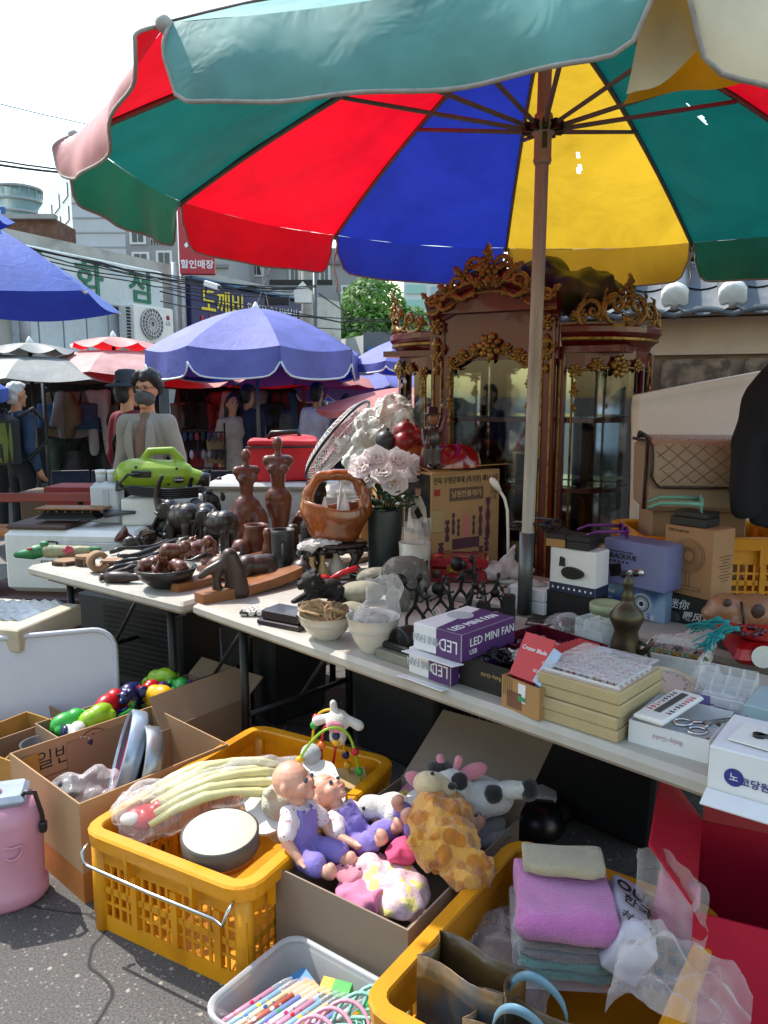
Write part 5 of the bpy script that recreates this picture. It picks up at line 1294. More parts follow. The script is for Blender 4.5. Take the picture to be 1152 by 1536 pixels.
for i,(px,py,rz)in enumerate(((325,845,.3),(350,846,.1))):
 t,m=place('horned_bowl',('brown carved bowl with buffalo head and upswept horns, farther left','black carved bowl with buffalo head and upswept horns beside the wooden pot')[i],'carving',px,py,TZ,rz,'horned buffalo bowls')
 b=MB();b.lathe([(.001,0),(.035,.005),(.05,.03),(.052,.05),(.046,.05),(.04,.025),(.001,.012)],20,caps=False);b.build('bowl',(M('dark brown wood'),MEBONY)[i],t)
 b=skin([('s',(0,-.045,.025),(.024,.03,.022)),('s',(0,-.07,.018),(.015,.014,.013)),('t',[(-.015,-.04,.04),(-.045,-.03,.055),(-.055,-.02,.1)],[.01,.011,.004]),('t',[(.015,-.04,.04),(.045,-.03,.055),(.05,-.02,.11)],[.01,.011,.004])],.005,2);b.build('head',MEBONY,t)
t,m=lathe_thing('dark_bowl','black wooden bowl holding small reddish carved figures','bowl',250,880,[(.1,0),(22,2),(38,14),(46,30),(44,31),(35,18),(20,7),(.1,6)],MEBONY)
loc=t.location
for i,(dx,dy,dz,k,rz,lab)in enumerate(((-.03,-.03,.05,'monkey',1.2,'small red brown carved monkey in the black bowl'),(.06,-.03,.06,'bear',2.4,'glossy red brown carved bird like figure at the front of the black bowl'),(.02,.04,.07,'elephant',.5,'small red brown carved elephant at the back of the black bowl'),(-.07,.01,.06,'bear',.2,'tiny carved animal at the left of the black bowl'))):
 t2=thing('bowl_figurine',lab,'figurine',(loc.x+dx,loc.y+dy,loc.z+dz),rz,'figures in the black bowl');s=.36;t2.scale=(s,)*3
 b=skin(animal_prims(k),.009,2);b.build('carving',MWOOD,t2)
for i,(px,py,rz,s,lab)in enumerate(((312,846,2.2,.55,'red brown crouching carving above the light board'),(296,838,1.2,.5,'rounded red brown carving behind the black bowl'),(340,868,.4,.6,'red brown carved hippo behind the bent figure'))):
 t,m=place('small_carving',lab,'carving',px,py,TZ,rz);t.scale=(s,)*3;b=skin(animal_prims('bear' if i else 'monkey'),.007,2);b.build('carving',MWOOD,t)
for i,(px,py,k,h_,rz,c_)in enumerate(((232,800,'bear',26,1.0,'M'),(262,790,'horse',46,2.8,'E'),(345,800,'lion',34,2.9,'E'),(368,792,'bear',30,2.6,'M'),(300,828,'lion',26,3.4,'M'),(272,835,'monkey',30,.3,'E'),(330,850,'horse',30,3.0,'M'),(200,822,'bear',18,.4,'E'),(452,800,'monkey',36,-.3,'M'),(395,815,'lion',22,2.7,'E'))):
 t,s_=figure('animal_carving',('%s wood %s carving, '%({'M':'red brown','E':'black'}[c_],k))+('left of the ring sculpture','behind the raised trunks','behind the stout elephant','behind the wide torso','behind the black bowl','among the dark sticks','in front of the horned bowls','beside the coconut','right of the slim torso','beside the gourd bottle')[i],'carving',px,py,k,h_,(MWOOD if c_=='M' else MEBONY),rz,'small animal carvings',native={'bear':.18,'horse':.43,'lion':.29,'monkey':.26}[k],vox=.009)
t,m=place('bent_figure','dark wooden bent figure with thick legs standing on the curved board','carving',335,890,TZ+.02,.5)
b=skin([('t',[(-.09,0,.08),(-.06,0,.1),(0,0,.12),(.03,0,.15)],[.014,.018,.026,.03]),('t',[(.03,0,.15),(.05,0,.08),(.06,0,0)],[.035,.045,.05]),('t',[(-.01,0,.12),(-.03,0,.06),(-.02,0,0)],[.02,.018,.024])],.006,3);b.build('carving',M('dark brown wood'),t)
def board(label,A,B,Z,w,h,mat,bow=.0):
 a=P(*A,Z);c=P(*B,Z);d=c-a;L_=d.length
 t=thing('wooden_board',label,'board',a,math.atan2(d.y,d.x))
 b=MB();n=18;up_=[];lo=[]
 for i in range(n+1):
  u=i/n;hw=w*(.25+.75*math.sin(PI*(.08+.84*u))**.8)
  up_.append((L_*u,hw*.5+bow*math.sin(u*PI)));lo.append((L_*u,-hw*.5+bow*math.sin(u*PI)))
 b.prism(up_[::-1]+lo,h)if 0 else b.prism(lo+up_[::-1],h)
 for i,p in enumerate(b.v):b.v[i]=p+Vector((0,0,.03*(p.x/L_)**2*(1 if L_>.4 else 0)))
 b.build('board',mat,t);return t
board('long crescent shaped light wooden board along the left end of the front table',(298,905),(448,872),TZ,.12,.04,MWOOD2)
board('short thick light wooden board at the front corner of the left table',(262,888),(335,868),TZ,.09,.035,MWOOD2)
board('flat reddish wooden board under the carved animals',(300,858),(420,838),TZ,.13,.02,MWOOD)
random.seed(8)
for i,(a,c,r)in enumerate((((160,858),(270,826),.014),((172,848),(292,812),.012),((178,838),(290,806),.016),((150,866),(225,848),.02),((200,842),(300,826),.012),((215,852),(310,834),.011),((165,828),(262,812),.012))):
 A=P(*a,TZ+.02);B=P(*c,TZ+.035+.01*(i%3))
 t=thing('carved_stick',('longest','smooth','thick','stubby front','thin','short','rear')[i]+' dark carved stick in the bundle left of the black bowl','stick',A,0,'dark carved sticks')
 b=MB();n=8;b.tube([(B-A)*(k/n)+Vector((0,.006*math.sin(k*1.7+i),.008*math.sin(k*1.1+i)))for k in range(n+1)],[r*(.9+.35*math.sin(k*2.1+i))for k in range(n+1)],8);b.build('stick',MEBONY,t)
t,m=place('antler','pale tipped curved horn standing among the dark sticks','horn',240,848,TZ,0)
b=MB();b.tube([(0,0,.02),(.03,0,.05),(.07,.02,.08),(.1,.04,.12),(.13,.05,.13)],[.016,.015,.013,.01,.008],8);b.build('horn',M('horn','#4a4238',.4,var=.4,scale=12),t)
t,m=place('wooden_mallet','brown wooden mallet head lying at the front of the left table','mallet',180,866,TZ+.025,-.1)
b=MB();b.lathe([(.001,-.07),(.022,-.065),(.027,-.03),(.026,.03),(.018,.05),(.012,.09),(.001,.1)],16,Tr(ry=PI/2),caps=False);b.build('head',M('dark brown wood'),t)
for i,(px,py,w,h,rz)in enumerate(((100,846,.11,.022,.2),(128,848,.08,.05,-.3),(115,836,.14,.02,.5),(168,848,.09,.03,.1))):
 t,m=place('wood_slice',('flat bark edged wood slice at the left front','small square cut log block','long thin wood slice behind the log block','pale wood slice beside the wooden ring')[i],'wood',px,py,TZ,rz)
 b=MB();n=12;b.prism([(w*.6*math.cos(a)*rnd(.85,1.1),w*.5*math.sin(a)*rnd(.85,1.1))for a in[2*PI*k/n for k in range(n)]],h);b.build('slice',M('raw wood','#8c6b4d',.7,var=.25,scale=20),t)
 b=MB();b.prism([(w*.62*math.cos(a),w*.52*math.sin(a))for a in[2*PI*k/14 for k in range(14)]],h*.7,Tr(z=.001));b.build('bark',M('bark brown','#3c2c22',.9,bump=.5),t)
t,m=place('wooden_ring','thick carved wooden ring section standing at the left front of the table','carving',148,858,TZ,.6)
b=MB();b.lathe([(.024,-.03),(.048,-.03),(.05,.0),(.048,.03),(.024,.03),(.024,-.03)],24,Tr(z=.05,rx=PI/2),caps=False,a0=.6,a1=5.9);b.build('ring',M('raw wood','#8c6b4d'),t)
t,m=place('painted_duck','green painted wooden duck with a red eye at the far left of the table','carving',88,838,TZ,PI+.12)
b=skin([('c',(.12,0,.03),(.2,0,.025),.032,.016),('s',(.1,0,.04),(.05,.04,.035)),('c',(.06,0,.075),(.075,0,.08),.018,.012)],.005,3);b.build('head',M('painted green','#1f6b3a',.45,var=.15),t)
b=MB();b.ball((.125,.034,.06),(.014,.008,.007));b.build('eye',M('painted red','#9c2235',.4),t)
b=skin([('c',(.05,0,.04),(-.1,0,.035),.035,.028),('c',(-.1,0,.04),(-.2,0,.045),.026,.012)],.006,3);b.build('body',M('painted body','#8c8a68',.5,var=.2,scale=20,col2='#2a6b3c',scale2=11,thr=(.5,.56)),t)
for k in range(5):
 b=MB();b.ball((-.06+.016*math.cos(k*1.256),.036,.05+.012*math.sin(k*1.256)),(.013,.004,.009),rot=(0,k,0));b.build('petal',M('painted pink','#b8405a',.5),t)
t,m=place('coconut','round dark brown hairy coconut before the ring sculpture','coconut',222,815,TZ);b=skin([('s',(0,0,.035),(.052,.05,.042))],.006,1,(.012,60,1));b.build('shell',M('coir','#2e1d12',.95,bump=1,bscale=90),t)
t,m=place('shell_half','tipped brown coconut shell half with dark red fibres','shell',190,815,TZ,.4)
b=MB();b.lathe([(.001,0),(.03,.006),(.048,.03),(.052,.045),(.047,.045),(.03,.015),(.001,.008)],20,Tr(z=.03,ry=-.9),caps=False);b.build('shell',MWOOD,t);b=skin([('s',(.0,-.02,.03),(.03,.03,.025))],.006,1,(.012,70,2));b.build('fibres',M('dark red fibre','#3c1220',.9),t)
MIRON=M('black iron','#1b1b1c',.45,.5,var=.3,scale=30,bump=.2)
MSTONE=M('grey river stone','#6f6c62',.8,var=.2,scale=25,bump=.4,bscale=60,col2='#8b877a',scale2=30,thr=(.55,.65))
MSTONE2=M('pale green stone','#83806c',.7,var=.18,scale=12,bump=.2,bscale=40)
MCER=M('white ceramic','#c9c3b6',.3,var=.04,coat=.3)
t,m=place('speckled_stone','flat black and white speckled stone slab left of the lion plinth','stone',384,922)
b=skin([('b',(0,0,.012),(.11,.07,.022))],.006,3,(.006,20,1));b.build('stone',M('speckled granite','#b9b7b0',.8,col2='#1e1e1e',scale2=90,thr=(.5,.54)),t)
t,m=place('wooden_plinth','dark stepped wooden plinth carrying the black lion','plinth',432,936,TZ,-.55)
b=MB();b.box(.19,.12,.02,bev=.004);b.build('lower_step',M('ebonised wood','#241616',.3,coat=.3),t);b=MB();b.box(.16,.1,.035,Tr(z=.02),bev=.004);b.build('upper_step',M('ebonised wood'),t)
t=thing('lion_figure','black lion statue with a curly mane lying behind the dark plinth','statue',P(484,908,TZ)+Vector((0,.02,.012)),PI+.6);t.scale=(.47,)*3
b=skin(animal_prims('lion'),.0075,1);b.build('statue',M('black bronze','#1b1a18',.5,.4,var=.5,scale=20,bump=.5,bscale=110),t)
def bowl(label,px,py,r_px,h_px):
 t,m=place('ceramic_bowl',label,'bowl',px,py,TZ,0,'white ceramic bowls');r=r_px*m;h=h_px*m*1.03
 b=MB();b.lathe([(.001,0),(r*.45,0),(r*.48,.006),(r*.75,h*.35),(r*.95,h*.8),(r,h),(r*1.03,h*1.02),(r*.97,h*1.0),(r*.88,h*.75),(r*.6,h*.25),(.001,h*.1)],36,caps=False)
 for k in range(3):b.tube([(r*(.9+.01*k)*math.cos(i*PI/18),r*(.9+.01*k)*math.sin(i*PI/18),h*(.62+.06*k))for i in range(36)],.0012,4,closed=True)
 b.build('bowl',MCER,t);return t.location,r,h
loc,r,h=bowl('wide white ceramic bowl filled with tan desert rose stones',490,956,42,36)
for i,(dx,dy,s,lab)in enumerate(((-.045,.0,.055,'crumpled tan desert rose stone at the left in the wide bowl'),(.035,-.005,.05,'layered tan desert rose stone at the right in the wide bowl'),(.0,.05,.045,'desert rose stone at the back of the wide bowl'))):
 t=thing('desert_rose',lab,'stone',loc+Vector((dx,dy,h*.95)),i,'desert roses in the bowl')
 b=MB();random.seed(i+2)
 for k in range(11):b.lathe([(.001,-.004),(s*.85,-.003),(s*.95,0),(s*.85,.004),(.001,.005)],12,Tr(rnd(-.2,.2)*s,rnd(-.2,.2)*s,rnd(-.2,.2)*s,rx=rnd(-1.4,1.4),ry=rnd(-1.4,1.4),s=rnd(.65,1)),smooth=False,caps=False)
 b.wob(.006,30,i);b.build('stone',M('desert rose','#927a5c',.85,var=.25,scale=30,bump=.3),t)
loc,r,h=bowl('deeper white ceramic bowl holding a clear plastic bag',560,976,40,52)
t=thing('plastic_bag','clear plastic bag stuffed in the deeper white bowl','bag',loc+Vector((0,0,h*.6)))
b=skin([('s',(0,0,.03),(r*.8,r*.75,.05)),('c',(.0,0,.05),(.06,.03,.13),.06,.04),('b',(.03,.02,.1),(.12,.03,.14),.4)],.008,1,(.012,30,4));b.build('bag',MBAG2,t)
b=skin([('s',(-.01,0,.025),(.06,.05,.035))],.01,1,(.02,40,2));b.build('contents',M('pale contents','#a7a19a',.7,var=.25,scale=40),t)
for i,(px,py,rx,ry,rz_,mt,lab)in enumerate(((543,902,34,24,18,MSTONE2,'smooth pale green pebble in front of the black dish'),(570,885,38,22,20,MSTONE,'grey weathered stone behind the green pebble'),(598,915,20,16,22,MSTONE,'dark grey stone behind the clear bag'),(528,922,30,20,10,MSTONE2,'flat tan stone behind the wide bowl'))):
 t,m=place('river_stone',lab,'stone',px,py,TZ,.2*i,'collector stones')
 b=skin([('s',(0,0,rz_*m*.8),(rx*m,ry*m,rz_*m)),('s',(rx*m*.4,0,rz_*m*.7),(rx*m*.6,ry*m*.8,rz_*m*.8))],.007,3,(.008,14,i));b.build('stone',mt,t)
t,m=place('round_stone','large round grey stone standing in front of the flower vase','stone',608,896,TZ)
b=skin([('s',(0,0,.083),(.105,.09,.09))],.007,3,(.01,12,7));b.build('stone',M('rough grey stone','#63605a',.85,var=.3,scale=40,bump=.7,bscale=70,col2='#8a857a',scale2=25,thr=(.52,.62)),t)
t,m=place('black_dish','glossy black lacquered dish behind the pebbles','dish',515,893,TZ);b=skin([('s',(0,0,.035),(.105,.075,.036))],.006,3);b.build('dish',M('black lacquer','#0e0e0f',.12,coat=1),t)
t,m=place('celadon_dish','pale celadon dish between the black dish and the round stone','dish',558,868,TZ)
b=MB();b.lathe([(.001,0),(.06,.0),(.1,.03),(.104,.032),(.09,.022),(.001,.01)],28,caps=False,sq=(1,.8));b.build('dish',M('celadon','#8fae9d',.25,coat=.4),t)
t,m=place('red_ladle','red plastic ladle lying across the black dish','ladle',490,878,TZ+.06,.35)
b=MB();b.surf(lambda u,v:(-.09+v*.1,(u-.5)*.06*math.sin(PI*(.1+.8*v)),.03*(2*u-1)**2+.01),10,10);b.build('spoon_bowl',M('red plastic','#b3161f',.3),t,solid=.004)
b=MB();b.tube([(.0,0,.012),(.06,0,.045),(.13,0,.06)],[.014,.012,.014],8);b.build('handle',M('red plastic'),t)
for i,(px,py,h_,lab)in enumerate(((468,868,34,'tan bottle shaped vase, left of the pair'),(484,866,40,'tan bottle shaped vase, right of the pair'))):
 lathe_thing('bud_vase',lab,'vase',px,py,[(.1,0),(9,0),(10,4),(7,14),(4,22),(4,h_-4),(5.5,h_),(4,h_),(3,h_-6)],M('tan glaze','#a58a5b',.35,var=.1),group='pair of tan vases',seg=18)
lathe_thing('pale_vase','pinkish white bud vase between the tan pair and the red ladle','vase',505,862,[(.1,0),(12,0),(14,6),(11,18),(5,26),(5,34),(8,38),(6,38)],M('pale glaze','#c4b5aa',.35),seg=18)
lathe_thing('tea_pot','round dark clay pot with a red knob behind the lion','pot',455,866,[(.1,0),(14,0),(20,10),(20,18),(12,26),(5,28),(4,33),(.1,34)],M('dark clay','#2c1f1c',.4,var=.2),seg=20)
lathe_thing('black_jar','black glazed jar beneath the wooden basket stand','jar',458,846,[(.1,0),(13,0),(16,10),(15,20),(10,26),(11,28),(9,28)],M('black glaze','#141414',.25),seg=20)
t,m=place('carved_stand','black carved wooden stand with curved legs under the burl basket','stand',503,862,TZ,-.1);W_=.15;zt=52*m
b=MB();b.lathe([(.001,zt-.02),(W_*.95,zt-.02),(W_,zt-.012),(W_*.97,zt),(.001,zt)],28,sq=(1,.75));b.build('top',MEBONY,t)
for k in range(4):
 a=PI/4+k*PI/2;b=MB();b.tube([(W_*.8*math.cos(a),W_*.6*math.sin(a),zt-.02),(W_*1.0*math.cos(a),W_*.75*math.sin(a),zt*.6),(W_*.75*math.cos(a),W_*.55*math.sin(a),zt*.25),(W_*.95*math.cos(a),W_*.7*math.sin(a),0)],[.022,.02,.014,.02],8);b.build('leg',MEBONY,t)
b=skin([('s',(W_*.9*math.cos(k*.63),W_*.68*math.sin(k*.63),zt-.035),(.02,.02,.015))for k in range(10)]+[('c',(-.1,-.08,zt-.03),(.1,-.08,zt-.03),.014)],.006,1);b.build('apron',MEBONY,t)
bl=t.location+Vector((0,0,zt+.003))
t=thing('lace_cloth','crumpled white lace cloth under the left side of the burl basket','cloth',bl+Vector((-.05,-.06,-.005)));b=skin([('s',(0,0,.0),(.085,.05,.022)),('s',(-.06,-.02,-.01),(.05,.04,.02))],.006,1,(.014,40,3));b.build('cloth',M('white lace','#b9b7b6',.9,bump=1,bscale=120),t)
t=thing('burl_basket','glossy orange brown burl wood basket with an arched handle','basket',bl+Vector((.005,0,.012)),-.05)
MBURL=M('burl wood','#8f4a17',.25,var=.3,scale=9,coat=.7,col2='#5a2a0d',scale2=7,thr=(.48,.7),stretch=(1,1,.6))
s_=1.0;H_=.155
def bask(u,v):
 a=u*2*PI;r0=.75+.35*min(1,v*1.6)-.12*max(0,v-.75)+.06*noise.noise(Vector((math.cos(a)*1.5,math.sin(a)*1.5,v*2)))
 return(.135*r0*math.cos(a),.09*r0*math.sin(a),H_*v*(1+.12*math.sin(a*2+.7)))
b=MB();b.surf(bask,40,14,closeu=True);b.add([bask(k/40,0)for k in range(40)],[tuple(range(39,-1,-1))]);b.build('basket_body',MBURL,t,solid=.014)
b=skin([('t',[(-.135,0,.12),(-.125,0,.2),(-.08,0,.27),(-.02,-.01,.285),(.05,0,.29),(.1,0,.26),(.13,0,.2),(.135,0,.12)],[.035,.03,.026,.026,.024,.026,.03,.034])],.008,3,(.012,14,3));b.build('handle',MBURL,t)
for i,(x,y,r_)in enumerate(((-.05,-.02,.3),(.04,.0,-.5),(.02,.03,1))):
 t2=thing('folded_paper',('white folded paper at the left in the burl basket','tall white folded paper in the burl basket','white paper at the back of the burl basket')[i],'paper',bl+Vector((x,y,.1)),r_,'papers in the burl basket');b=MB();b.prism([(-.03,0),(.03,0),(.01,.1+.03*i)],.004,front(0,0,0));b.prism([(-.03,0),(.03,0),(.01,.1)],.004,front(.0,.012,0)@Tr(ry=.5));b.build('sheet',MPAPER,t2)
t,m=place('bronze_bust','black curly haired bust figure behind the burl basket','bust',478,836,TZ,.4)
random.seed(6);b=skin([('s',(0,0,.33),(.045,.05,.055)),('c',(0,0,.2),(0,0,.3),.03,.026),('s',(0,0,.17),(.085,.055,.07)),('c',(-.06,0,.16),(-.07,-.05,.05),.035,.03),('c',(.06,0,.16),(.06,-.05,.06),.035,.03),('b',(0,0,.05),(.15,.1,.1)),('s',(0,-.048,.325),(.012,.014,.012))]+[('s',(rnd(-.045,.045),rnd(-.03,.05),.345+rnd(-.03,.045)),.016)for _ in range(30)],.007,1);b.build('bust',M('black bronze'),t)
t,m=place('tall_vase','tall dark grey green cylinder vase of pale artificial peonies','vase',578,858,TZ);rv=26*m;hv=96*m
b=MB();b.lathe([(.001,0),(rv*.94,0),(rv,.01),(rv,hv*.97),(rv*.98,hv),(rv*.9,hv),(rv*.9,hv*.8),(.001,hv*.8)],36,caps=False);b.build('vase',M('slate glaze','#2b3536',.4,var=.15,scale=20),t)
fl=thing('peony_bouquet','bouquet of pale pink white artificial peonies with dark green leaves','flowers',t.location+Vector((0,0,hv*.85)))
MPET=M('pale petal','#f4eef0',.6,var=.04,trans=.35);MLF=M('dark artificial leaf','#1c3a22',.5,var=.25,scale=20,trans=.1);MCEN=M('flower centre','#c29a3c',.7)
random.seed(9)
for i,(px,py)in enumerate(((546,702),(575,712),(598,695),(610,715),(565,692),(590,725),(550,718),(620,705))):
 d=D(px,py,t.location.y+(-.06+.03*(i%4)))-fl.location;R_=.062
 b=MB();b.tube([(0,0,0),(d.x*.4,d.y*.4,d.z*.6),d],.003,5);stem=b.build('stem',MLF,fl)
 n0=Vector((d.x*2.0,d.y*1.5-.5*rnd(.6,1),.35+rnd(-.2,.3))).normalized();q=n0.to_track_quat('Z','Y').to_matrix().to_4x4()
 b=MB()
 for ring,(n,r,tilt)in enumerate(((6,1.0,.25),(6,.8,.65),(5,.55,1.05))):
  for k in range(n):
   a=2*PI*k/n+ring*.5;X=Matrix.Translation(d)@q@Matrix.Rotation(a,4,'Z')@Matrix.Rotation(-tilt,4,'Y');s1=R_*r*rnd(.9,1.1)
   b.surf(lambda u,v:(s1*(.1+.95*v),s1*.72*(2*u-1)*math.sin(PI*(.08+.78*v))**.6,s1*(.22*(v-.3)**2*2+.1*(2*u-1)**2+.05*math.sin(u*11+k)*v)),7,7,X)
 b.build('bloom',MPET,fl);b=MB();b.ball((0,0,.012),(.012,.012,.01),Matrix.Translation(d)@q,seg=8,rings=6);b.build('stamen',MCEN,fl)
for k in range(34):
 a=rnd(0,2*PI);r=rnd(.02,.1);z=rnd(.03,.15);L_=rnd(.05,.085);X=Tr(r*math.cos(a),r*math.sin(a)*.8,z,rz=a,ry=rnd(-.9,.7))
 b=MB();b.surf(lambda u,v:(L_*v,L_*.33*(2*u-1)*math.sin(PI*v*.97+.03),.012*math.sin(v*3)-.008*abs(2*u-1)),4,6,X);b.build('leaf',MLF,fl)
a=math.radians(33);bx=Vector((.212,3.40,TZ))
cbx=thing('lacquerware_carton','worn tan carton with Korean lettering and a printed lacquerware set behind the red box','box',bx,a)
BW,BD,BH=.40,.22,.47
b=MB();b.box(BW,BD,BH,Tr(BW/2,BD/2,0),bev=.004);b.build('carton',M('printed tan card','#a08157',.75,var=.1,scale=4),cbx)
b=MB()
for k,(x,y,z,r_)in enumerate(((.06,.05,BH+.004,.2),(.3,.06,BH+.01,-.15))):b.box(.2,.12,.004,Tr(x+.05,y,z,rx=r_))
b.build('torn_flap',MCARD2,cbx)
put_text('print','전북 무형문화재 (목기장) 제11-3호',.034,MINK,cbx,front(.2,-.0012,.43),bold=.012,sx=.78)
MPR=M('plum print','#4a2038',.6,var=.1);MPP=M('pink print','#b06a68',.6)
b=MB();b.quad(.2,.06,Tr(.2,-.0008,.365));b.build('print_panel',M('brown print panel','#5a4636',.6,var=.3,scale=30),cbx)
put_text('print','남원전통제기',.032,M('tan ink','#b79a72',.6),cbx,front(.2,-.0018,.365),bold=.01,sx=1.0)
b=MB();b.quad(.035,.03,Tr(.03,-.001,.38));b.build('print_stamp',M('red ink','#8d2320',.6),cbx)
put_text('print','번조\n신원\n1호',.024,MINK,cbx,front(.365,-.001,.36))
def goblet(x,z,h,w):
 b=MB();n=9;pts=[]
 for i in range(n):
  u=i/(n-1);pts.append((w*(.35+.65*abs(math.sin(u*PI*2.5+.4))),z+h*u))
 b.add([(x-p,-.0012,q)for p,q in pts]+[(x+p,-.0012,q)for p,q in pts],[(i,i+n,i+n+1,i+1)for i in range(n-1)]);b.build('print_goblet',MPR,cbx)
for x,z,h,w in((.09,.15,.1,.014),(.125,.18,.1,.01),(.155,.17,.08,.009),(.245,.17,.09,.009),(.285,.16,.14,.013),(.33,.15,.19,.016),(.055,.08,.07,.018),(.09,.05,.06,.018),(.13,.03,.06,.017),(.17,.025,.06,.017),(.21,.025,.06,.017),(.25,.03,.06,.017),(.29,.05,.06,.017),(.325,.08,.07,.016)):goblet(x,z,h,w)
b=MB();b.quad(.035,.14,Tr(.2,-.0011,.2));b.build('print_tablet',MPP,cbx);b=MB();b.quad(.16,.05,Tr(.2,-.0013,.135));b.build('print_table',MPR,cbx)
b=MB();b.box(.07,.004,.1,Tr(.03,-.003,.2),bev=.002);b.build('tape_patch',M('yellowed tape','#a08f68',.3),cbx)
MPH=M('photo dark','#1d1a1c',.5);MPW=M('photo white cloth','#b3aaa2',.6);MPS=M('photo skin','#9c7660',.6)
def pr(nm,poly,m_):
 b=MB();b.add([(-.001-.0005*len(cbx.children)*0,y,z)for y,z in poly],[tuple(range(len(poly)))]);o=b.build(nm,m_,cbx);return o
o=pr('print_photo',[(.01,.18),(.21,.18),(.21,.46),(.01,.46)],MPH)
el=lambda cy,cz,ry,rz:[(cy+ry*math.cos(k*PI/10),cz+rz*math.sin(k*PI/10))for k in range(20)]
for k,(poly,m_)in enumerate((([(.02,.2),(.19,.2),(.17,.32),(.12,.36),(.08,.36),(.04,.31)],MPW),(el(.1,.385,.022,.03),MPS),(el(.1,.41,.028,.02),MPH),([(.06,.27),(.1,.25),(.13,.28),(.1,.31)],MPH),([(.02,.19),(.08,.19),(.07,.24),(.03,.24)],M('photo bowl','#2a2024',.5)))):
 o=pr('print_photo',poly,m_);o.location.x=-.0006*(k+1)
top=BH+.012
def onbox(x,y):
 return cbx.matrix_basis@Vector((x,y,0))if 0 else Vector((bx.x+x*math.cos(a)-y*math.sin(a),bx.y+x*math.sin(a)+y*math.cos(a),TZ+top))
t=thing('toasting_figurine','painted figurine in a hat and long red coat raising one hand on the carton','figurine',onbox(.06,.08),.3);t.scale=(1.12,)*3
b=skin([('s',(0,0,.2),(.022,.026,.03)),('c',(0,0,.15),(0,0,.19),.014),('s',(-.004,-.026,.2),(.008,.008,.008)),('s',(0,0,.12),(.034,.028,.05)),('c',(-.016,-.005,.08),(-.016,-.01,.012),.019,.016),('c',(.016,-.005,.08),(.016,-.01,.012),.019,.016),('s',(-.02,-.03,.008),(.014,.024,.009)),('s',(.018,-.03,.008),(.014,.024,.009)),('c',(.035,0,.155),(.05,-.005,.21),.014,.012),('c',(.05,-.005,.21),(.045,-.01,.26),.012,.009),('c',(-.035,0,.15),(-.04,-.035,.1),.014,.012)]+[('c',(.045+k*.005,-.012,.262),(.042+k*.008,-.014,.283),.0035)for k in(-1,0,1)]+[('s',(-.035,-.045,.1),.012)],.0045,2);b.build('body',M('painted dark suit','#2a2422',.35,var=.3,scale=30,coat=.4),t)
b=skin([('s',(0,.012,.12),(.045,.026,.055)),('c',(0,.02,.09),(0,.025,.015),.038,.045),('c',(.034,.002,.152),(.05,-.002,.21),.018,.016),('c',(.05,-.002,.21),(.046,-.006,.25),.016,.014)],.0045,2);b.build('red_coat',M('deep red paint','#55101a',.3,coat=.5),t)
b=MB();b.ball((-.002,-.013,.2),(.02,.02,.028));b.build('face',M('painted brown face','#7a4a2c',.4),t)
b=MB();b.lathe([(.034,.218),(.034,.222),(.022,.224),(.021,.248),(.001,.25)],18);b.build('hat',MBLK,t)
b=MB();b.lathe([(.001,0),(.01,0),(.01,.03),(.004,.04),(.004,.05)],10,Tr(-.04,-.052,.085));b.build('bottle',M('deep red paint'),t)
t=thing('red_shell_lid','glossy dark red ribbed dome lid lying on the carton right of the figurine','lid',onbox(.19,.1),.2)
def shell(u,v):
 a_=u*2*PI;r=.125*math.sin(v*PI/2)*(1+.03*math.sin(a_*2));z=.105*math.cos(v*PI/2)
 return(r*math.cos(a_)*1.15,r*math.sin(a_)*.8,max(z+.010*math.sin(a_*6+v*5)*math.sin(v*PI),0))
b=MB();b.surf(shell,60,16,closeu=True);b.build('dome',M('dark red gloss','#7d0d18',.18,coat=.7),t)
random.seed(12)
MFR_={'r':M('red pomegranate','#7d1a1c',.35,var=.2),'g':M('dark green fruit','#28332b',.4,var=.2),'b':M('slate fruit','#2c3338',.4),'o':M('amber fruit','#8c4c14',.35,var=.2)}
for i,(px,py,r_,c)in enumerate(((578,660,15,'b'),(607,648,17,'r'),(588,672,15,'g'),(606,663,17,'r'),(621,655,15,'r'),(570,680,14,'b'),(620,682,17,'o'),(598,690,14,'o'),(632,664,12,'r'),(604,680,14,'r'))):
 v=D(px,py,3.72+.04*(i%3));m=mpp(v)
 t=thing('artificial_fruit','%s artificial fruit, %s of the fruit pile behind the peonies'%({'r':'red pomegranate like','g':'dark green','b':'slate blue','o':'amber'}[c],('at the upper left','at the top','on the left inside','in the middle','near the top right','at the lower left','at the lower right','at the bottom','at the right end','low in the centre')[i]),'fruit',v,0,'artificial fruit pile')
 b=MB();b.ball((0,0,0),(r_*m,r_*m,r_*m*.95));b.build('fruit',MFR_[c],t);b=MB();b.lathe([(.006,0),(.007,.008),(.012,.015)],8,Tr(.2*r_*m,0,r_*m*.88,ry=.3),caps=False);b.build('stalk',MFR_[c],t)
boxed('fruit_carton','brown carton holding up the artificial fruit pile behind the peonies','box',600,760,3.82,.26,.26,TZ,D(600,702,3.8).z,MCARD2,.1)
t,m=place('brush_pot','white ceramic brush pot with black Korean letters left of the red box','pot',622,872,TZ);r=24*m;h=60*m
b=MB();b.lathe([(.001,0),(r*.9,0),(r,.01),(r*.95,h*.5),(r,h),(r*.92,h),(r*.87,h*.5),(.001,.02)],32,caps=False);b.build('pot',M('off white glaze','#b9b8a9',.3,coat=.4),t)
for i,ch in enumerate('운반행국제'):
 a_=-PI/2-.65+i*.34;put_text('print',ch,.034,MINK,t,Matrix.Rotation(a_+PI/2,4,'Z')@front(0,-r*1.0,h*(.55-.05*(i==4))),bold=.01)
put_text('print','기',.03,MINK,t,Matrix.Rotation(.75,4,'Z')@front(0,-r*1.0,h*.28),bold=.01)
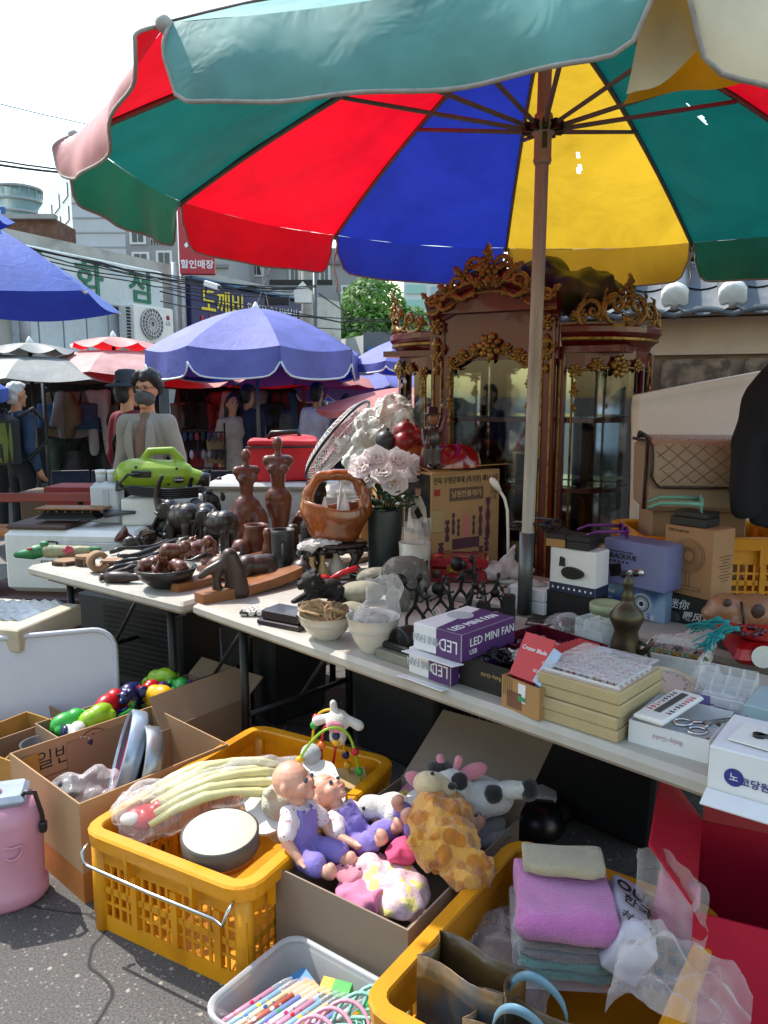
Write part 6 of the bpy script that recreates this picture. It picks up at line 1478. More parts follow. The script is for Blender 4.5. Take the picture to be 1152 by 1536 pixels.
for i in range(6):
 t2=thing('wrapped_packet','clear wrapped white packet, %s from the left in the brush pot'%ORD[i],'packet',t.location+Vector((-.045+.018*i,.01*(i%2),h*.75)),rnd(-.3,.3),'packets in the brush pot',rx=rnd(-.1,.15),ry=rnd(-.15,.15))
 b=MB();b.box(.035,.006,.11+.02*(i%3),bev=.002);b.wob(.004,30,i);b.build('packet',MBAG2,t2)
A_,rz_,L_=edge((648,868),(716,905));rb=thing('red_lacquer_box','red lacquered box with a brass clasp behind the iron figures','box',(P(690,868,TZ)),-.18)
MLAC=M('red lacquer','#8d1620',.25,var=.12,coat=.6)
b=MB();b.box(.25,.17,.06,bev=.006);b.build('body',MLAC,rb);b=MB();b.box(.255,.175,.045,Tr(z=.063),bev=.01);b.build('lid',MLAC,rb)
b=MB();b.box(.045,.006,.035,Tr(-.03,-.089,.045),bev=.002);b.cyl(.008,.006,front(-.03,-.091,.055),seg=10);b.build('clasp',M('brass','#a98a3e',.3,.9),rb)
for x in(-.095,.06):
 b=MB();b.cyl(.022,.003,front(x,-.0875,.04));b.build('medallion',M('dull medallion','#5a4a42',.4,.5),rb)
b=MB();b.lathe([(.001,.001),(.05,.001),(.052,0)],24,Tr(.02,0,.1085),caps=False,sq=(1.4,.8));b.build('lid_inlay',M('pale inlay','#8d5550',.35,var=.4,scale=30),rb)
def stick_man(i,px,py,h_px,pose,lab):
 t,m=place('iron_figure',lab,'figure',px,py,TZ,rnd(-.6,.6),'black iron stick figures');h=h_px*m;random.seed(40+i);s=h/.2
 hip=Vector((0,0,.09));sh=Vector((.01*pose,0,.15));w=.0048
 L1=Vector((-.03,0,.045));L2=Vector((.03,0.01,.05));f1=Vector((-.02,-.02,0));f2=Vector((.035,.02,0))
 pr_=[('c',hip,sh,.007,.009),('s',sh+Vector((.006*pose,0,.035)),(.011,.011,.014)),('c',sh,sh+Vector((.003,0,.02)),.005),('t',[hip,L1,f1],[.007,.006,.0045]),('t',[hip,L2,f2],[.007,.006,.0045])]
 h1=sh+Vector((.045*pose,-.01,.035*(1 if i%2 else-.6)));h2=sh+Vector((-.05,-.02,.02-.04*(i%3)))
 pr_+=[('t',[sh,sh.lerp(h1,.5)+Vector((0,0,-.02)),h1],[.006,.005,.004]),('t',[sh,sh.lerp(h2,.5)+Vector((0,0,-.02)),h2],[.006,.005,.004]),('s',h1,.007),('s',h2,.007),('b',(0,0,.003),(.09,.05,.007))]
 b=skin(pr_,.0035,1);t.scale=(s,s,s);b.build('figure',MIRON,t)
 if i%3==0:b=MB();b.lathe([(.001,0),(.024,.002),(.026,.008),(.001,.012)],18,front(h2.x,h2.y,h2.z));b.build('drum',MIRON,t)
 if i%3==1:b=MB();b.tube([h1+Vector((0,0,-.05)),h1+Vector((.01,0,.08))],.003,5);b.build('staff',MIRON,t)
spots=((622,948,92,1,'tallest iron stick figure bending its arms, at the left end'),(642,938,60,-1,'iron stick figure crouching by the round stone'),(660,930,70,1,'iron stick figure behind the white bell'),(676,942,76,-1,'iron stick figure standing left of the middle'),(690,918,80,1,'iron stick figure in front of the red box clasp'),(704,940,70,1,'iron stick figure holding a drum in the middle'),(712,915,84,-1,'iron stick figure with a raised staff in front of the red box'),(728,934,66,-1,'iron stick figure right of the middle'),(742,915,58,1,'iron stick figure near the white lamp bag'),(756,932,54,-1,'iron stick figure at the right end beside the adaptors'))
for i,sp_ in enumerate(spots):stick_man(i,*sp_)
t,m=place('grey_dish','small grey metal dish holding a white bell','dish',655,948,TZ);b=MB();b.lathe([(.001,0),(.03,0),(.055,.018),(.058,.02),(.05,.014),(.001,.006)],24,caps=False);b.build('dish',MGREY,t)
t2=thing('white_bell','small white bell ornament with a looped cord in the grey dish','bell',t.location+Vector((0,0,.012)));b=MB();b.lathe([(.018,0),(.016,.02),(.008,.028),(.001,.03)],14,caps=False);b.build('bell',MWHT,t2);b=MB();b.tube([(0,0,.03),(-.015,0,.06),(0,0,.08),(.012,0,.055),(.003,0,.03)],.002,5);b.build('cord',MWHT,t2)
for i,(px,py,h_)in enumerate(((724,938,.09),(762,940,.12))):
 t,m=place('power_adaptor',('short black power adaptor beside the iron figures','tall black adaptor with a silver tip right of the iron figures')[i],'adaptor',px,py,TZ,-.4,'black adaptors');b=MB();b.box(.045,.03,h_,bev=.006);b.build('body',MBLK,t);b=MB();b.box(.012,.006,.02,Tr(0,0,h_));b.build('plug',MSTEEL,t)
t,m=place('gooseneck_lamp','white gooseneck desk lamp standing in a white plastic bag','lamp',762,872,TZ,0)
pts=[D(px,py,t.location.y)-t.location for px,py in((762,862),(762,800),(761,765),(757,748),(748,733),(738,720))]
b=MB();b.tube(pts[:4]+[pts[4]],.0065,8);b.build('neck',MWHT,t);b=MB();b.tube([pts[4]+Vector((.006,0,-.01)),pts[4].lerp(pts[5],.5),pts[5],pts[5]+Vector((-.006,0,.01))],[.009,.016,.014,.004],10);b.build('lamp_head',MWHT,t);b=MB();b.cyl(.06,.02,Tr(0,0,.0),bev=.006);b.build('base',MWHT,t)
t2=thing('lamp_bag','crumpled white plastic bag around the foot of the gooseneck lamp','bag',t.location+Vector((-.01,-.02,.012)));b=skin([('s',(-.04,0,.04),(.08,.06,.04)),('s',(.05,0,.035),(.07,.06,.035)),('c',(.0,0,.06),(.03,0,.15),.04,.012)],.007,1,(.014,28,5));b.build('bag',M('white bag','#d6d2d2',.3,var=.04,bump=.7,bscale=40,trans=.3),t2)
def pbox(name,label,cat,pl,pr_,z,depth,h,mat,bev=.003,group=None,part='carton'):
 A,rz,L_=edge(pl,pr_,z);t=thing(name,label,cat,A,rz,group)
 b=MB();b.box(L_,depth,h,Tr(L_/2,depth/2,0),bev=bev);b.build(part,mat,t);return t,L_
def panel(t,x,z,w,h,mat,y=-.0012,nm='print',X=None):
 b=MB();b.quad(w,h,(X or I4)@Tr(x,y,z));return b.build(nm,mat,t)
def openbox(name,label,cat,pl,pr_,z,depth,h,mat,th=.003,inner=None,group=None):
 A,rz,L_=edge(pl,pr_,z);t=thing(name,label,cat,A,rz,group)
 for nm,w,d,x,y in(('front_panel',L_,th,L_/2,th/2),('back_panel',L_,th,L_/2,depth-th/2),('side_panel',th,depth-2*th,th/2,depth/2),('side_panel',th,depth-2*th,L_-th/2,depth/2)):
  b=MB();b.box(w,d,h,Tr(x,y,0));b.build(nm,mat,t)
 b=MB();b.box(L_-2*th,depth-2*th,th,Tr(L_/2,depth/2,.001));b.build('bottom',inner or mat,t)
 return t,L_
def loc_of(t,x,y,z):
 c,s=math.cos(t.rotation_euler.z),math.sin(t.rotation_euler.z);return t.location+Vector((c*x-s*y,s*x+c*y,z))
MVIO=M('violet print','#4f2a62',.45,var=.06);MGRYP=M('pale grey print','#a9aeb4',.5)
t,L_=pbox('grey_case','flat grey green plastic case at the table edge right of the white bowls','case',(563,986),(615,1004),TZ,.1,.03,M('grey green plastic','#77786a',.45))
t2=thing('black_case','flat black case stacked on the grey green case','case',loc_of(t,.005,.02,.0305),t.rotation_euler.z);b=MB();b.box(.12,.09,.022,Tr(.06,.045,0),bev=.005);b.build('case',MBLK,t2)
t,m=place('hair_dryer','black hair dryer with a round grille lying beside the LED fan boxes','hair dryer',598,962,TZ+.06,.75)
b=MB();b.lathe([(.001,0),(.04,0),(.044,.006),(.042,.05),(.034,.07),(.034,.14),(.03,.15)],24,Tr(ry=PI/2),caps=False);b.build('barrel',MBLK,t)
b=MB()
for r in(.01,.019,.028,.036):b.tube([(-.003,r*math.cos(k*PI/10),r*math.sin(k*PI/10))for k in range(20)],.002,4,closed=True)
b.build('grille',MDK,t);b=MB();b.cap((.1,0,-.02),(.14,.08,-.04),.02,.016);b.build('handle',MBLK,t)
def fanbox(pl,pr_,z,lab,lip):
 t,L_=pbox('fan_box',lab,'box',pl,pr_,z,.25,.078,MPAPER,group='purple and white fan boxes');h=.078
 panel(t,L_*.74,h/2,L_*.5,h,MVIO)
 put_text('print','LED',.05,MWL,t,front(L_*.74,-.002,h/2)@Matrix.Rotation(PI,4,'Z'),sx=.8);put_text('print','MINI FAN',.034,MGRYP,t,front(L_*.3,-.002,h/2)@Matrix.Rotation(PI,4,'Z'),sx=.75)
 b=MB();b.quad(.25,h,Tr(L_+.0008,.125,h/2,rz=PI/2));b.build('print',MVIO,t)
 put_text('print','LED MINI FAN',.034,MWL,t,side_r(L_+.002,.14,h/2+.008));put_text('print','USB',.02,MWL,t,side_r(L_+.002,.05,.02))
 b=MB();b.add([(L_*.48,.001,h+.0006),(L_-.001,.001,h+.0006),(L_-.001,.249,h+.0006),(L_*.3,.249,h+.0006)],[(0,1,2,3)]);b.build('print',MVIO,t)
 put_text('print','LED MINI FAN',.04,MWL,t,Tr(L_*.72,.12,h+.001,rz=PI/2),sx=.85)
 b=MB();b.lathe([(.001,0),(.04,0)],24,Tr(L_*.3,.15,h+.0008),caps=False);b.build('print_fan',MGRYP,t)
 if lip:b=MB();b.box(L_+.01,.05,.003,Tr(L_/2,-.02,-.004,rx=-.12));b.build('open_flap',MPAPER,t)
 return t
fanbox((613,1008),(676,1030),TZ,'lower purple and white LED fan box at the table edge',True)
fanbox((620,972),(692,994),TZ+.084,'upper purple and white LED fan box of the stack',True)
MBB=M('black card','#131315',.5)
t,L_=openbox('black_box','open black box full of cables and earphones at the table edge','box',(678,1022),(800,1062),TZ,.24,.085,MBB)
put_text('print','Baby-Gold',.016,M('gold print','#a8925c',.4),t,front(L_*.5,-.001,.05)@Matrix.Rotation(PI,4,'Z'))
random.seed(14)
for i in range(5):
 t2=thing('cable_coil','tangled %s in the black box, %s from the left'%(('black earphone cable','black cable','grey cable','white earphones','black charger cable')[i],ORD[i]),'cable',loc_of(t,.04+i*.04,.05+.03*i,.06),0,'cables in the black box')
 b=MB();p0=[Vector((.045*math.cos(k*.9+i)*rnd(.5,1.2),.04*math.sin(k*.9)*rnd(.5,1.2),rnd(0,.045)))for k in range(16)];b.tube(p0,.0032,6);b.build('cable',(MBLK,MBLK,MGREY,MWHT,MBLK)[i],t2)
t2=thing('clear_bag','clear bag of small parts at the right of the black box','bag',loc_of(t,L_*.72,.16,.06),.3);b=skin([('s',(0,0,.02),(.09,.05,.035))],.008,1,(.016,30,9));b.build('bag',MBAG2,t2)
MDR=M('dark red card','#4d0f1e',.25,var=.1,coat=.4)
t,L_=openbox('dark_red_box','open glossy dark red box of hair ties behind the black box','box',(735,985),(838,1022),TZ+.03,.22,.06,MDR)
for i in range(9):
 t2=thing('hair_tie','%s hair tie in the dark red box, %s in the row'%(('magenta','glittery pink','plum')[i%3],ORD[i]),'hair tie',loc_of(t,.035+.03*i,.06+.07*(i%2),.035+.008*(i%3)),0,'hair ties in the dark red box');b=MB();b.tube([(.026*math.cos(k*PI/9),.026*math.sin(k*PI/9),.003*math.sin(k*2))for k in range(18)],.009,6,closed=True);b.build('band',(M('magenta','#8c1a5a',.4),M('glitter pink','#a85a78',.3,var=.5,scale=120),M('plum','#521238',.4))[i%3],t2)
t,L_=openbox('blade_carton','open brown carton packed with red and pale blue blade packs','box',(752,1058),(808,1082),TZ,.30,.085,MCARD2)
panel(t,L_*.55,.055,.025,.05,MPAPER);panel(t,L_*.55,.04,.025,.012,M('green print','#2b8a58',.5),-.0018);panel(t,L_*.35,.03,.05,.045,M('brown print','#6d4630',.7))
for k in range(5):panel(t,.008+k*.007,.06,.0016,.05,MBRN)
for k in range(16):
 t2=thing('blade_pack','red and pale blue blade pack, %s from the front in the brown carton'%(ORD+('fourteenth','fifteenth','sixteenth'))[k],'blade pack',loc_of(t,L_/2,.03+k*.0165,.03),t.rotation_euler.z,'blade packs in the brown carton',rx=-.3)
 b=MB();b.box(L_*.56,.004,.1,Tr(-L_*.18,0,0));b.build('card',M('red pack card','#b5141f',.45),t2);b=MB();b.box(L_*.3,.006,.095,Tr(L_*.27,0,0));b.build('blade',M('pale blue blade','#93a9c0',.3),t2)
t2=thing('loose_blade_pack','red Cruzer Blade pack lying tilted across the front of the brown carton','blade pack',loc_of(t,L_*.45,.02,.085),t.rotation_euler.z,rx=-.55);b=MB();b.box(.1,.004,.12);b.build('card',MATS['red pack card'],t2)
put_text('print','Cruzer Blade',.0155,MWL,t2,front(-.0,-.003,.08),bold=.01);put_text('print','8GB',.012,MWL,t2,front(.03,-.003,.03));b=MB();b.box(.03,.005,.1,Tr(.045,-.003,0,ry=.25));b.build('blade',MATS['pale blue blade'],t2)
MTR=M('cream tray edge','#a8966f',.5,var=.12,scale=8);MSAT=M('pale satin','#b5a7a0',.6);MRING=M('gold ring','#a8834a',.25,.9)
for k in range(4):
 o_=(0,-2,3,0)[k];t,L_=pbox('jewellery_tray',('bottom','second lowest','third','top')[k]+' cream jewellery display tray of the stack'+(' with rows of rings' if k==3 else ''),'tray',(804+o_,1076),(926+o_,1116),TZ,.235,.03,MTR,group='stack of jewellery trays');t.location.z+=k*.031
 if k==3:
  b=MB();b.box(L_-.02,.215,.002,Tr(L_/2,.1175,.0302));b.build('liner',MSAT,t)
  for r in range(7):
   for c_ in range(5):
    x=.022+(L_-.044)*(c_+.5)/5;y=.02+.195*(r+.5)/7
    if c_==0:b=MB();b.box(L_-.02,.002,.006,Tr(L_/2,.02+.195*r/7,.032));b.build('divider',MPAPER,t)
    b=MB();b.tube([(x+.0085*math.cos(q_*PI/6),y,.038+.0085*math.sin(q_*PI/6))for q_ in range(12)],.0018,5,closed=True);b.ball((x,y-.002,.047),.0035,seg=8,rings=5);b.build('ring',(MRING,M('rose gold','#a86c58',.25,.9),MSTEEL)[(r+c_)%3],t)
  for c_ in range(6):b=MB();b.box(.002,.2,.005,Tr(.022+(L_-.044)*c_/5,.1175,.032));b.build('divider',MPAPER,t)
  b=MB();b.box(L_-.012,.225,.0012,Tr(L_/2,.1175,.051));b.build('clear_lid',MBAG,t)
t,L_=openbox('white_box','open white box holding a wall thermometer and scissors at the table edge','box',(942,1112),(1062,1146),TZ,.2,.055,MPAPER)
put_text('print','Baby-Gold',.016,M('faint pink print','#b9a0a0',.5),t,front(L_*.5,-.001,.03)@Matrix.Rotation(PI,4,'Z'))
t2=thing('wall_thermometer','white plastic wall thermometer laid across the white box','thermometer',loc_of(t,.06,.1,.062),t.rotation_euler.z-.12,rx=.0);b=MB();b.box(.075,.22,.014,bev=.005);b.build('case',MWHT,t2);b=MB();b.box(.016,.15,.002,Tr(0,.01,.0142));b.build('tube',MGREY,t2)
for i in range(9):
 put_text('print','%d'%(50-i*10),.011,MINK if i<5 else MRL,t2,Tr(-.022,.075-i*.0165,.0146));put_text('print','%d'%(120-i*20),.011,MRL if i<4 else MINK,t2,Tr(.024,.075-i*.0165,.0146))
t2=thing('scissors','steel scissors with round handles lying in the white box','scissors',loc_of(t,.14,.05,.062),t.rotation_euler.z+1.0)
for s_ in(1,-1):
 b=MB();b.tube([(-.02+.022*math.cos(k*PI/8),s_*.024+.018*math.sin(k*PI/8),0)for k in range(16)],.0045,6,closed=True);b.tube([(.0,s_*.018,0),(.03,s_*.005,0)],.005,6);b.build('handle',MSTEEL,t2)
 b=MB();b.prism([(.02,s_*.006),(.14,-s_*.004),(.14,-s_*.006),(.03,-s_*.008)],.003,Tr(z=.003*s_));b.build('blade',MSTEEL,t2)
random.seed(31)
for i in range(5):
 t2=thing('small_tool',('brown wooden handled tool','thin brown stick','short dark file','copper coloured rod','dull metal key')[i]+' in the right half of the white box','tool',loc_of(t,.15+.018*i,.06+.02*i,.012+.008*i),rnd(0,3),'small tools in the white box');b=MB();b.tube([(-.05,0,0),(0,0,.002),(.05,0,.004)],[.006,.008,.004],7);b.build('rod',(MWOOD2,MWOOD,MDK,MGOLD,MGREY)[i],t2)
t,m=place('brown_plate','round brown plate beneath the dial thermometer','plate',1000,1052,TZ,0);b=MB();b.lathe([(.001,0),(.07,0),(.088,.02),(.09,.025),(.08,.02),(.001,.01)],32,caps=False);b.build('plate',M('brown plate','#6a5031',.4),t)
t2=thing('dial_thermometer','round cream framed dial thermometer lying on the brown plate','thermometer',t.location+Vector((-.005,.01,.03)),0,rx=.12);b=MB();b.lathe([(.001,0),(.08,0),(.086,.01),(.084,.026),(.076,.03),(.066,.024)],36,caps=False);b.build('frame',M('cream plastic','#b8ae93',.4),t2)
b=MB();b.lathe([(.001,.022),(.068,.022)],30,caps=False);b.build('dial',M('printed dial','#b39c86',.5,var=.15,scale=40),t2);b=MB();b.box(.002,.05,.001,Tr(0,.02,.0235));b.build('needle',MBLK,t2);b=MB();b.lathe([(.001,.027),(.07,.0265)],30,caps=False);b.build('glass',MBAG,t2)
for k in range(11):
 a_=PI*1.25-k*PI*.15;put_text('print','%d'%(k*10-30),.009,MINK,t2,Tr(.054*math.cos(a_),.054*math.sin(a_),.0232,rz=a_-PI/2))
t,m=place('brass_ewer','dark brass ewer with a tall pointed lid in front of the green can','ewer',936,1008,TZ,0)
b=MB();b.lathe([(x*m,z*m*1.03)for x,z in((.1,0),(26,0),(25,8),(23,30),(20,50),(17,62),(22,74),(25,80),(24,88),(16,98),(10,104),(8,108),(10,112),(7,118),(6,126),(8,131),(8,136),(3,142),(.1,148))],28,caps=False);b.build('body',M('old brass','#4a4233',.38,.75,var=.3,scale=18),t)
b=MB();b.tube([(.03,-.02,.1),(.055,-.035,.09),(.06,-.04,.05),(.04,-.03,.02)],.006,8);b.tube([(.02,-.025,.05),(.05,-.05,.09),(.06,-.055,.12)],[.012,.008,.004],8);b.build('handle',M('old brass'),t)
t,m=lathe_thing('green_can','pale green tin can with a lid behind the brass ewer','can',908,968,[(.1,0),(24,0),(24,54),(25.5,54),(25.5,64),(24,66),(22,63),(.1,63)],M('pale green tin','#8d9a7a',.4,var=.05));t.scale=(1,)*3
MCLR=M('clear acrylic','#dfe5e6',.08,alpha=.16)
def grid_organiser(t,nx,ny,w,d,h):
 for i in range(nx+1):b=MB();b.box(.003,d,h,Tr(-w/2+w*i/nx,0,0));b.build('divider',MCLR,t)
 for j in range(ny+1):b=MB();b.box(w,.003,h*(.95-.12*(ny-j if ny<3 else 0)),Tr(0,-d/2+d*j/ny,.001));b.build('divider',MCLR,t)
 b=MB();b.box(w,d,.003);b.build('bottom',MCLR,t)
t,L_=pbox('lavender_box','small lavender carton under the clear lipstick organiser','box',(872,996),(912,1006),TZ,.1,.045,M('lavender card','#8f86a8',.5))
t2=thing('acrylic_organiser','clear acrylic compartment organiser on the lavender carton','organiser',loc_of(t,.02,.05,.046),t.rotation_euler.z-.2);grid_organiser(t2,3,2,.1,.075,.09)
t,L_=pbox('black_display_box','black display box under the dashboard camera carton','box',(817,922),(890,934),TZ,.16,.095,MBB)
t2=thing('clear_dome','clear plastic dome blister lying in front of the black display box','blister',P(852,945,TZ),.1);b=MB();b.lathe([(.085,.0),(.07,.002),(.058,.006),(.052,.035),(.03,.058),(.001,.064)],24,Tr(rx=.5),caps=False);b.build('dome',M('clear dome','#e6ecee',.05,alpha=.14),t2);b=MB();b.lathe([(.045,0),(.04,.02),(.02,.035),(.001,.04)],18,Tr(rx=.5),caps=False);b.build('dark_lens',M('dark lens','#2a2024',.1,coat=1,var=.6,scale=20,col2='#5a4a2a',scale2=14),t2)
t2=thing('black_cable','loop of black cable left of the clear dome','cable',P(812,938,TZ));b=MB();b.tube([(.09,-.02,.02),(.0,-.05,.012),(-.06,-.02,.01),(-.04,.04,.012),(.05,.05,.015),(.08,.01,.01),(.0,-.01,.012),(-.05,.0,.02)],.0035,6);b.build('cable',MBLK,t2)
for k in range(2):
 t,L_=pbox('white_carton',('lower','upper')[k]+' plain white carton right of the gooseneck lamp','box',(763,912),(815,924),TZ,.14,.046,MPAPER,group='pair of white cartons');t.location.z+=k*.0475
b=MB();b.lathe([(.04,0),(.045,.002),(.03,.01),(.001,.014)],20,Tr(.075,.07,.0465),caps=False);b.build('sticker',M('silver sticker','#a9a8a6',.25,var=.2,scale=30),t)
t,L_=pbox('dashcam_box','white carton printed with a black dashboard camera and a row of icons','box',(824,885),(892,898),TZ+.096,.1,.165,MPAPER);hh=.165
panel(t,L_/2,.018,L_,.034,M('navy print','#1b2440',.5))
for k in range(8):panel(t,.015+k*(L_-.03)/7,.018,.007,.008,MWL,-.002)
b=MB();b.prism([(.04+.055*math.cos(a_)*(1 if math.cos(a_)>0 else .6),.022*math.sin(a_))for a_ in[k*PI/12 for k in range(24)]],.012,front(.045,-.0,.08));b.build('print_camera',MBLK,t)
b=MB();b.prism([(0,0),(.022,0),(.02,.03),(.004,.035)],.008,front(.04,0,.1));b.build('print_camera',MBLK,t)
X=Tr(L_+.001,0,0)
b=MB();b.quad(.1,.034,Tr(L_+.0012,.05,.018,rz=PI/2));b.build('print',M('navy print'),t)
DCT=TZ+.086+.146
for i,(dx,w_,m_,lab)in enumerate(((-.015,.075,MCARD2,'torn tan box with a black lid on the dashboard camera carton'),(.07,.085,MBB,'black spectacle box on the right of the dashboard camera carton'))):
 t2=thing('spectacle_box',lab,'box',loc_of(t,dx,-.01,.167),t.rotation_euler.z+.1,'spectacle boxes');b=MB();b.box(w_,.09,.03,Tr(w_/2,.045,0),bev=.002);b.build('carton',m_,t2);b=MB();b.box(w_+.004,.094,.02,Tr(w_/2,.045,.03),bev=.002);b.build('lid',MBB,t2)
def glasses(label,loc,rz,frame,s=1,tilt=0):
 t=thing('sunglasses',label,'sunglasses',loc,rz,None,rx=tilt);t.scale=(s,)*3
 b=MB()
 for sg in(1,-1):b.tube([(sg*.033+.027*math.cos(k*PI/9),.004*abs(math.cos(k*PI/9)),.022+.02*math.sin(k*PI/9))for k in range(18)],.003,6,closed=True)
 b.tube([(-.008,0,.03),(.008,0,.03)],.003,6);b.build('frame',frame,t)
 for sg in(1,-1):
  b=MB();b.lathe([(.001,0),(.026,0)],18,front(sg*.033,.002,.022),caps=False,sq=(1,.75));b.build('lens',M('tinted lens','#15161a',.08,coat=1),t)
  b=MB();b.tube([(sg*.06,.0,.028),(sg*.066,.05,.03),(sg*.066,.11,.028),(sg*.062,.145,.012)],[.006,.006,.005,.004],7);b.build('temple',frame,t)
 return t
glasses('black framed sunglasses with silver temples on the torn tan box',loc_of(t,-.01,.02,.22),t.rotation_euler.z+1.5,MBLK)
t,L_=pbox('camera_box','blue white carton lettered B-CAM with a round lens under the BLACKVUE box','box',(897,916),(996,937),TZ,.14,.125,M('blue print card','#2c4f86',.4,var=.2,scale=5,col2='#8fa9c6',scale2=6,thr=(.45,.6)),group='camera cartons')
put_text('print','B-CAM',.02,MWL,t,front(.035,-.002,.088),bold=.02)
for r_,m_ in((.04,M('silver print','#a9b4be',.3)),(.03,MINK),(.026,MATS['silver print']),(.014,MWL),(.009,MINK)):
 b=MB();b.lathe([(.001,0),(r_,0)],24,front(L_*.66,-.001-(.041-r_)*.04,.06),caps=False);b.build('print_lens',m_,t)
for k in range(16):b=MB();b.lathe([(.001,0),(.002,0)],8,front(L_*.66+.022*math.cos(k*PI/8),-.0022,.06+.022*math.sin(k*PI/8)),caps=False);b.build('print_dot',MATS['navy print'],t)
put_text('print','BLUE 룸',.022,MWL,t,front(L_*.72,-.002,.014),bold=.02)
for k in range(3):panel(t,.035,.065-k*.017,.04,.004,MATS['silver print'],-.002)
t,L_=pbox('blackvue_box','pale violet blue carton lettered BLACKVUE showing a tube shaped camera','box',(904,871),(995,891),TZ+.126,.12,.165,M('violet blue card','#6d739f',.4,var=.12,scale=4),group='camera cartons')
put_text('print','PREMIUM CAR DVR RECORDER',.0075,MINK,t,front(.07,-.0015,.122));put_text('print','BLACKVUE',.024,MINK,t,front(.08,-.0015,.105),bold=.02)
for k in range(5):panel(t,.03+k*.018,.085,.009,.008,MINK)
b=MB();b.tube([(0,0,0),(.09,0,.024)],.017,12);b.build('print_camera',MSTEEL,t,Tr(.08,.008,.038));b=MB();b.box(.05,.012,.045,Tr(.06,.004,.03,ry=-.25));b.build('print_camera',MBLK,t);b=MB();b.cyl(.012,.006,front(.145,-.008,.055));b.build('print_lens',MATS['tinted lens'],t)
glasses('sunglasses with purple temples lying on the BLACKVUE box',loc_of(t,.05,.05,.167),t.rotation_euler.z+2.4,M('purple frame','#5d1a70',.3),1.1)
t,L_=pbox('heater_box','black carton with white Chinese lettering under the kraft fan box','box',(996,930),(1078,947),TZ,.16,.105,MBB)
put_text('print','暖风机',.035,MWL,t,front(L_*.6,-.001,.03),bold=.01,shear=.2);put_text('print','迷你',.038,MWL,t,front(L_*.25,-.001,.068),bold=.01,shear=.2);b=MB();b.lathe([(.001,0),(.03,0)],18,front(.03,-.001,.02),caps=False,sq=(1,.7));b.build('print',MATS['grey metal'],t)
MKR=M('kraft card','#9a7450',.8,var=.06,scale=5);MKRI=M('kraft ink','#54382a',.8)
t,L_=pbox('kraft_fan_box','tall kraft carton with a line drawing of a USB desk fan','box',(993,885),(1065,902),TZ+.106,.13,.245,MKR)
put_text('print','USB Desk Fan',.014,MKRI,t,front(.055,-.001,.23),bold=.015)
b=MB();cx,cz=L_*.52,.145
for r_ in(.062,.055,.02):b.tube([(cx+r_*math.cos(k*PI/20),-.0005,cz+r_*math.sin(k*PI/20))for k in range(40)],.0009,4,closed=True)
for k in range(40):
 a_=k*PI/20;b.tube([(cx+.021*math.cos(a_),-.0005,cz+.021*math.sin(a_)),(cx+.054*math.cos(a_+.1),-.0005,cz+.054*math.sin(a_+.1))],.0006,4)
for x0,z0,x1,z1 in((-.007,-.062,-.007,-.11),(.007,-.062,.007,-.11),(-.05,-.11,.05,-.11),(-.05,-.122,.05,-.122),(-.05,-.11,-.05,-.122),(.05,-.11,.05,-.122)):b.tube([(cx+x0,-.0005,cz+z0),(cx+x1,-.0005,cz+z1)],.0009,4)
b.build('print_drawing',MKRI,t)
for k in range(9):b=MB();b.box(.001,.04+.02*(k%3),.0025,Tr(L_+.0008,.08,.06+k*.011));b.build('print',MKRI,t)
t2=thing('black_glasses_box','open black spectacle box on top of the kraft fan carton','box',loc_of(t,.01,.01,.247),t.rotation_euler.z+.08);b=MB();b.box(.135,.1,.03,Tr(.0675,.05,0),bev=.002);b.build('carton',MBB,t2);b=MB();b.box(.125,.09,.02,Tr(.07,.055,.03),bev=.002);b.build('tray',MBLK,t2)
glasses('mint green sunglasses resting on the open black spectacle box',loc_of(t,.1,.06,.298),t.rotation_euler.z+2.2,M('mint frame','#5f9a88',.35),1.25)
cr=crate('plastic_crate','orange yellow plastic crate on the back table behind the kraft fan box',ontab(1.30,1.16,0),TRZ+.72,.62,.42,.3,MCR,z=TZ-.02,handle=False)
boxed('crate_support','brown carton under the raised yellow crate','box',1100,930,3.05,.4,.3,0,TZ-.03,MCARD2,-.1)
t,L_=openbox('styrofoam_tray','white styrofoam tray of small brooches wrapped in plastic','tray',(955,1000),(1048,1018),TZ,.2,.05,M('styrofoam','#c9c6c2',.7,bump=.3,bscale=80),.01)
random.seed(17)
for i in range(14):
 t2=thing('brooch','%s brooch in the styrofoam tray, %s'%(('pink','green','dark','gold')[i%4],('front row %s'%ORD[i//2])if i%2 else('back row %s'%ORD[i//2])),'brooch',loc_of(t,.02+.0145*i*L_/.22,.06+.06*(i%2==0),.03),rnd(0,6),'brooches in the tray');b=MB()
 for k in range(5):b.ball((.011*math.cos(k*1.256),.011*math.sin(k*1.256),.012),(.009,.006,.006),rot=(0,.3,k*1.256),seg=8,rings=5)
 b.build('petals',(M('dusty pink','#9a6a6a',.5),M('sage','#5f7a5a',.5),MDK,MGOLD)[i%4],t2)
t2=thing('plastic_wrap','crumpled clear plastic over the back of the styrofoam tray','plastic',loc_of(t,L_*.6,.13,.05));b=skin([('s',(0,0,.01),(.1,.05,.025)),('s',(.05,.01,.03),(.04,.03,.03))],.007,1,(.016,34,2));b.build('wrap',MBAG2,t2)
t,m=place('red_scale','red kitchen scale with a white dial at the right edge','scale',1145,985,TZ,-.2);b=MB();b.box(.2,.2,.07,bev=.02,taper=1.1);b.build('body',M('bright red plastic','#b0131d',.3),t);b=MB();b.lathe([(.001,0),(.035,0)],20,front(-.03,-.112,.035),caps=False);b.build('dial',MWHT,t);b=MB();b.lathe([(.001,.0),(.1,.0),(.15,.025),(.152,.03),(.14,.022),(.001,.012)],32,Tr(z=.075),caps=False);b.build('pan',M('bright red plastic'),t)
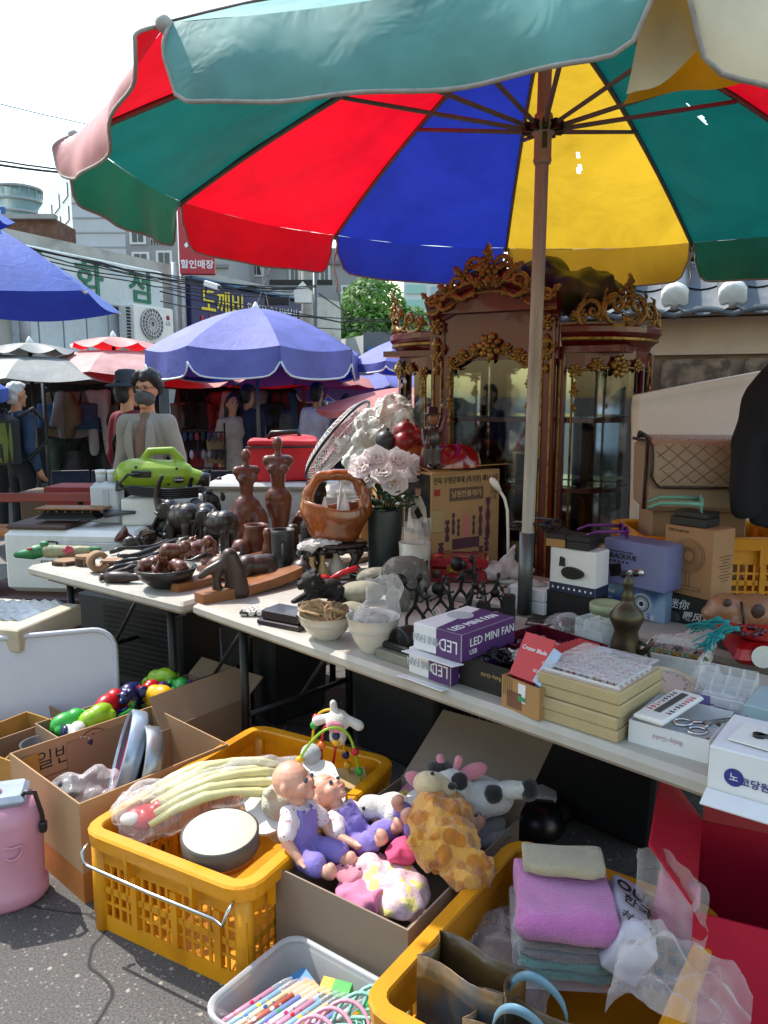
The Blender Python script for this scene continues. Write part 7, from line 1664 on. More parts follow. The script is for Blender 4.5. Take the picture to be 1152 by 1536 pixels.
MTEAL=M('teal thread','#1f8a8f',.8,var=.2,scale=40)
for i,(px,py,z)in enumerate(((1068,945,.85),(1090,938,.87),(1105,948,.86),(1082,960,.85))):
 v=P(px,py,z);t2=thing('tassel','teal silk tassel, %s at the edge of the red pan'%('hanging lowest','upper','right hand','front')[i],'tassel',v,i*.5+2,'teal tassels');b=MB();random.seed(i)
 for k in range(26):b.tube([(0,0,.01),(.03,rnd(-.02,.02),.012+rnd(-.01,.01)),(.06+rnd(-.01,.02),rnd(-.035,.035),rnd(-.03,.0))],.0022,4)
 b.ball((0,0,.01),.009,seg=8,rings=6);b.build('threads',MTEAL,t2)
t2=thing('bead_string','dark red beads lying in the red pan','beads',P(1120,950,.845));b=MB()
for k in range(16):b.ball((.05*math.cos(k*.8)*(1-k*.03),.04*math.sin(k*.8),.008),.009,seg=8,rings=6)
b.build('bead',M('garnet','#4a0f1d',.2),t2)
t,m=place('toy_dog','tan plastic toy dog with dark spots in front of the yellow crate','toy',1128,955,TZ+.03,PI-.1);s_=1.0
b=skin([('s',(0,0,.08),(.1,.07,.065)),('s',(.09,0,.09),(.06,.06,.055)),('s',(.13,0,.075),(.035,.04,.03))]+[('c',(x,y,.05),(x+.015,y,.01),.03,.026)for x in(-.06,.07)for y in(-.045,.045)],.007,4);b.build('body',M('tan plastic','#8a6446',.35),t)
for x,y,z,r in((.01,.062,.1,.022),(-.06,.055,.09,.018),(.1,.045,.12,.014)):b=MB();b.ball((x,y,z),(r,.008,r*1.2));b.build('spot',MBRN,t)
b=MB();b.tube([(.06,.05,.13),(.055,.07,.08),(.05,.06,.03)],.004,6);b.build('collar',MBLK,t)
t3=thing('wicker_basket','brown wicker basket under the toy dog','basket',t.location+Vector((0,0,-.03)));b=MB()
for k in range(4):b.tube([(.12*math.cos(j*PI/14),.09*math.sin(j*PI/14),.004+k*.007+.002*(-1)**j)for j in range(28)],.005,5,closed=True)
b.lathe([(.001,0),(.115,0)],20,caps=False,sq=(1,.75));b.build('weave',MBRN,t3)
t,L_=pbox('cosmetic_box','white and violet carton lettered Cosmetic under the clear divided case','box',(1048,1075),(1114,1090),TZ,.14,.062,MPAPER)
panel(t,L_*.12,.031,L_*.24,.06,M('lilac print','#7d68a0',.5));put_text('print','Cosmetic',.018,M('violet letters','#5a3f86',.5),t,front(L_*.55,-.0015,.035));put_text('print','ORGANIZER',.008,MATS['violet letters'],t,front(L_*.6,-.0015,.018))
t2=thing('clear_case','clear divided plastic case standing on the Cosmetic carton','case',loc_of(t,L_/2,.06,.063),t.rotation_euler.z,rx=.5);grid_organiser(t2,4,3,.13,.1,.035)
t2=thing('case_wrap','crumpled clear plastic beside the clear divided case','plastic',loc_of(t,.0,.08,.05));b=skin([('s',(0,0,.02),(.04,.05,.045))],.007,1,(.014,34,5));b.build('wrap',MBAG,t2)
t,m=place('gel_bottle','small clear bottle of red gel in front of the Cosmetic carton','bottle',1098,1098,TZ,0);b=MB();b.box(.022,.022,.045,bev=.006);b.build('gel',M('red gel','#9c2a2c',.15),t);b=MB();b.lathe([(.014,.045),(.011,.052),(.01,.066),(.009,.068)],14);b.build('cap',MCLR,t)
t,L_=pbox('pale_blue_box','pale blue carton at the right edge behind the knife set box','box',(1112,1092),(1175,1108),TZ+.032,.16,.06,M('pale blue card','#93aab0',.5))
t,L_=pbox('violet_box','flat violet and blue carton under the pale blue one at the right edge','box',(1108,1100),(1175,1118),TZ,.16,.03,M('violet blue print','#3f4592',.5));b=MB();b.box(.1,.16,.002,Tr(.05,.08,.0285));b.build('print',M('pink print','#a8607e',.5),t)
t,L_=pbox('keycoding_box','white key tool carton with a round indigo logo at the right corner of the table','box',(1060,1186),(1190,1224),TZ,.2,.1,MPAPER)
b=MB();b.lathe([(.001,0),(.019,0)],24,front(.05,-.001,.045),caps=False);b.build('print_logo',M('indigo print','#2c2f7a',.5),t);put_text('print','노',.02,MWL,t,front(.05,-.002,.045));put_text('print','코당원1',.02,MATS['indigo print'],t,front(.095,-.0015,.04),bold=.01)
panel(t,.155,.035,.03,.035,M('teal label','#2c6a6a',.5));panel(t,.155,.045,.03,.008,MATS['pale green tin'],-.0018)
b=MB();b.box(.14,.11,.004,Tr(.1,.09,.1035,rz=-.1));b.build('leaflet',MWHT,t);b=MB();b.prism([(0,0),(.06,.012),(.065,.02),(.01,.014)],.006,Tr(.07,.08,.108));b.build('print_tool',MGREY,t);b=MB();b.cyl(.012,.006,Tr(.075,.085,.108));b.build('print_tool',MBLK,t);b=MB();b.box(.05,.035,.008,Tr(.16,.15,.101,rz=.3),bev=.003);b.build('key_fob',MBLK,t)
b=MB();b.box(.2,.05,.003,Tr(.1,-.028,.0,rx=.25));b.build('open_flap',MPAPER,t)
def rim(A,B,z):A=P(*A,z);B=P(*B,z);d=B-A;return A,math.atan2(d.y,d.x),d.length
def gbox(name,label,cat,A,rz,L_,W_,h,mat,th=.005,flaps=(),inner=None,z0=0):
 t=thing(name,label,cat,(A[0],A[1],z0),rz)
 for nm,w,d,x,y in(('front_panel',L_,th,L_/2,th/2),('back_panel',L_,th,L_/2,W_-th/2),('side_panel',th,W_-2*th,th/2,W_/2),('side_panel',th,W_-2*th,L_-th/2,W_/2)):
  b=MB();n=10
  b.box(w,d,h,Tr(x,y,0));b.build(nm,mat,t)
 b=MB();b.box(L_-2*th,W_-2*th,th,Tr(L_/2,W_/2,.002));b.build('bottom',inner or mat,t)
 for side,ln,ang in flaps:
  X={'front':Tr(L_/2,0,h),'back':Tr(L_/2,W_,h,rz=PI),'left':Tr(0,W_/2,h,rz=-PI/2),'right':Tr(L_,W_/2,h,rz=PI/2)}[side]
  w=L_ if side in('front','back')else W_
  b=MB();b.box(w-.01,ln,.005,Tr(0,-ln/2,.001));b.wob(.004,7,ln);b.build('flap',mat,t,X@Matrix.Rotation(ang,4,'X'))
 return t
def inbox(t,x,y,z):return loc_of(t,x,y,z)
MSOFT=lambda n,c,**k:M(n,c,.95,sheen=.4,bump=.6,bscale=240,**k)
H1=.32
cA=P(133,1240,H1);c1=crate('plastic_crate','nearest yellow mesh crate of toys with a wire handle in front',(cA.x,cA.y),math.radians(-28.8),.57,.78,H1)
dA=P(412,1300,.3);MDC=M('grey brown cardboard','#8a7868',.85,var=.06,scale=4,bump=.06,bscale=150,stretch=(1,1,.1))
db=gbox('doll_box','open grey brown cardboard box full of baby dolls and plush toys','box',dA,math.radians(-35.5),.43,.6,.3,MDC,flaps=(('back',.3,-.5),))
cB=P(555,1500,H1);c2=crate('plastic_crate','yellow mesh crate of folded towels at the bottom right',(cB.x,cB.y),math.radians(-35),.52,.70,H1,MCR2,handle=False)
bA=P(14,1130,.33);bb=gbox('brown_carton','open brown carton marked by hand holding two round lids beside the yellow crate','box',bA,math.radians(-42),.50,.55,.33,M('printed brown carton','#a5835f',.85,var=.08,scale=4,bump=.05,bscale=150))
put_text('print','일반',.075,MINK,bb,side_r(.0062,.15,.26),ext=.0003);put_text('print','8',.06,MINK,bb,side_r(.0062,.3,.28),ext=.0003)
b=MB();b.tube([(.0065,.3+.05*math.cos(k*PI/12),.28+.04*math.sin(k*PI/12))for k in range(24)],.0015,4,closed=True);b.build('print',MINK,bb)
for z in(.2,.14):b=MB();b.box(.001,.34,.002,Tr(.0062,.22,z));b.build('print',MBRN,bb)
b=MB();b.quad(.50,.1,Tr(.25,-.001,.05));b.build('print_band',M('orange print','#a8672c',.8),bb);b=MB();b.quad(.55,.1,Tr(.501,.275,.05,rz=PI/2));b.build('print_band',MATS['orange print'],bb)
put_text('print','K-150',.06,MINK,bb,side_r(.5015,.15,.16),bold=.01)
for k in range(3):b=MB();b.box(.0012,.3,.006,Tr(.5005,.32,.3-k*.014));b.build('print',MBRN,bb)
for i,(x,y,r_,rx,m_,lab)in enumerate(((.26,.30,.155,1.15,M('pale blue enamel','#9aa9bb',.2,.3),'round silver blue lid with a red face leaning in the brown carton'),(.37,.30,.13,1.2,M('brushed aluminium','#9b9fa3',.3,.7),'brushed aluminium round lid at the right in the brown carton'))):
 t=thing('round_lid',lab,'tin',inbox(bb,x,y,.3),math.radians(-72+6*i),None,rx=rx+.1);b=MB();b.lathe([(.001,.0),(r_-.01,0),(r_,.008),(r_,.055),(r_-.006,.06),(r_-.012,.05)],40,Tr(z=-.03),caps=False);b.build('rim',m_,t)  # loose round lids standing on edge, rims and faces showing
 b=MB();b.lathe([(.001,.004),(r_-.01,.004)],36,caps=False);b.build('face',(M('red enamel','#b3263c',.3),MSTEEL)[i],t)
t=thing('plastic_bundle','crumpled clear bag with dark things at the front of the brown carton','bag',inbox(bb,.2,.14,.2),0);b=skin([('s',(0,0,0),(.12,.08,.06)),('s',(.06,.02,.03),(.07,.06,.05))],.01,1,(.025,22,6));b.build('bag',MBAG2,t);b=MB();b.ball((-.03,0,.02),(.05,.045,.04));b.build('contents',MBLK,t)
tA=P(52,1085,.3);tb_=gbox('toy_box','open cardboard box of bright plastic toys behind the brown carton','box',tA,math.radians(-42),.26,.62,.3,MCARD)
random.seed(23)
TC=[M('toy '+n,c,.3)for n,c in(('green','#2f9a3a'),('yellow','#d9a514'),('red','#b3161f'),('navy','#1d2152'),('orange','#d1641b'),('lime','#86b01f'),('violet','#7a4796'),('white','#c9c7c0'))]
TN=('green','yellow','red','navy','orange','lime','violet','white')
for i in range(18):
 c_=(7,0,3,1,5,4,6,2,0,1,3,5,2,1,3,0,5,3)[i];kind=i%3;u=i/17
 t=thing(('toy_car','toy_animal','toy_block')[kind],'%s plastic toy %s, %s from the front in the toy box'%(TN[c_],('car','animal','shape')[kind],(ORD+('fourteenth','fifteenth','sixteenth','seventeenth','last'))[i]),'toy',inbox(tb_,.05+.16*rnd(0,1),.06+.5*u,.24+.07*u+rnd(0,.03)),rnd(0,6),'toys in the toy box',rx=rnd(-.4,.4),ry=rnd(-.4,.4))
 if kind==0:
  b=skin([('b',(0,0,.03),(.11,.06,.03)),('s',(-.005,0,.05),(.035,.028,.025))],.006,3);b.build('body',TC[c_],t)
  for x in(-.035,.035):
   for y in(-.034,.034):b=MB();b.lathe([(.008,-.01),(.022,-.01),(.022,.01),(.008,.01)],14,Tr(x,y,.02,rx=PI/2));b.build('wheel',TC[(3,0)[i%2]],t)
 elif kind==1:b=skin([(p[0],*p[1:])for p in animal_prims('bear')],.01,2);t.scale=(.5,)*3;b.build('body',TC[c_],t);b=MB();b.ball((.2,.03,.12),.012);b.ball((.2,-.03,.12),.012);b.build('eyes',MBLK,t)
 else:b=MB();b.prism([(.045*math.cos(k*PI*2/5)*(1 if k%2 else .8),.045*math.sin(k*PI*2/5))for k in range(5)],.035);b.build('body',TC[c_],t);b=MB();b.cyl(.02,.012,Tr(z=.035),bev=.003);b.build('knob',TC[(c_+3)%8],t)
pb=gbox('pan_box','cardboard box with open flaps holding steel pans beneath the left table','box',P(150,1050,.3),math.radians(-38),.42,.45,.28,MCARD,flaps=(('back',.1,-.6),('right',.14,-2.2)))
for i in range(3):t=thing('steel_pan','shiny steel pan, %s of the nest under the left table'%('lowest','middle','top')[i],'pan',inbox(pb,.24,.2,.2+i*.025),0,'nested steel pans');b=MB();b.lathe([(.001,.0),(.13,0),(.15,.05),(.158,.054),(.15,.05),(.12,.01),(.001,.01)],32,caps=False,sq=(1.1,.8));b.build('pan',MSTEEL,t)
q=P(85,1065,.3);t=thing('plastic_lid','large rounded white plastic lid leaning behind the toy box','tray',(q.x-.14,q.y+.1,.1),.32,None,rx=-.22)  # a loose storage lid leaning upright, built as a rounded plate
def rrect(w,h,c):return[(sx*(w/2-c)+c*math.cos(a_),sz*(h/2-c)+c*math.sin(a_))for sx,sz,a0 in((1,1,0),(-1,1,PI/2),(-1,-1,PI),(1,-1,3*PI/2))for a_ in[a0+k*PI/12 for k in range(7)]]
b=MB();b.prism(rrect(.9,.52,.09),.012,front(-.12,0,.2));b.tube([(x-.12,-.012,z+.2)for x,z in rrect(.9,.52,.09)],.012,6,closed=True);b.build('panel',M('cool white plastic','#b9bcc6',.4,var=.03),t)
gbox('small_carton','plain cardboard carton at the left edge in front of the leaning white lid','box',P(-60,1080,.26),math.radians(-38),.3,.3,.26,MCARD)
ob=gbox('tan_box','yellowish tan box of metal pots at the left edge','box',P(-70,1110,.3),math.radians(-30),.36,.3,.3,M('yellow tan card','#a87b35',.8))
for i in range(2):t=thing('metal_pot',('small dull metal pot in the tan box','wide brass coloured pan in the tan box')[i],'pot',inbox(ob,.22+.06*i,.2-.1*i,.2),0);b=MB();b.lathe([(.001,0),(.06,0),(.07,.06),(.075,.062),(.066,.06),(.055,.01),(.001,.01)],24,caps=False);b.build('pot',(MGREY,MGOLD)[i],t)
q=D(30,905,3.25);t=thing('disc_tray','cream cardboard tray of compact discs at the left edge below the carvings','tray',(q.x-.17,3.35,.0),-.25)
b=MB();b.box(.5,.36,.48,bev=.01);b.build('stand',M('dark brown card','#4a3a2d',.8),t);b=MB();b.box(.6,.42,.1,Tr(z=.49),bev=.006);b.build('tray',M('cream card','#b3a891',.7),t)
for i in range(9):t2=thing('compact_disc_case','clear disc case in the cream tray, %s from the left'%ORD[i],'disc case',t.location+Vector((-.2+i*.05,.0,.592)),-.25,'disc cases in the tray',ry=.35);b=MB();b.box(.05,.3,.008);b.build('case',M('disc case grey','#7b858d',.2,var=.4,scale=20),t2)
t=thing('louvred_appliance','dark grey louvred appliance standing under the left table','appliance',(-1.28,4.05,0),-.5);b=MB();b.box(.75,.3,.5,bev=.02);b.build('casing',M('charcoal plastic','#2f3234',.5),t)
for k in range(14):b=MB();b.box(.5,.012,.012,Tr(.08,-.152,.08+k*.027));b.build('louvre',MBLK,t)
for x,y,w,d,h,lab in((.15,3.2,.5,.35,.42,'added dark bin deepening the dark under the middle of the front table'),(.85,2.7,.5,.35,.4,'added dark bin deepening the dark under the right of the front table'),(-.55,3.7,.45,.35,.5,'added dark bin deepening the dark between the two tables')):
 t=thing('filler_bin',lab,'bin',(x,y,0),TRZ,'dark bins added under the tables');b=MB();b.box(w,d,h,bev=.02,taper=.92);b.build('bin',M('dark bin plastic','#232427',.6),t);b=MB();b.box(w+.03,d+.03,.03,Tr(z=h),bev=.01);b.build('lid',M('dark bin plastic'),t)  # dark bins added to make up the darkness under the tables
t=thing('checked_bag','dark checked shopping bag under the front table behind the doll box flap','bag',P(735,1150,0),-.6);b=skin([('b',(0,0,.14),(.26,.14,.26)),('s',(-.03,0,.27),(.09,.07,.04))],.012,3,(.015,12,3));b.build('bag',M('checked cloth','#2a2629',.8,col2='#6d6668',kind='wave',scale2=9,thr=(.86,.95)),t);b=skin([('s',(-.03,-.02,.29),(.06,.05,.03))],.008,1,(.014,30,1));b.build('crumpled_paper',MPAPER,t)
t=thing('black_pot','black round pot upside down with a white scrap beside the doll box','pot',P(800,1240,0));b=MB();b.lathe([(.11,0),(.115,.02),(.1,.06),(.07,.1),(.001,.11)],28,caps=False);b.build('pot',M('black enamel','#141416',.3),t);b=MB();b.prism([(0,0),(.08,.01),(.09,.07),(.04,.09),(-.01,.05)],.03,Tr(.0,.0,.1,ry=.3));b.build('scrap',MPAPER,t)
q=P(22,1378,0);t=thing('pink_case','rounded pink plastic case with a grey top and black handle at the left edge','case',(q.x-.075,q.y+.1,0),.3);t.scale=(.85,.85,1)
MPKC=M('pink case plastic','#c28a9e',.38,var=.04);HP=D(20,1200,2.2).z
b=MB();b.lathe([(.001,0),(.13,.0),(.142,.015),(.142,.05),(.132,.06),(.135,HP*.5),(.14,HP-.06),(.12,HP),(.001,HP+.005)],32,caps=False,sq=(1.05,.8));b.build('shell',MPKC,t)
b=MB();b.box(.2,.16,.035,Tr(0,0,HP),bev=.015);b.build('grey_top',M('grey blue plastic','#8f9aa8',.4),t);b=MB();b.ball((-.02,-.02,HP+.035),(.04,.035,.018));b.build('pink_button',MPKC,t)
b=MB();b.tube([(.08,-.05,HP+.02),(.1,-.06,HP+.04),(.13,-.05,HP+.03),(.15,-.05,HP-.05),(.148,-.05,HP-.09)],.008,8);b.box(.025,.03,.035,Tr(.15,-.05,HP-.1),bev=.005);b.build('handle',MBLK,t)
b=MB();b.tube([(.05+.035*math.cos(a_),-.1135+.012*abs(math.cos(a_)),HP-.12+.03*min(.3,math.sin(a_)))for a_ in[k*PI/10 for k in range(20)]],.004,6,closed=True);b.build('grip_recess',MPKC,t)
MDOLL=M('doll vinyl','#d09a83',.38,var=.05);MLAV=M('lavender cotton','#8172b8',.9,bump=.3,bscale=60);MDOT=M('dotted cotton','#d5c9cc',.9,col2='#b8324e',kind='voronoi',scale2=60,thr=(.22,.18))
def doll(label,loc,rz,rx=0,ry=0,s=1,headturn=0):
 t=thing('baby_doll',label,'doll',loc,rz,'vinyl baby dolls',rx=rx,ry=ry);t.scale=(s,)*3
 Hh=Matrix.Translation((0,0,.235))@Matrix.Rotation(headturn,4,'Z')@Matrix.Rotation(-.25,4,'X')
 h=lambda x,y,z:tuple(Hh@Vector((x,y,z)))
 pr_=[('s',h(0,.01,.055),(.06,.066,.062)),('s',h(0,-.018,.03),(.05,.048,.042)),('s',h(.03,-.035,.025),.023),('s',h(-.03,-.035,.025),.023),('s',h(0,-.062,.036),(.009,.01,.009)),('s',h(0,-.058,.014),(.016,.01,.006)),('s',h(0,-.056,.006),(.012,.01,.006)),('s',h(0,-.045,-.006),.018),('s',h(.061,.012,.04),(.008,.014,.018)),('s',h(-.061,.012,.04),(.008,.014,.018)),('c',(0,0,.2),(0,0,.24),.026),('s',(0,0,.14),(.055,.045,.07))]
 for sg in(1,-1):
  pr_+=[('c',(sg*.055,0,.18),(sg*.09,-.03,.115),.021,.019),('c',(sg*.09,-.03,.115),(sg*.085,-.075,.07),.019,.015),('s',(sg*.084,-.085,.06),(.016,.02,.014)),('c',(sg*.03,-.02,.06),(sg*.05,-.11,.045),.032,.026),('c',(sg*.05,-.11,.045),(sg*.05,-.17,.03),.026,.02),('s',(sg*.05,-.18,.04),(.02,.02,.028))]
  pr_+=[('c',(sg*.084+k*.008,-.095,.06),(sg*.084+k*.009,-.112,.053),.0048)for k in(-1.5,-.5,.5,1.5)]+[('c',(sg*.07,-.08,.066),(sg*.062,-.095,.068),.005)]
 b=skin(pr_,.0042,2);b.build('body',MDOLL,t)
 for sg in(1,-1):
  e=MB();e.ball(h(sg*.024,-.058,.046),(.0085,.006,.009),seg=10,rings=8);e.build('eye',M('doll eye','#2a3a4a',.08,coat=1),t);e=MB();e.tube([h(sg*(.014+.02*k),-.063+.004*k,.062+.003*math.sin(k*3))for k in(0,.33,.66,1)],.0016,5);e.build('brow',M('doll brow','#7d5440',.7),t)
 e=MB();e.ball(h(0,-.066,.0115),(.011,.004,.005),seg=10,rings=6);e.build('lips',M('doll lips','#b5605c',.4),t)
 b=skin([('s',(0,0,.15),(.062,.052,.065)),('c',(.045,0,.185),(.08,-.022,.135),.031,.032),('c',(-.045,0,.185),(-.08,-.022,.135),.031,.032)],.005,2,(.004,30,2));b.build('shirt',MDOT,t)
 b=skin([('s',(0,-.003,.115),(.066,.056,.065)),('b',(0,-.046,.165),(.07,.012,.06)),('s',(0,0,.06),(.068,.06,.045)),('c',(.035,-.02,.055),(.055,-.12,.045),.042,.04),('c',(-.035,-.02,.055),(-.055,-.12,.045),.042,.04),('c',(.03,-.045,.18),(.03,.02,.205),.009),('c',(-.03,-.045,.18),(-.03,.02,.205),.009)],.005,2,(.005,28,6));b.build('overalls',MLAV,t)
 b=MB()
 for sg in(1,-1):b.surf(lambda u,v:(sg*v*.025,-.058-.003*u,.2+(u-.5)*.022*v),3,3)
 b.build('bow',M('lilac ribbon','#b9acd6',.5),t);return t
doll('baby doll in lavender overalls sitting at the left corner of the box looking up',P(452,1298,.24),math.radians(52),-.15,.1,.84,.35)
doll('baby doll lying on its back beside the sitting doll, face turned up',P(552,1288,.22),math.radians(52),-.75,0,.8,.2)
doll('baby doll mostly buried behind the lying doll, lavender trousers showing',P(610,1275,.27),math.radians(-70),-1.25,0,.74,.6)
MWF=MSOFT('white plush','#cfcac4');MPF=MSOFT('pink plush','#cf8090');MBF=MSOFT('black plush','#151414')
t=thing('cow_plush','white cow plush with pink ears and black patches in the doll box','plush toy',P(672,1224,.34),math.radians(-8),rx=-.35);t.scale=(.92,)*3
b=skin([('s',(0,0,.08),(.075,.07,.07)),('s',(.12,.04,.06),(.09,.07,.06)),('c',(.17,.0,.09),(.24,-.03,.1),.03,.026),('c',(.1,.08,.05),(-.1,.1,.0),.07,.06)],.007,3,(.005,25,1));b.build('body',MWF,t)
b=skin([('s',(.0,-.06,.045),(.055,.035,.038))],.006,3);b.build('muzzle',MSOFT('lilac plush','#c78fb0'),t)
for sg,c in((1,(.075,-.0,.14)),(-1,(-.095,-.01,.1))):b=skin([('s',c,(.05,.014,.026),(0,-sg*.4,0))],.005,2);b.build('ear',MPF,t)
for sg in(1,-1):b=skin([('c',(sg*.02,0,.14),(sg*.03,-.01,.175),.012,.014)],.004,2);b.build('horn',MPF,t)
for c,r in(((.035,-.055,.115),(.028,.014,.03)),((-.03,.01,.14),(.045,.04,.03)),((.25,-.03,.1),(.03,.03,.036)),((.14,-.03,.08),(.03,.02,.03))):b=skin([('s',c,r)],.005,1,(.003,50,1));b.build('patch',MBF,t)
b=MB();b.ball((.03,-.072,.1),.008);b.ball((-.03,-.062,.09),.008);b.build('eye',MBLK,t)
t=thing('dog_plush','white floppy plush dog lying left of the cow in the doll box','plush toy',P(590,1225,.31),math.radians(-20));t.scale=(.9,)*3;b=skin([('s',(0,0,.03),(.065,.055,.05)),('s',(-.075,-.01,.025),(.05,.045,.04)),('s',(.02,-.055,.02),(.03,.03,.05)),('c',(.05,.01,.02),(.13,.02,.02),.05,.045),('s',(.1,-.055,.015),(.035,.04,.035))],.007,3,(.004,25,4));b.build('body',MWF,t);b=MB();b.ball((-.085,-.05,.04),.007);b.ball((-.115,-.03,.02),.009);b.build('face',MBLK,t)
MGF=MSOFT('giraffe plush','#bf7413',col2='#d89c45',kind='voronoi',scale2=24,thr=(.5,.58),var=.2)
t=thing('giraffe_plush','orange patchy giraffe plush lying at the right of the doll box','plush toy',P(668,1292,.31),math.radians(20));t.scale=(.95,)*3
b=skin([('s',(0,0,.06),(.1,.085,.085)),('s',(.0,.06,.1),(.08,.08,.07)),('s',(-.075,-.01,.09),(.04,.045,.04)),('s',(.03,-.09,.02),(.07,.06,.05)),('s',(.08,.08,.1),(.04,.05,.04))],.006,1,(.02,24,3));b.wob(.006,70,1);b.build('body',MGF,t);b=skin([('s',(.0,.13,.17),(.045,.045,.035)),('c',(.03,.14,.16),(.06,.13,.14),.035,.03)],.006,2);b.build('muzzle',MSOFT('cream plush','#c9b48f'),t);b=MB();b.ball((.07,.11,.16),(.016,.014,.01));b.ball((.01,.12,.205),.006);b.build('nose',MBF,t)
def clothpile(name,lab,x,y,z,r,mat,seed,flat=.35):
 t=thing(name,lab,'cloth',inbox(db,x,y,z),seed);b=skin([('s',(0,0,0),(r,r*.8,r*flat)),('s',(r*.4,r*.3,.01),(r*.6,r*.5,r*flat))],.006,1,(.018,22,seed));b.build('cloth',mat,t)
clothpile('quilted_cloth','pastel quilted baby blanket at the front of the doll box',.27,.17,.25,.12,M('pastel quilt','#d9b8bd',.9,bump=.8,bscale=30,col2='#d9cc7a',scale2=26,thr=(.52,.58),var=.25,scale=50),2)
clothpile('pink_dress','folded pink doll dress along the front wall of the box',.22,.085,.255,.075,M('candy pink cloth','#cf7898',.85,bump=.4,bscale=30),5);clothpile('pink_cloth','small bright pink cloth between the dolls and the giraffe',.25,.235,.31,.05,M('hot pink cloth','#cf4a72',.85),7)
clothpile('patterned_cloth','dark spotted pink cloth under the dolls',.2,.18,.25,.1,M('spotted pink cloth','#b87a88',.9,col2='#5a2530',kind='voronoi',scale2=45,thr=(.25,.2)),9);clothpile('striped_cloth','colourful cloth scraps behind the white plush dog',.1,.53,.29,.08,M('mixed cloth','#a36f86',.9,col2='#b9a43e',scale2=14,thr=(.5,.55)),11);clothpile('grey_cloth','grey cloth at the far right corner of the doll box',.38,.5,.28,.07,M('grey cloth','#75726f',.9),13)
for i,(m_,dx)in enumerate(((TC[0],0),(TC[5],.02))):t=thing('felt_leaf',('dark green felt leaf standing behind the giraffe','lime green felt leaf standing behind the giraffe')[i],'leaf',inbox(db,.37,.3+.05*i,.25),.5,None,ry=.4);t.scale=(.65,)*3;b=MB();b.surf(lambda u,v:((u-.5)*.09*math.sin(PI*(.1+.85*v)),.01*math.sin(u*5),v*.15),6,10);b.build('leaf',m_,t,solid=.012)
def inc(x,y,z):return loc_of(c1,x,y,z)
t=thing('yellow_toy_bag','clear plastic bag of long pale yellow toy parts in the nearest crate','bag',inc(.20,.3,.3),math.radians(25));MBAN=M('pale yellow plastic','#d6cd94',.35)
for k in range(8):b=MB();b.tube([(-.2+i*.08+.02*(k%3),(k-3.5)*.024+.01*math.sin(i+k),.02+.05*math.sin(i*.6)+.016*(k%3))for i in range(6)],[.01,.014,.017,.012,.016,.008],8);b.build('toy_piece',MBAN,t)
b=skin([('c',(-.2,0,.02),(.22,0,.04),.09,.07)],.012,1,(.02,18,3));b.build('bag',MBAG,t)
t=thing('red_toy_bag','clear bag with a red and white toy at the left corner of a crate','bag',inc(.09,.13,.3),0);b=skin([('s',(0,0,.01),(.06,.05,.03)),('s',(.04,.02,.03),(.035,.03,.02))],.006,2,(.006,30,2));b.build('toy',TC[2],t);b=MB();b.ball((-.035,-.03,.02),(.03,.025,.018));b.build('toy_trim',MWHT,t);b=skin([('s',(0,0,.025),(.1,.075,.065))],.009,1,(.02,22,4));b.build('bag',MBAG,t)
t=thing('tambourine','round drum with a white skin and grey rim in the nearest crate','drum',inc(.38,.13,.30),0,rx=.1);b=MB();b.lathe([(.105,.0),(.108,.05),(.102,.054)],40,caps=False);b.build('rim',M('grey rim','#4b4642',.5),t);b=MB();b.lathe([(.001,.056),(.095,.055),(.105,.05)],40,caps=False);b.build('skin',M('drum skin','#bdb8a4',.6,var=.04),t);b=MB();b.lathe([(.105,-.015),(.108,0)],40,caps=False);b.build('wooden_ring',MWOOD2,t)
t=thing('bear_plush','cream plush bear with a checked bow in the nearest crate beside the drum','plush toy',inc(.41,.36,.25),1.2);b=skin([('s',(0,0,.08),(.055,.055,.055)),('s',(0,-.045,.07),(.025,.02,.02)),('s',(.02,0,0),(.06,.055,.06)),('s',(.045,.01,.13),.018),('s',(-.045,.01,.13),.018),('c',(.04,-.03,.0),(.05,-.08,-.02),.025,.02)],.006,3,(.004,30,4));b.build('body',MSOFT('cream fleece','#c9c2a8'),t);b=MB();b.ball((.022,-.05,.09),.006);b.ball((-.022,-.05,.09),.006);b.build('eye',MBLK,t)
t=thing('white_tray','white plastic tray leaning across the nearest crate behind the plush bear','tray',inc(.44,.42,.27),.3,rx=-.3,ry=-.2);b=MB();b.prism(rrect(.3,.2,.05),.012,front(0,0,.05)@Tr(rx=-.9));b.build('tray',MWHT,t)
t=thing('bead_maze','wooden bead maze with coloured wires at the far end of the nearest crate','toy',inc(.44,.6,.2),.15);b=MB();b.box(.26,.2,.09,bev=.006);b.build('base',M('pale pine','#b59a6a',.5,var=.1),t)
for k in range(6):b=MB();b.box(.02,.002,.03,Tr(-.1+k*.04,-.1015,.04));b.build('painted_square',(TC[2],TC[3])[k%2],t)
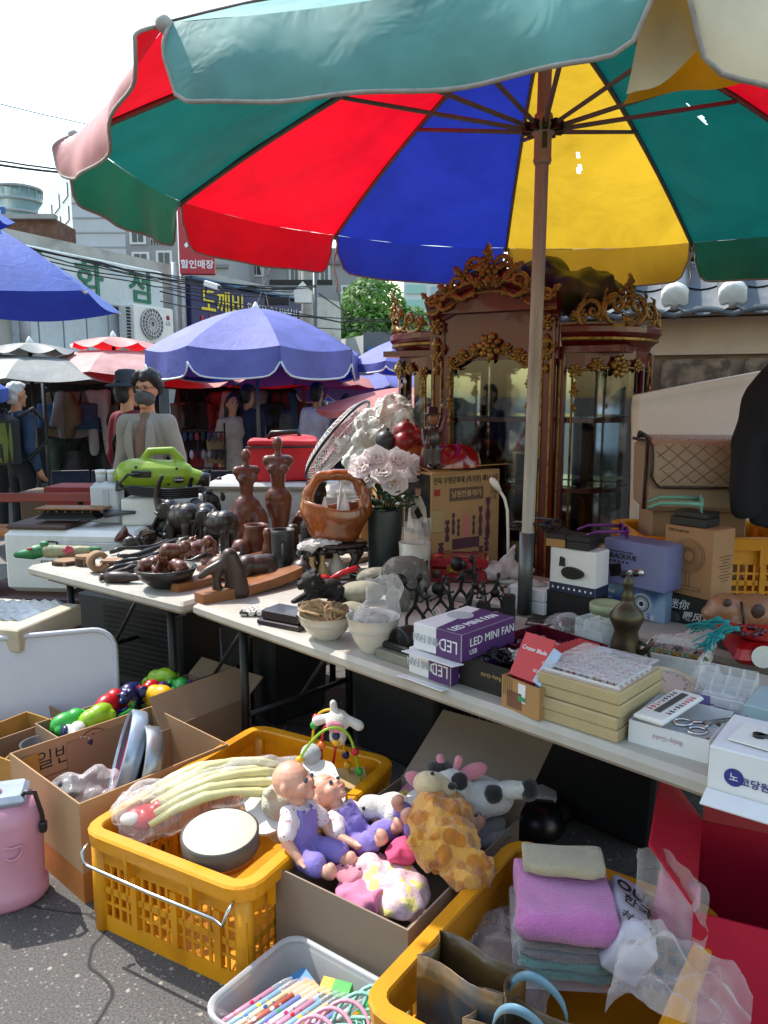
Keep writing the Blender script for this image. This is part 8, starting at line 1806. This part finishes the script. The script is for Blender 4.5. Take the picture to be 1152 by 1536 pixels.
for i,(c_,pts)in enumerate(((5,[(-.1,-.05,.09),(-.1,-.05,.2),(-.02,-.06,.3),(.06,-.05,.27),(.1,-.04,.09)]),(1,[(-.06,.05,.09),(-.04,.04,.3),(.04,.02,.32),(.05,.04,.2),(.07,.06,.09)]),(2,[(.0,0,.09),(.02,-.02,.26),(-.02,-.01,.28),(-.03,.0,.09)]))):
 pp=[Vector(p)for p in pts];cv=[]
 for k in range(len(pp)-1):
  p0,p1,p2,p3=pp[max(k-1,0)],pp[k],pp[k+1],pp[min(k+2,len(pp)-1)]
  for j in range(6):u=j/6;cv.append(.5*(2*p1+(p2-p0)*u+(2*p0-5*p1+4*p2-p3)*u*u+(3*p1-p0-3*p2+p3)*u**3))
 b=MB();b.tube(cv+[pp[-1]],.0045,7);b.build('wire',TC[c_],t)
 for j in range(4):b=MB();b.ball(cv[-2-j*2]if j<2 else cv[3+j],.014,seg=10,rings=8);b.build('bead',TC[(i+j*2)%5],t)
t=thing('rabbit_plush','white plush rabbit hanging on top of the bead maze','plush toy',inc(.46,.62,.46),-.2);b=skin([('s',(0,0,.04),(.04,.04,.038)),('c',(-.01,0,.06),(-.015,0,.1),.014,.012),('c',(-.03,0,.05),(-.07,0,.035),.014,.018),('c',(.03,0,.05),(.07,0,.03),.014,.018),('s',(0,0,-.01),(.03,.03,.035))],.005,3);b.build('body',MWF,t);b=MB();b.ball((0,-.035,.035),(.03,.01,.02));b.build('face',MPF,t)
t=thing('elephant_plush','pale blue grey plush sitting in front of the bead maze','plush toy',inc(.40,.55,.3),.5);b=skin([('s',(0,0,.03),(.045,.045,.05)),('s',(.0,0,.1),(.035,.035,.035)),('s',(.03,-.03,.0),(.025,.035,.025)),('s',(-.03,-.03,.0),(.025,.035,.025)),('c',(.035,0,.06),(.06,-.03,.04),.015)],.005,3);b.build('body',MSOFT('pale grey plush','#a9b0b4'),t)
def in2(x,y,z):return loc_of(c2,x,y,z)
t0=P(845,1478,.2)+Vector((.02,.11,-.2))
for i,(c_,z,h_,w,n)in enumerate((('#3f8a72',.2,.025,.225,'mint green'),('#4c937c',.225,.025,.22,'pale green'),('#7d5f50',.25,.022,.22,'taupe'),('#86695a',.272,.022,.22,'brown'),('#cc70b4',.296,.095,.225,'thick pink'),('#b3a583',.388,.035,.2,'cream'))):
 t=thing('folded_towel','%s folded towel %s the plastic wrapped stack'%(n,'on top of' if i==5 else 'in'),'towel',t0+Vector((.01*(i==5),.06*(i==5),z)),-.12,'folded towels in the stack')
 b=skin([('b',(0,0,h_/2),(w,.2 if i<5 else .1,h_*.8)),('c',(-w/2+.03,-.1 if i<5 else-.05,h_/2),(w/2-.03,-.1 if i<5 else-.05,h_/2),h_*.42)],.007,5,(.007,14,i));b.build('towel',M('towel '+n,c_,.95,sheen=.5,bump=1,bscale=220,var=.12),t)
t=thing('towel_wrap','clear plastic wrap around the lower part of the towel stack','plastic',t0+Vector((0,-.01,.19)),-.12);b=MB();b.box(.25,.25,.12,bev=.02);b.wob(.008,20,1);b.build('wrap',MBAG,t)
t=thing('printed_shirt_bag','white folded cloth printed with black letters right of the pink towel','cloth',P(938,1440,.27)+Vector((0,.07,0)),-.2,None,ry=.45);b=skin([('b',(0,0,.04),(.09,.24,.1)),('s',(0,-.08,.05),(.05,.05,.06))],.007,4,(.01,14,2));b.build('cloth',M('white printed cloth','#bdb9c4',.85),t);put_text('print','OUI',.05,MINK,t,Tr(0,.06,.095,rz=-.3),bold=.02);put_text('print','한국',.04,MINK,t,Tr(.0,0,.101,rz=-.3),bold=.01);put_text('print','###',.05,MGREY,t,Tr(0,-.06,.1,rz=-.3))
for i,(x,y,lab)in enumerate(((.1,.42,'dark orange patterned goods in clear plastic left of the towels'),(.36,.12,'bluish goods in clear plastic in front of the towels'))):
 t=thing('wrapped_goods',lab,'bag',in2(x,y,.14),.3*i);b=skin([('s',(0,0,.0),(.09,.14,.09))if i==0 else('s',(0,0,.02),(.16,.08,.07))],.012,2,(.012,16,3));b.build('contents',(M('orange goods','#6b4326',.7,var=.4,scale=14),M('blue goods','#5f6678',.6,var=.3,scale=14))[i],t);b=skin([('s',(0,0,.02),(.11,.17,.1))if i==0 else('s',(0,0,.03),(.19,.1,.09))],.011,1,(.025,20,4));b.build('bag',MBAG,t)
MPB=M('glossy printed bag','#5d4628',.3,var=.4,scale=7,col2='#2c3c48',scale2=5,thr=(.45,.6),coat=.2)
for i,(x,y,w,lab)in enumerate(((.07,.07,.2,'glossy brown blue paper gift bag at the left front of the towel crate'),(.2,.03,.24,'glossy paper gift bag with pale blue ribbon handles in front of the towels'))):
 t=thing('gift_bag',lab,'bag',in2(x,y,.1),c2.rotation_euler.z+.12*i,'gift bags in the crate');b=MB();W_=w;hgt=.31-.05*i
 for yy in(0,.09):b=MB();b.surf(lambda u,v:(u*W_,yy+.008*math.sin(u*7),v*hgt),8,6);b.build('panel',MPB,t,solid=.002)
 for xx in(0,W_):b=MB();b.surf(lambda u,v:(xx+(.02 if xx==0 else-.02)*math.sin(u*PI)*v,u*.09,v*hgt),6,6);b.build('gusset',MPB,t,solid=.002)
 if i:
  for yy in(0,.09):b=MB();b.surf(lambda u,v:(W_*.25+W_*.5*u,yy+(v-.5)*.004-.03*math.sin(u*PI),hgt+.09*math.sin(u*PI)**.6+(v-.5)*.018),20,1);b.build('ribbon_handle',M('blue ribbon','#5d8196',.4),t,solid=.002)
 if not i:b=MB();b.quad(.05,.09,Tr(W_*.72,-.012,.16));b.build('print',M('dark red print','#4a0f12',.4),t)
t=gbox('red_box','open bright red cardboard box at the right edge of the foreground','box',P(1040,1368,.4)-Vector((0,0,.4)),math.radians(-24),.45,.42,.4,M('red card','#b01232',.45,var=.08,scale=3,bump=.1,bscale=30),flaps=(('left',.17,-.9),('back',.2,-1.3)))
t=thing('pink_wrap','sheet of clear plastic over pink goods leaning between the towel crate and the red box','plastic',P(1015,1395,.3),-.9);b=skin([('b',(0,0,.05),(.1,.03,.16),.2)],.008,3,(.01,14,1));b.build('contents',M('pink goods','#c0678a',.7),t);b=MB();b.surf(lambda u,v:(-.09+u*.18,-.035+.025*noise.noise(Vector((u*6,v*6,1))),-.06+v*.24+.03*math.sin(u*4)),14,14);b.build('sheet',MBAG2,t)
t=thing('loose_plastic','crumpled milky plastic bag spilling over the front right of the towel crate','plastic',P(1005,1500,.32),-.5)
def lp_(u,v):return(-.11+u*.26,-.1+v*.18+.02*math.sin(u*9),.06*math.sin(u*PI)+.05*noise.noise(Vector((u*4,v*4,3)))+.02*abs(noise.noise(Vector((u*9,v*9,8))))+.08*v*(1-u))
b=MB();b.surf(lp_,30,24);b.build('sheet',MBAG2,t)
eA,erz,eL=rim((306,1510),(430,1400),.16);t=thing('clear_bin','translucent plastic bin of stationery at the bottom edge','bin',eA,0);t.location=(P(306,1510,.16).x,P(306,1510,.16).y,0);t.rotation_euler=(0,0,math.radians(-36));BL,BW_=.42,.30
MBIN=M('frosted bin','#cfd2d4',.3,alpha=.42,var=.02)
def binf(o,z):return[(BL/2+x*(1+o),BW_/2+y*(1+o*1.3),z)for x,y in rrect(BL,BW_,.05)]
b=MB();rs_=[binf(-.12,0),binf(-.02,.14),binf(0,.145),binf(.05,.148),binf(.05,.16),binf(.03,.163),binf(-.005,.155)];n=len(rs_[0]);b.add([p for r in rs_ for p in r],[(k*n+i,k*n+(i+1)%n,(k+1)*n+(i+1)%n,(k+1)*n+i)for k in range(6)for i in range(n)],smooth=True);b.add(binf(-.12,.001),[tuple(range(n))]);b.build('tub',MBIN,t)
def inn(x,y,z):return loc_of(t_bin,x,y,z)
t_bin=t;random.seed(2)
for i in range(12):
 c_=random.choice(TC[:7]);t2=thing('patterned_pencil','patterned pencil with a clear cap, %s from the left in the pack'%ORD[i],'pencil',inn(.05+.017*i,.08+.005*i,.125),t_bin.rotation_euler.z+1.2,'patterned pencils',ry=-.2);t2.scale=(1.25,)*3;b=MB();b.tube([(-.09,0,0),(.06,0,0)],.0065,8);b.build('barrel',M('pencil %d'%(i%6),('#c98aa0','#8ab0c9','#d9c9a0','#b05a4a','#7a8ac0','#d9d9d9')[i%6],.35,col2=('#c02040','#f0d040','#3060a0','#f0f0f0','#40a060','#c04080')[i%6],kind='voronoi',scale2=75,thr=(.35,.3)),t2);b=MB();b.tube([(.06,0,0),(.085,0,0),(.1,0,0)],[.007,.006,.002],8);b.build('cap',MCLR,t2)
t2=thing('pencil_card','colourful card behind the patterned pencils','card',inn(.12,.12,.095),t_bin.rotation_euler.z+1.2,ry=-.2);b=MB();b.box(.24,.2,.002);b.build('card',M('card print','#c98a3a',.5,col2='#3a7ab0',scale2=9,thr=(.48,.52)),t2)
t2=thing('glue_stick','green glue stick with a yellow cap lying in the clear bin','glue stick',inn(.28,.22,.12),.9);b=MB();b.cyl(.014,.07,Tr(ry=PI/2));b.build('tube',TC[0],t2);b=MB();b.cyl(.0145,.025,Tr(-.026,0,0,ry=PI/2));b.build('cap',TC[1],t2)
t2=thing('clay_box','green and yellow small carton at the back of the clear bin','box',inn(.2,.25,.1),t.rotation_euler.z+.3,rx=.3);b=MB();b.box(.06,.04,.05);b.build('carton',TC[0],t2);b=MB();b.box(.03,.0402,.0502,Tr(-.03));b.build('print',TC[1],t2)
MAQ=M('aqua plastic','#7fb8aa',.4);MBP=M('baby pink plastic','#cf95a8',.4)
for i in range(6):
 t2=thing('mini_basket','%s mini basket with a hoop handle, %s from the back'%(('aqua','pink')[i//3],ORD[i]),'basket',inn(.35-.012*i,.24-.04*i,.15+.003*i),t.rotation_euler.z+.5,'mini plastic baskets',rx=-.9);t2.scale=(1.2,)*3;m_=(MAQ,MBP)[i//3]
 b=MB()
 for r in range(4):b.tube([(.052*(1-.06*r)*math.cos(k*PI/12),.035*(1-.06*r)*math.sin(k*PI/12),-.014*r)for k in range(24)],.0028 if r else .004,5,closed=True)
 for k in range(20):a_=k*PI/10;b.tube([(.052*math.cos(a_),.035*math.sin(a_),0),(.042*math.cos(a_+.15),.028*math.sin(a_+.15),-.042)],.0022,4)
 b.build('mesh',m_,t2);b=MB();b.tube([(.05*math.cos(k*PI/12),0,.06*math.sin(k*PI/12))for k in range(13)],.004,6);b.build('hoop_handle',m_,t2)
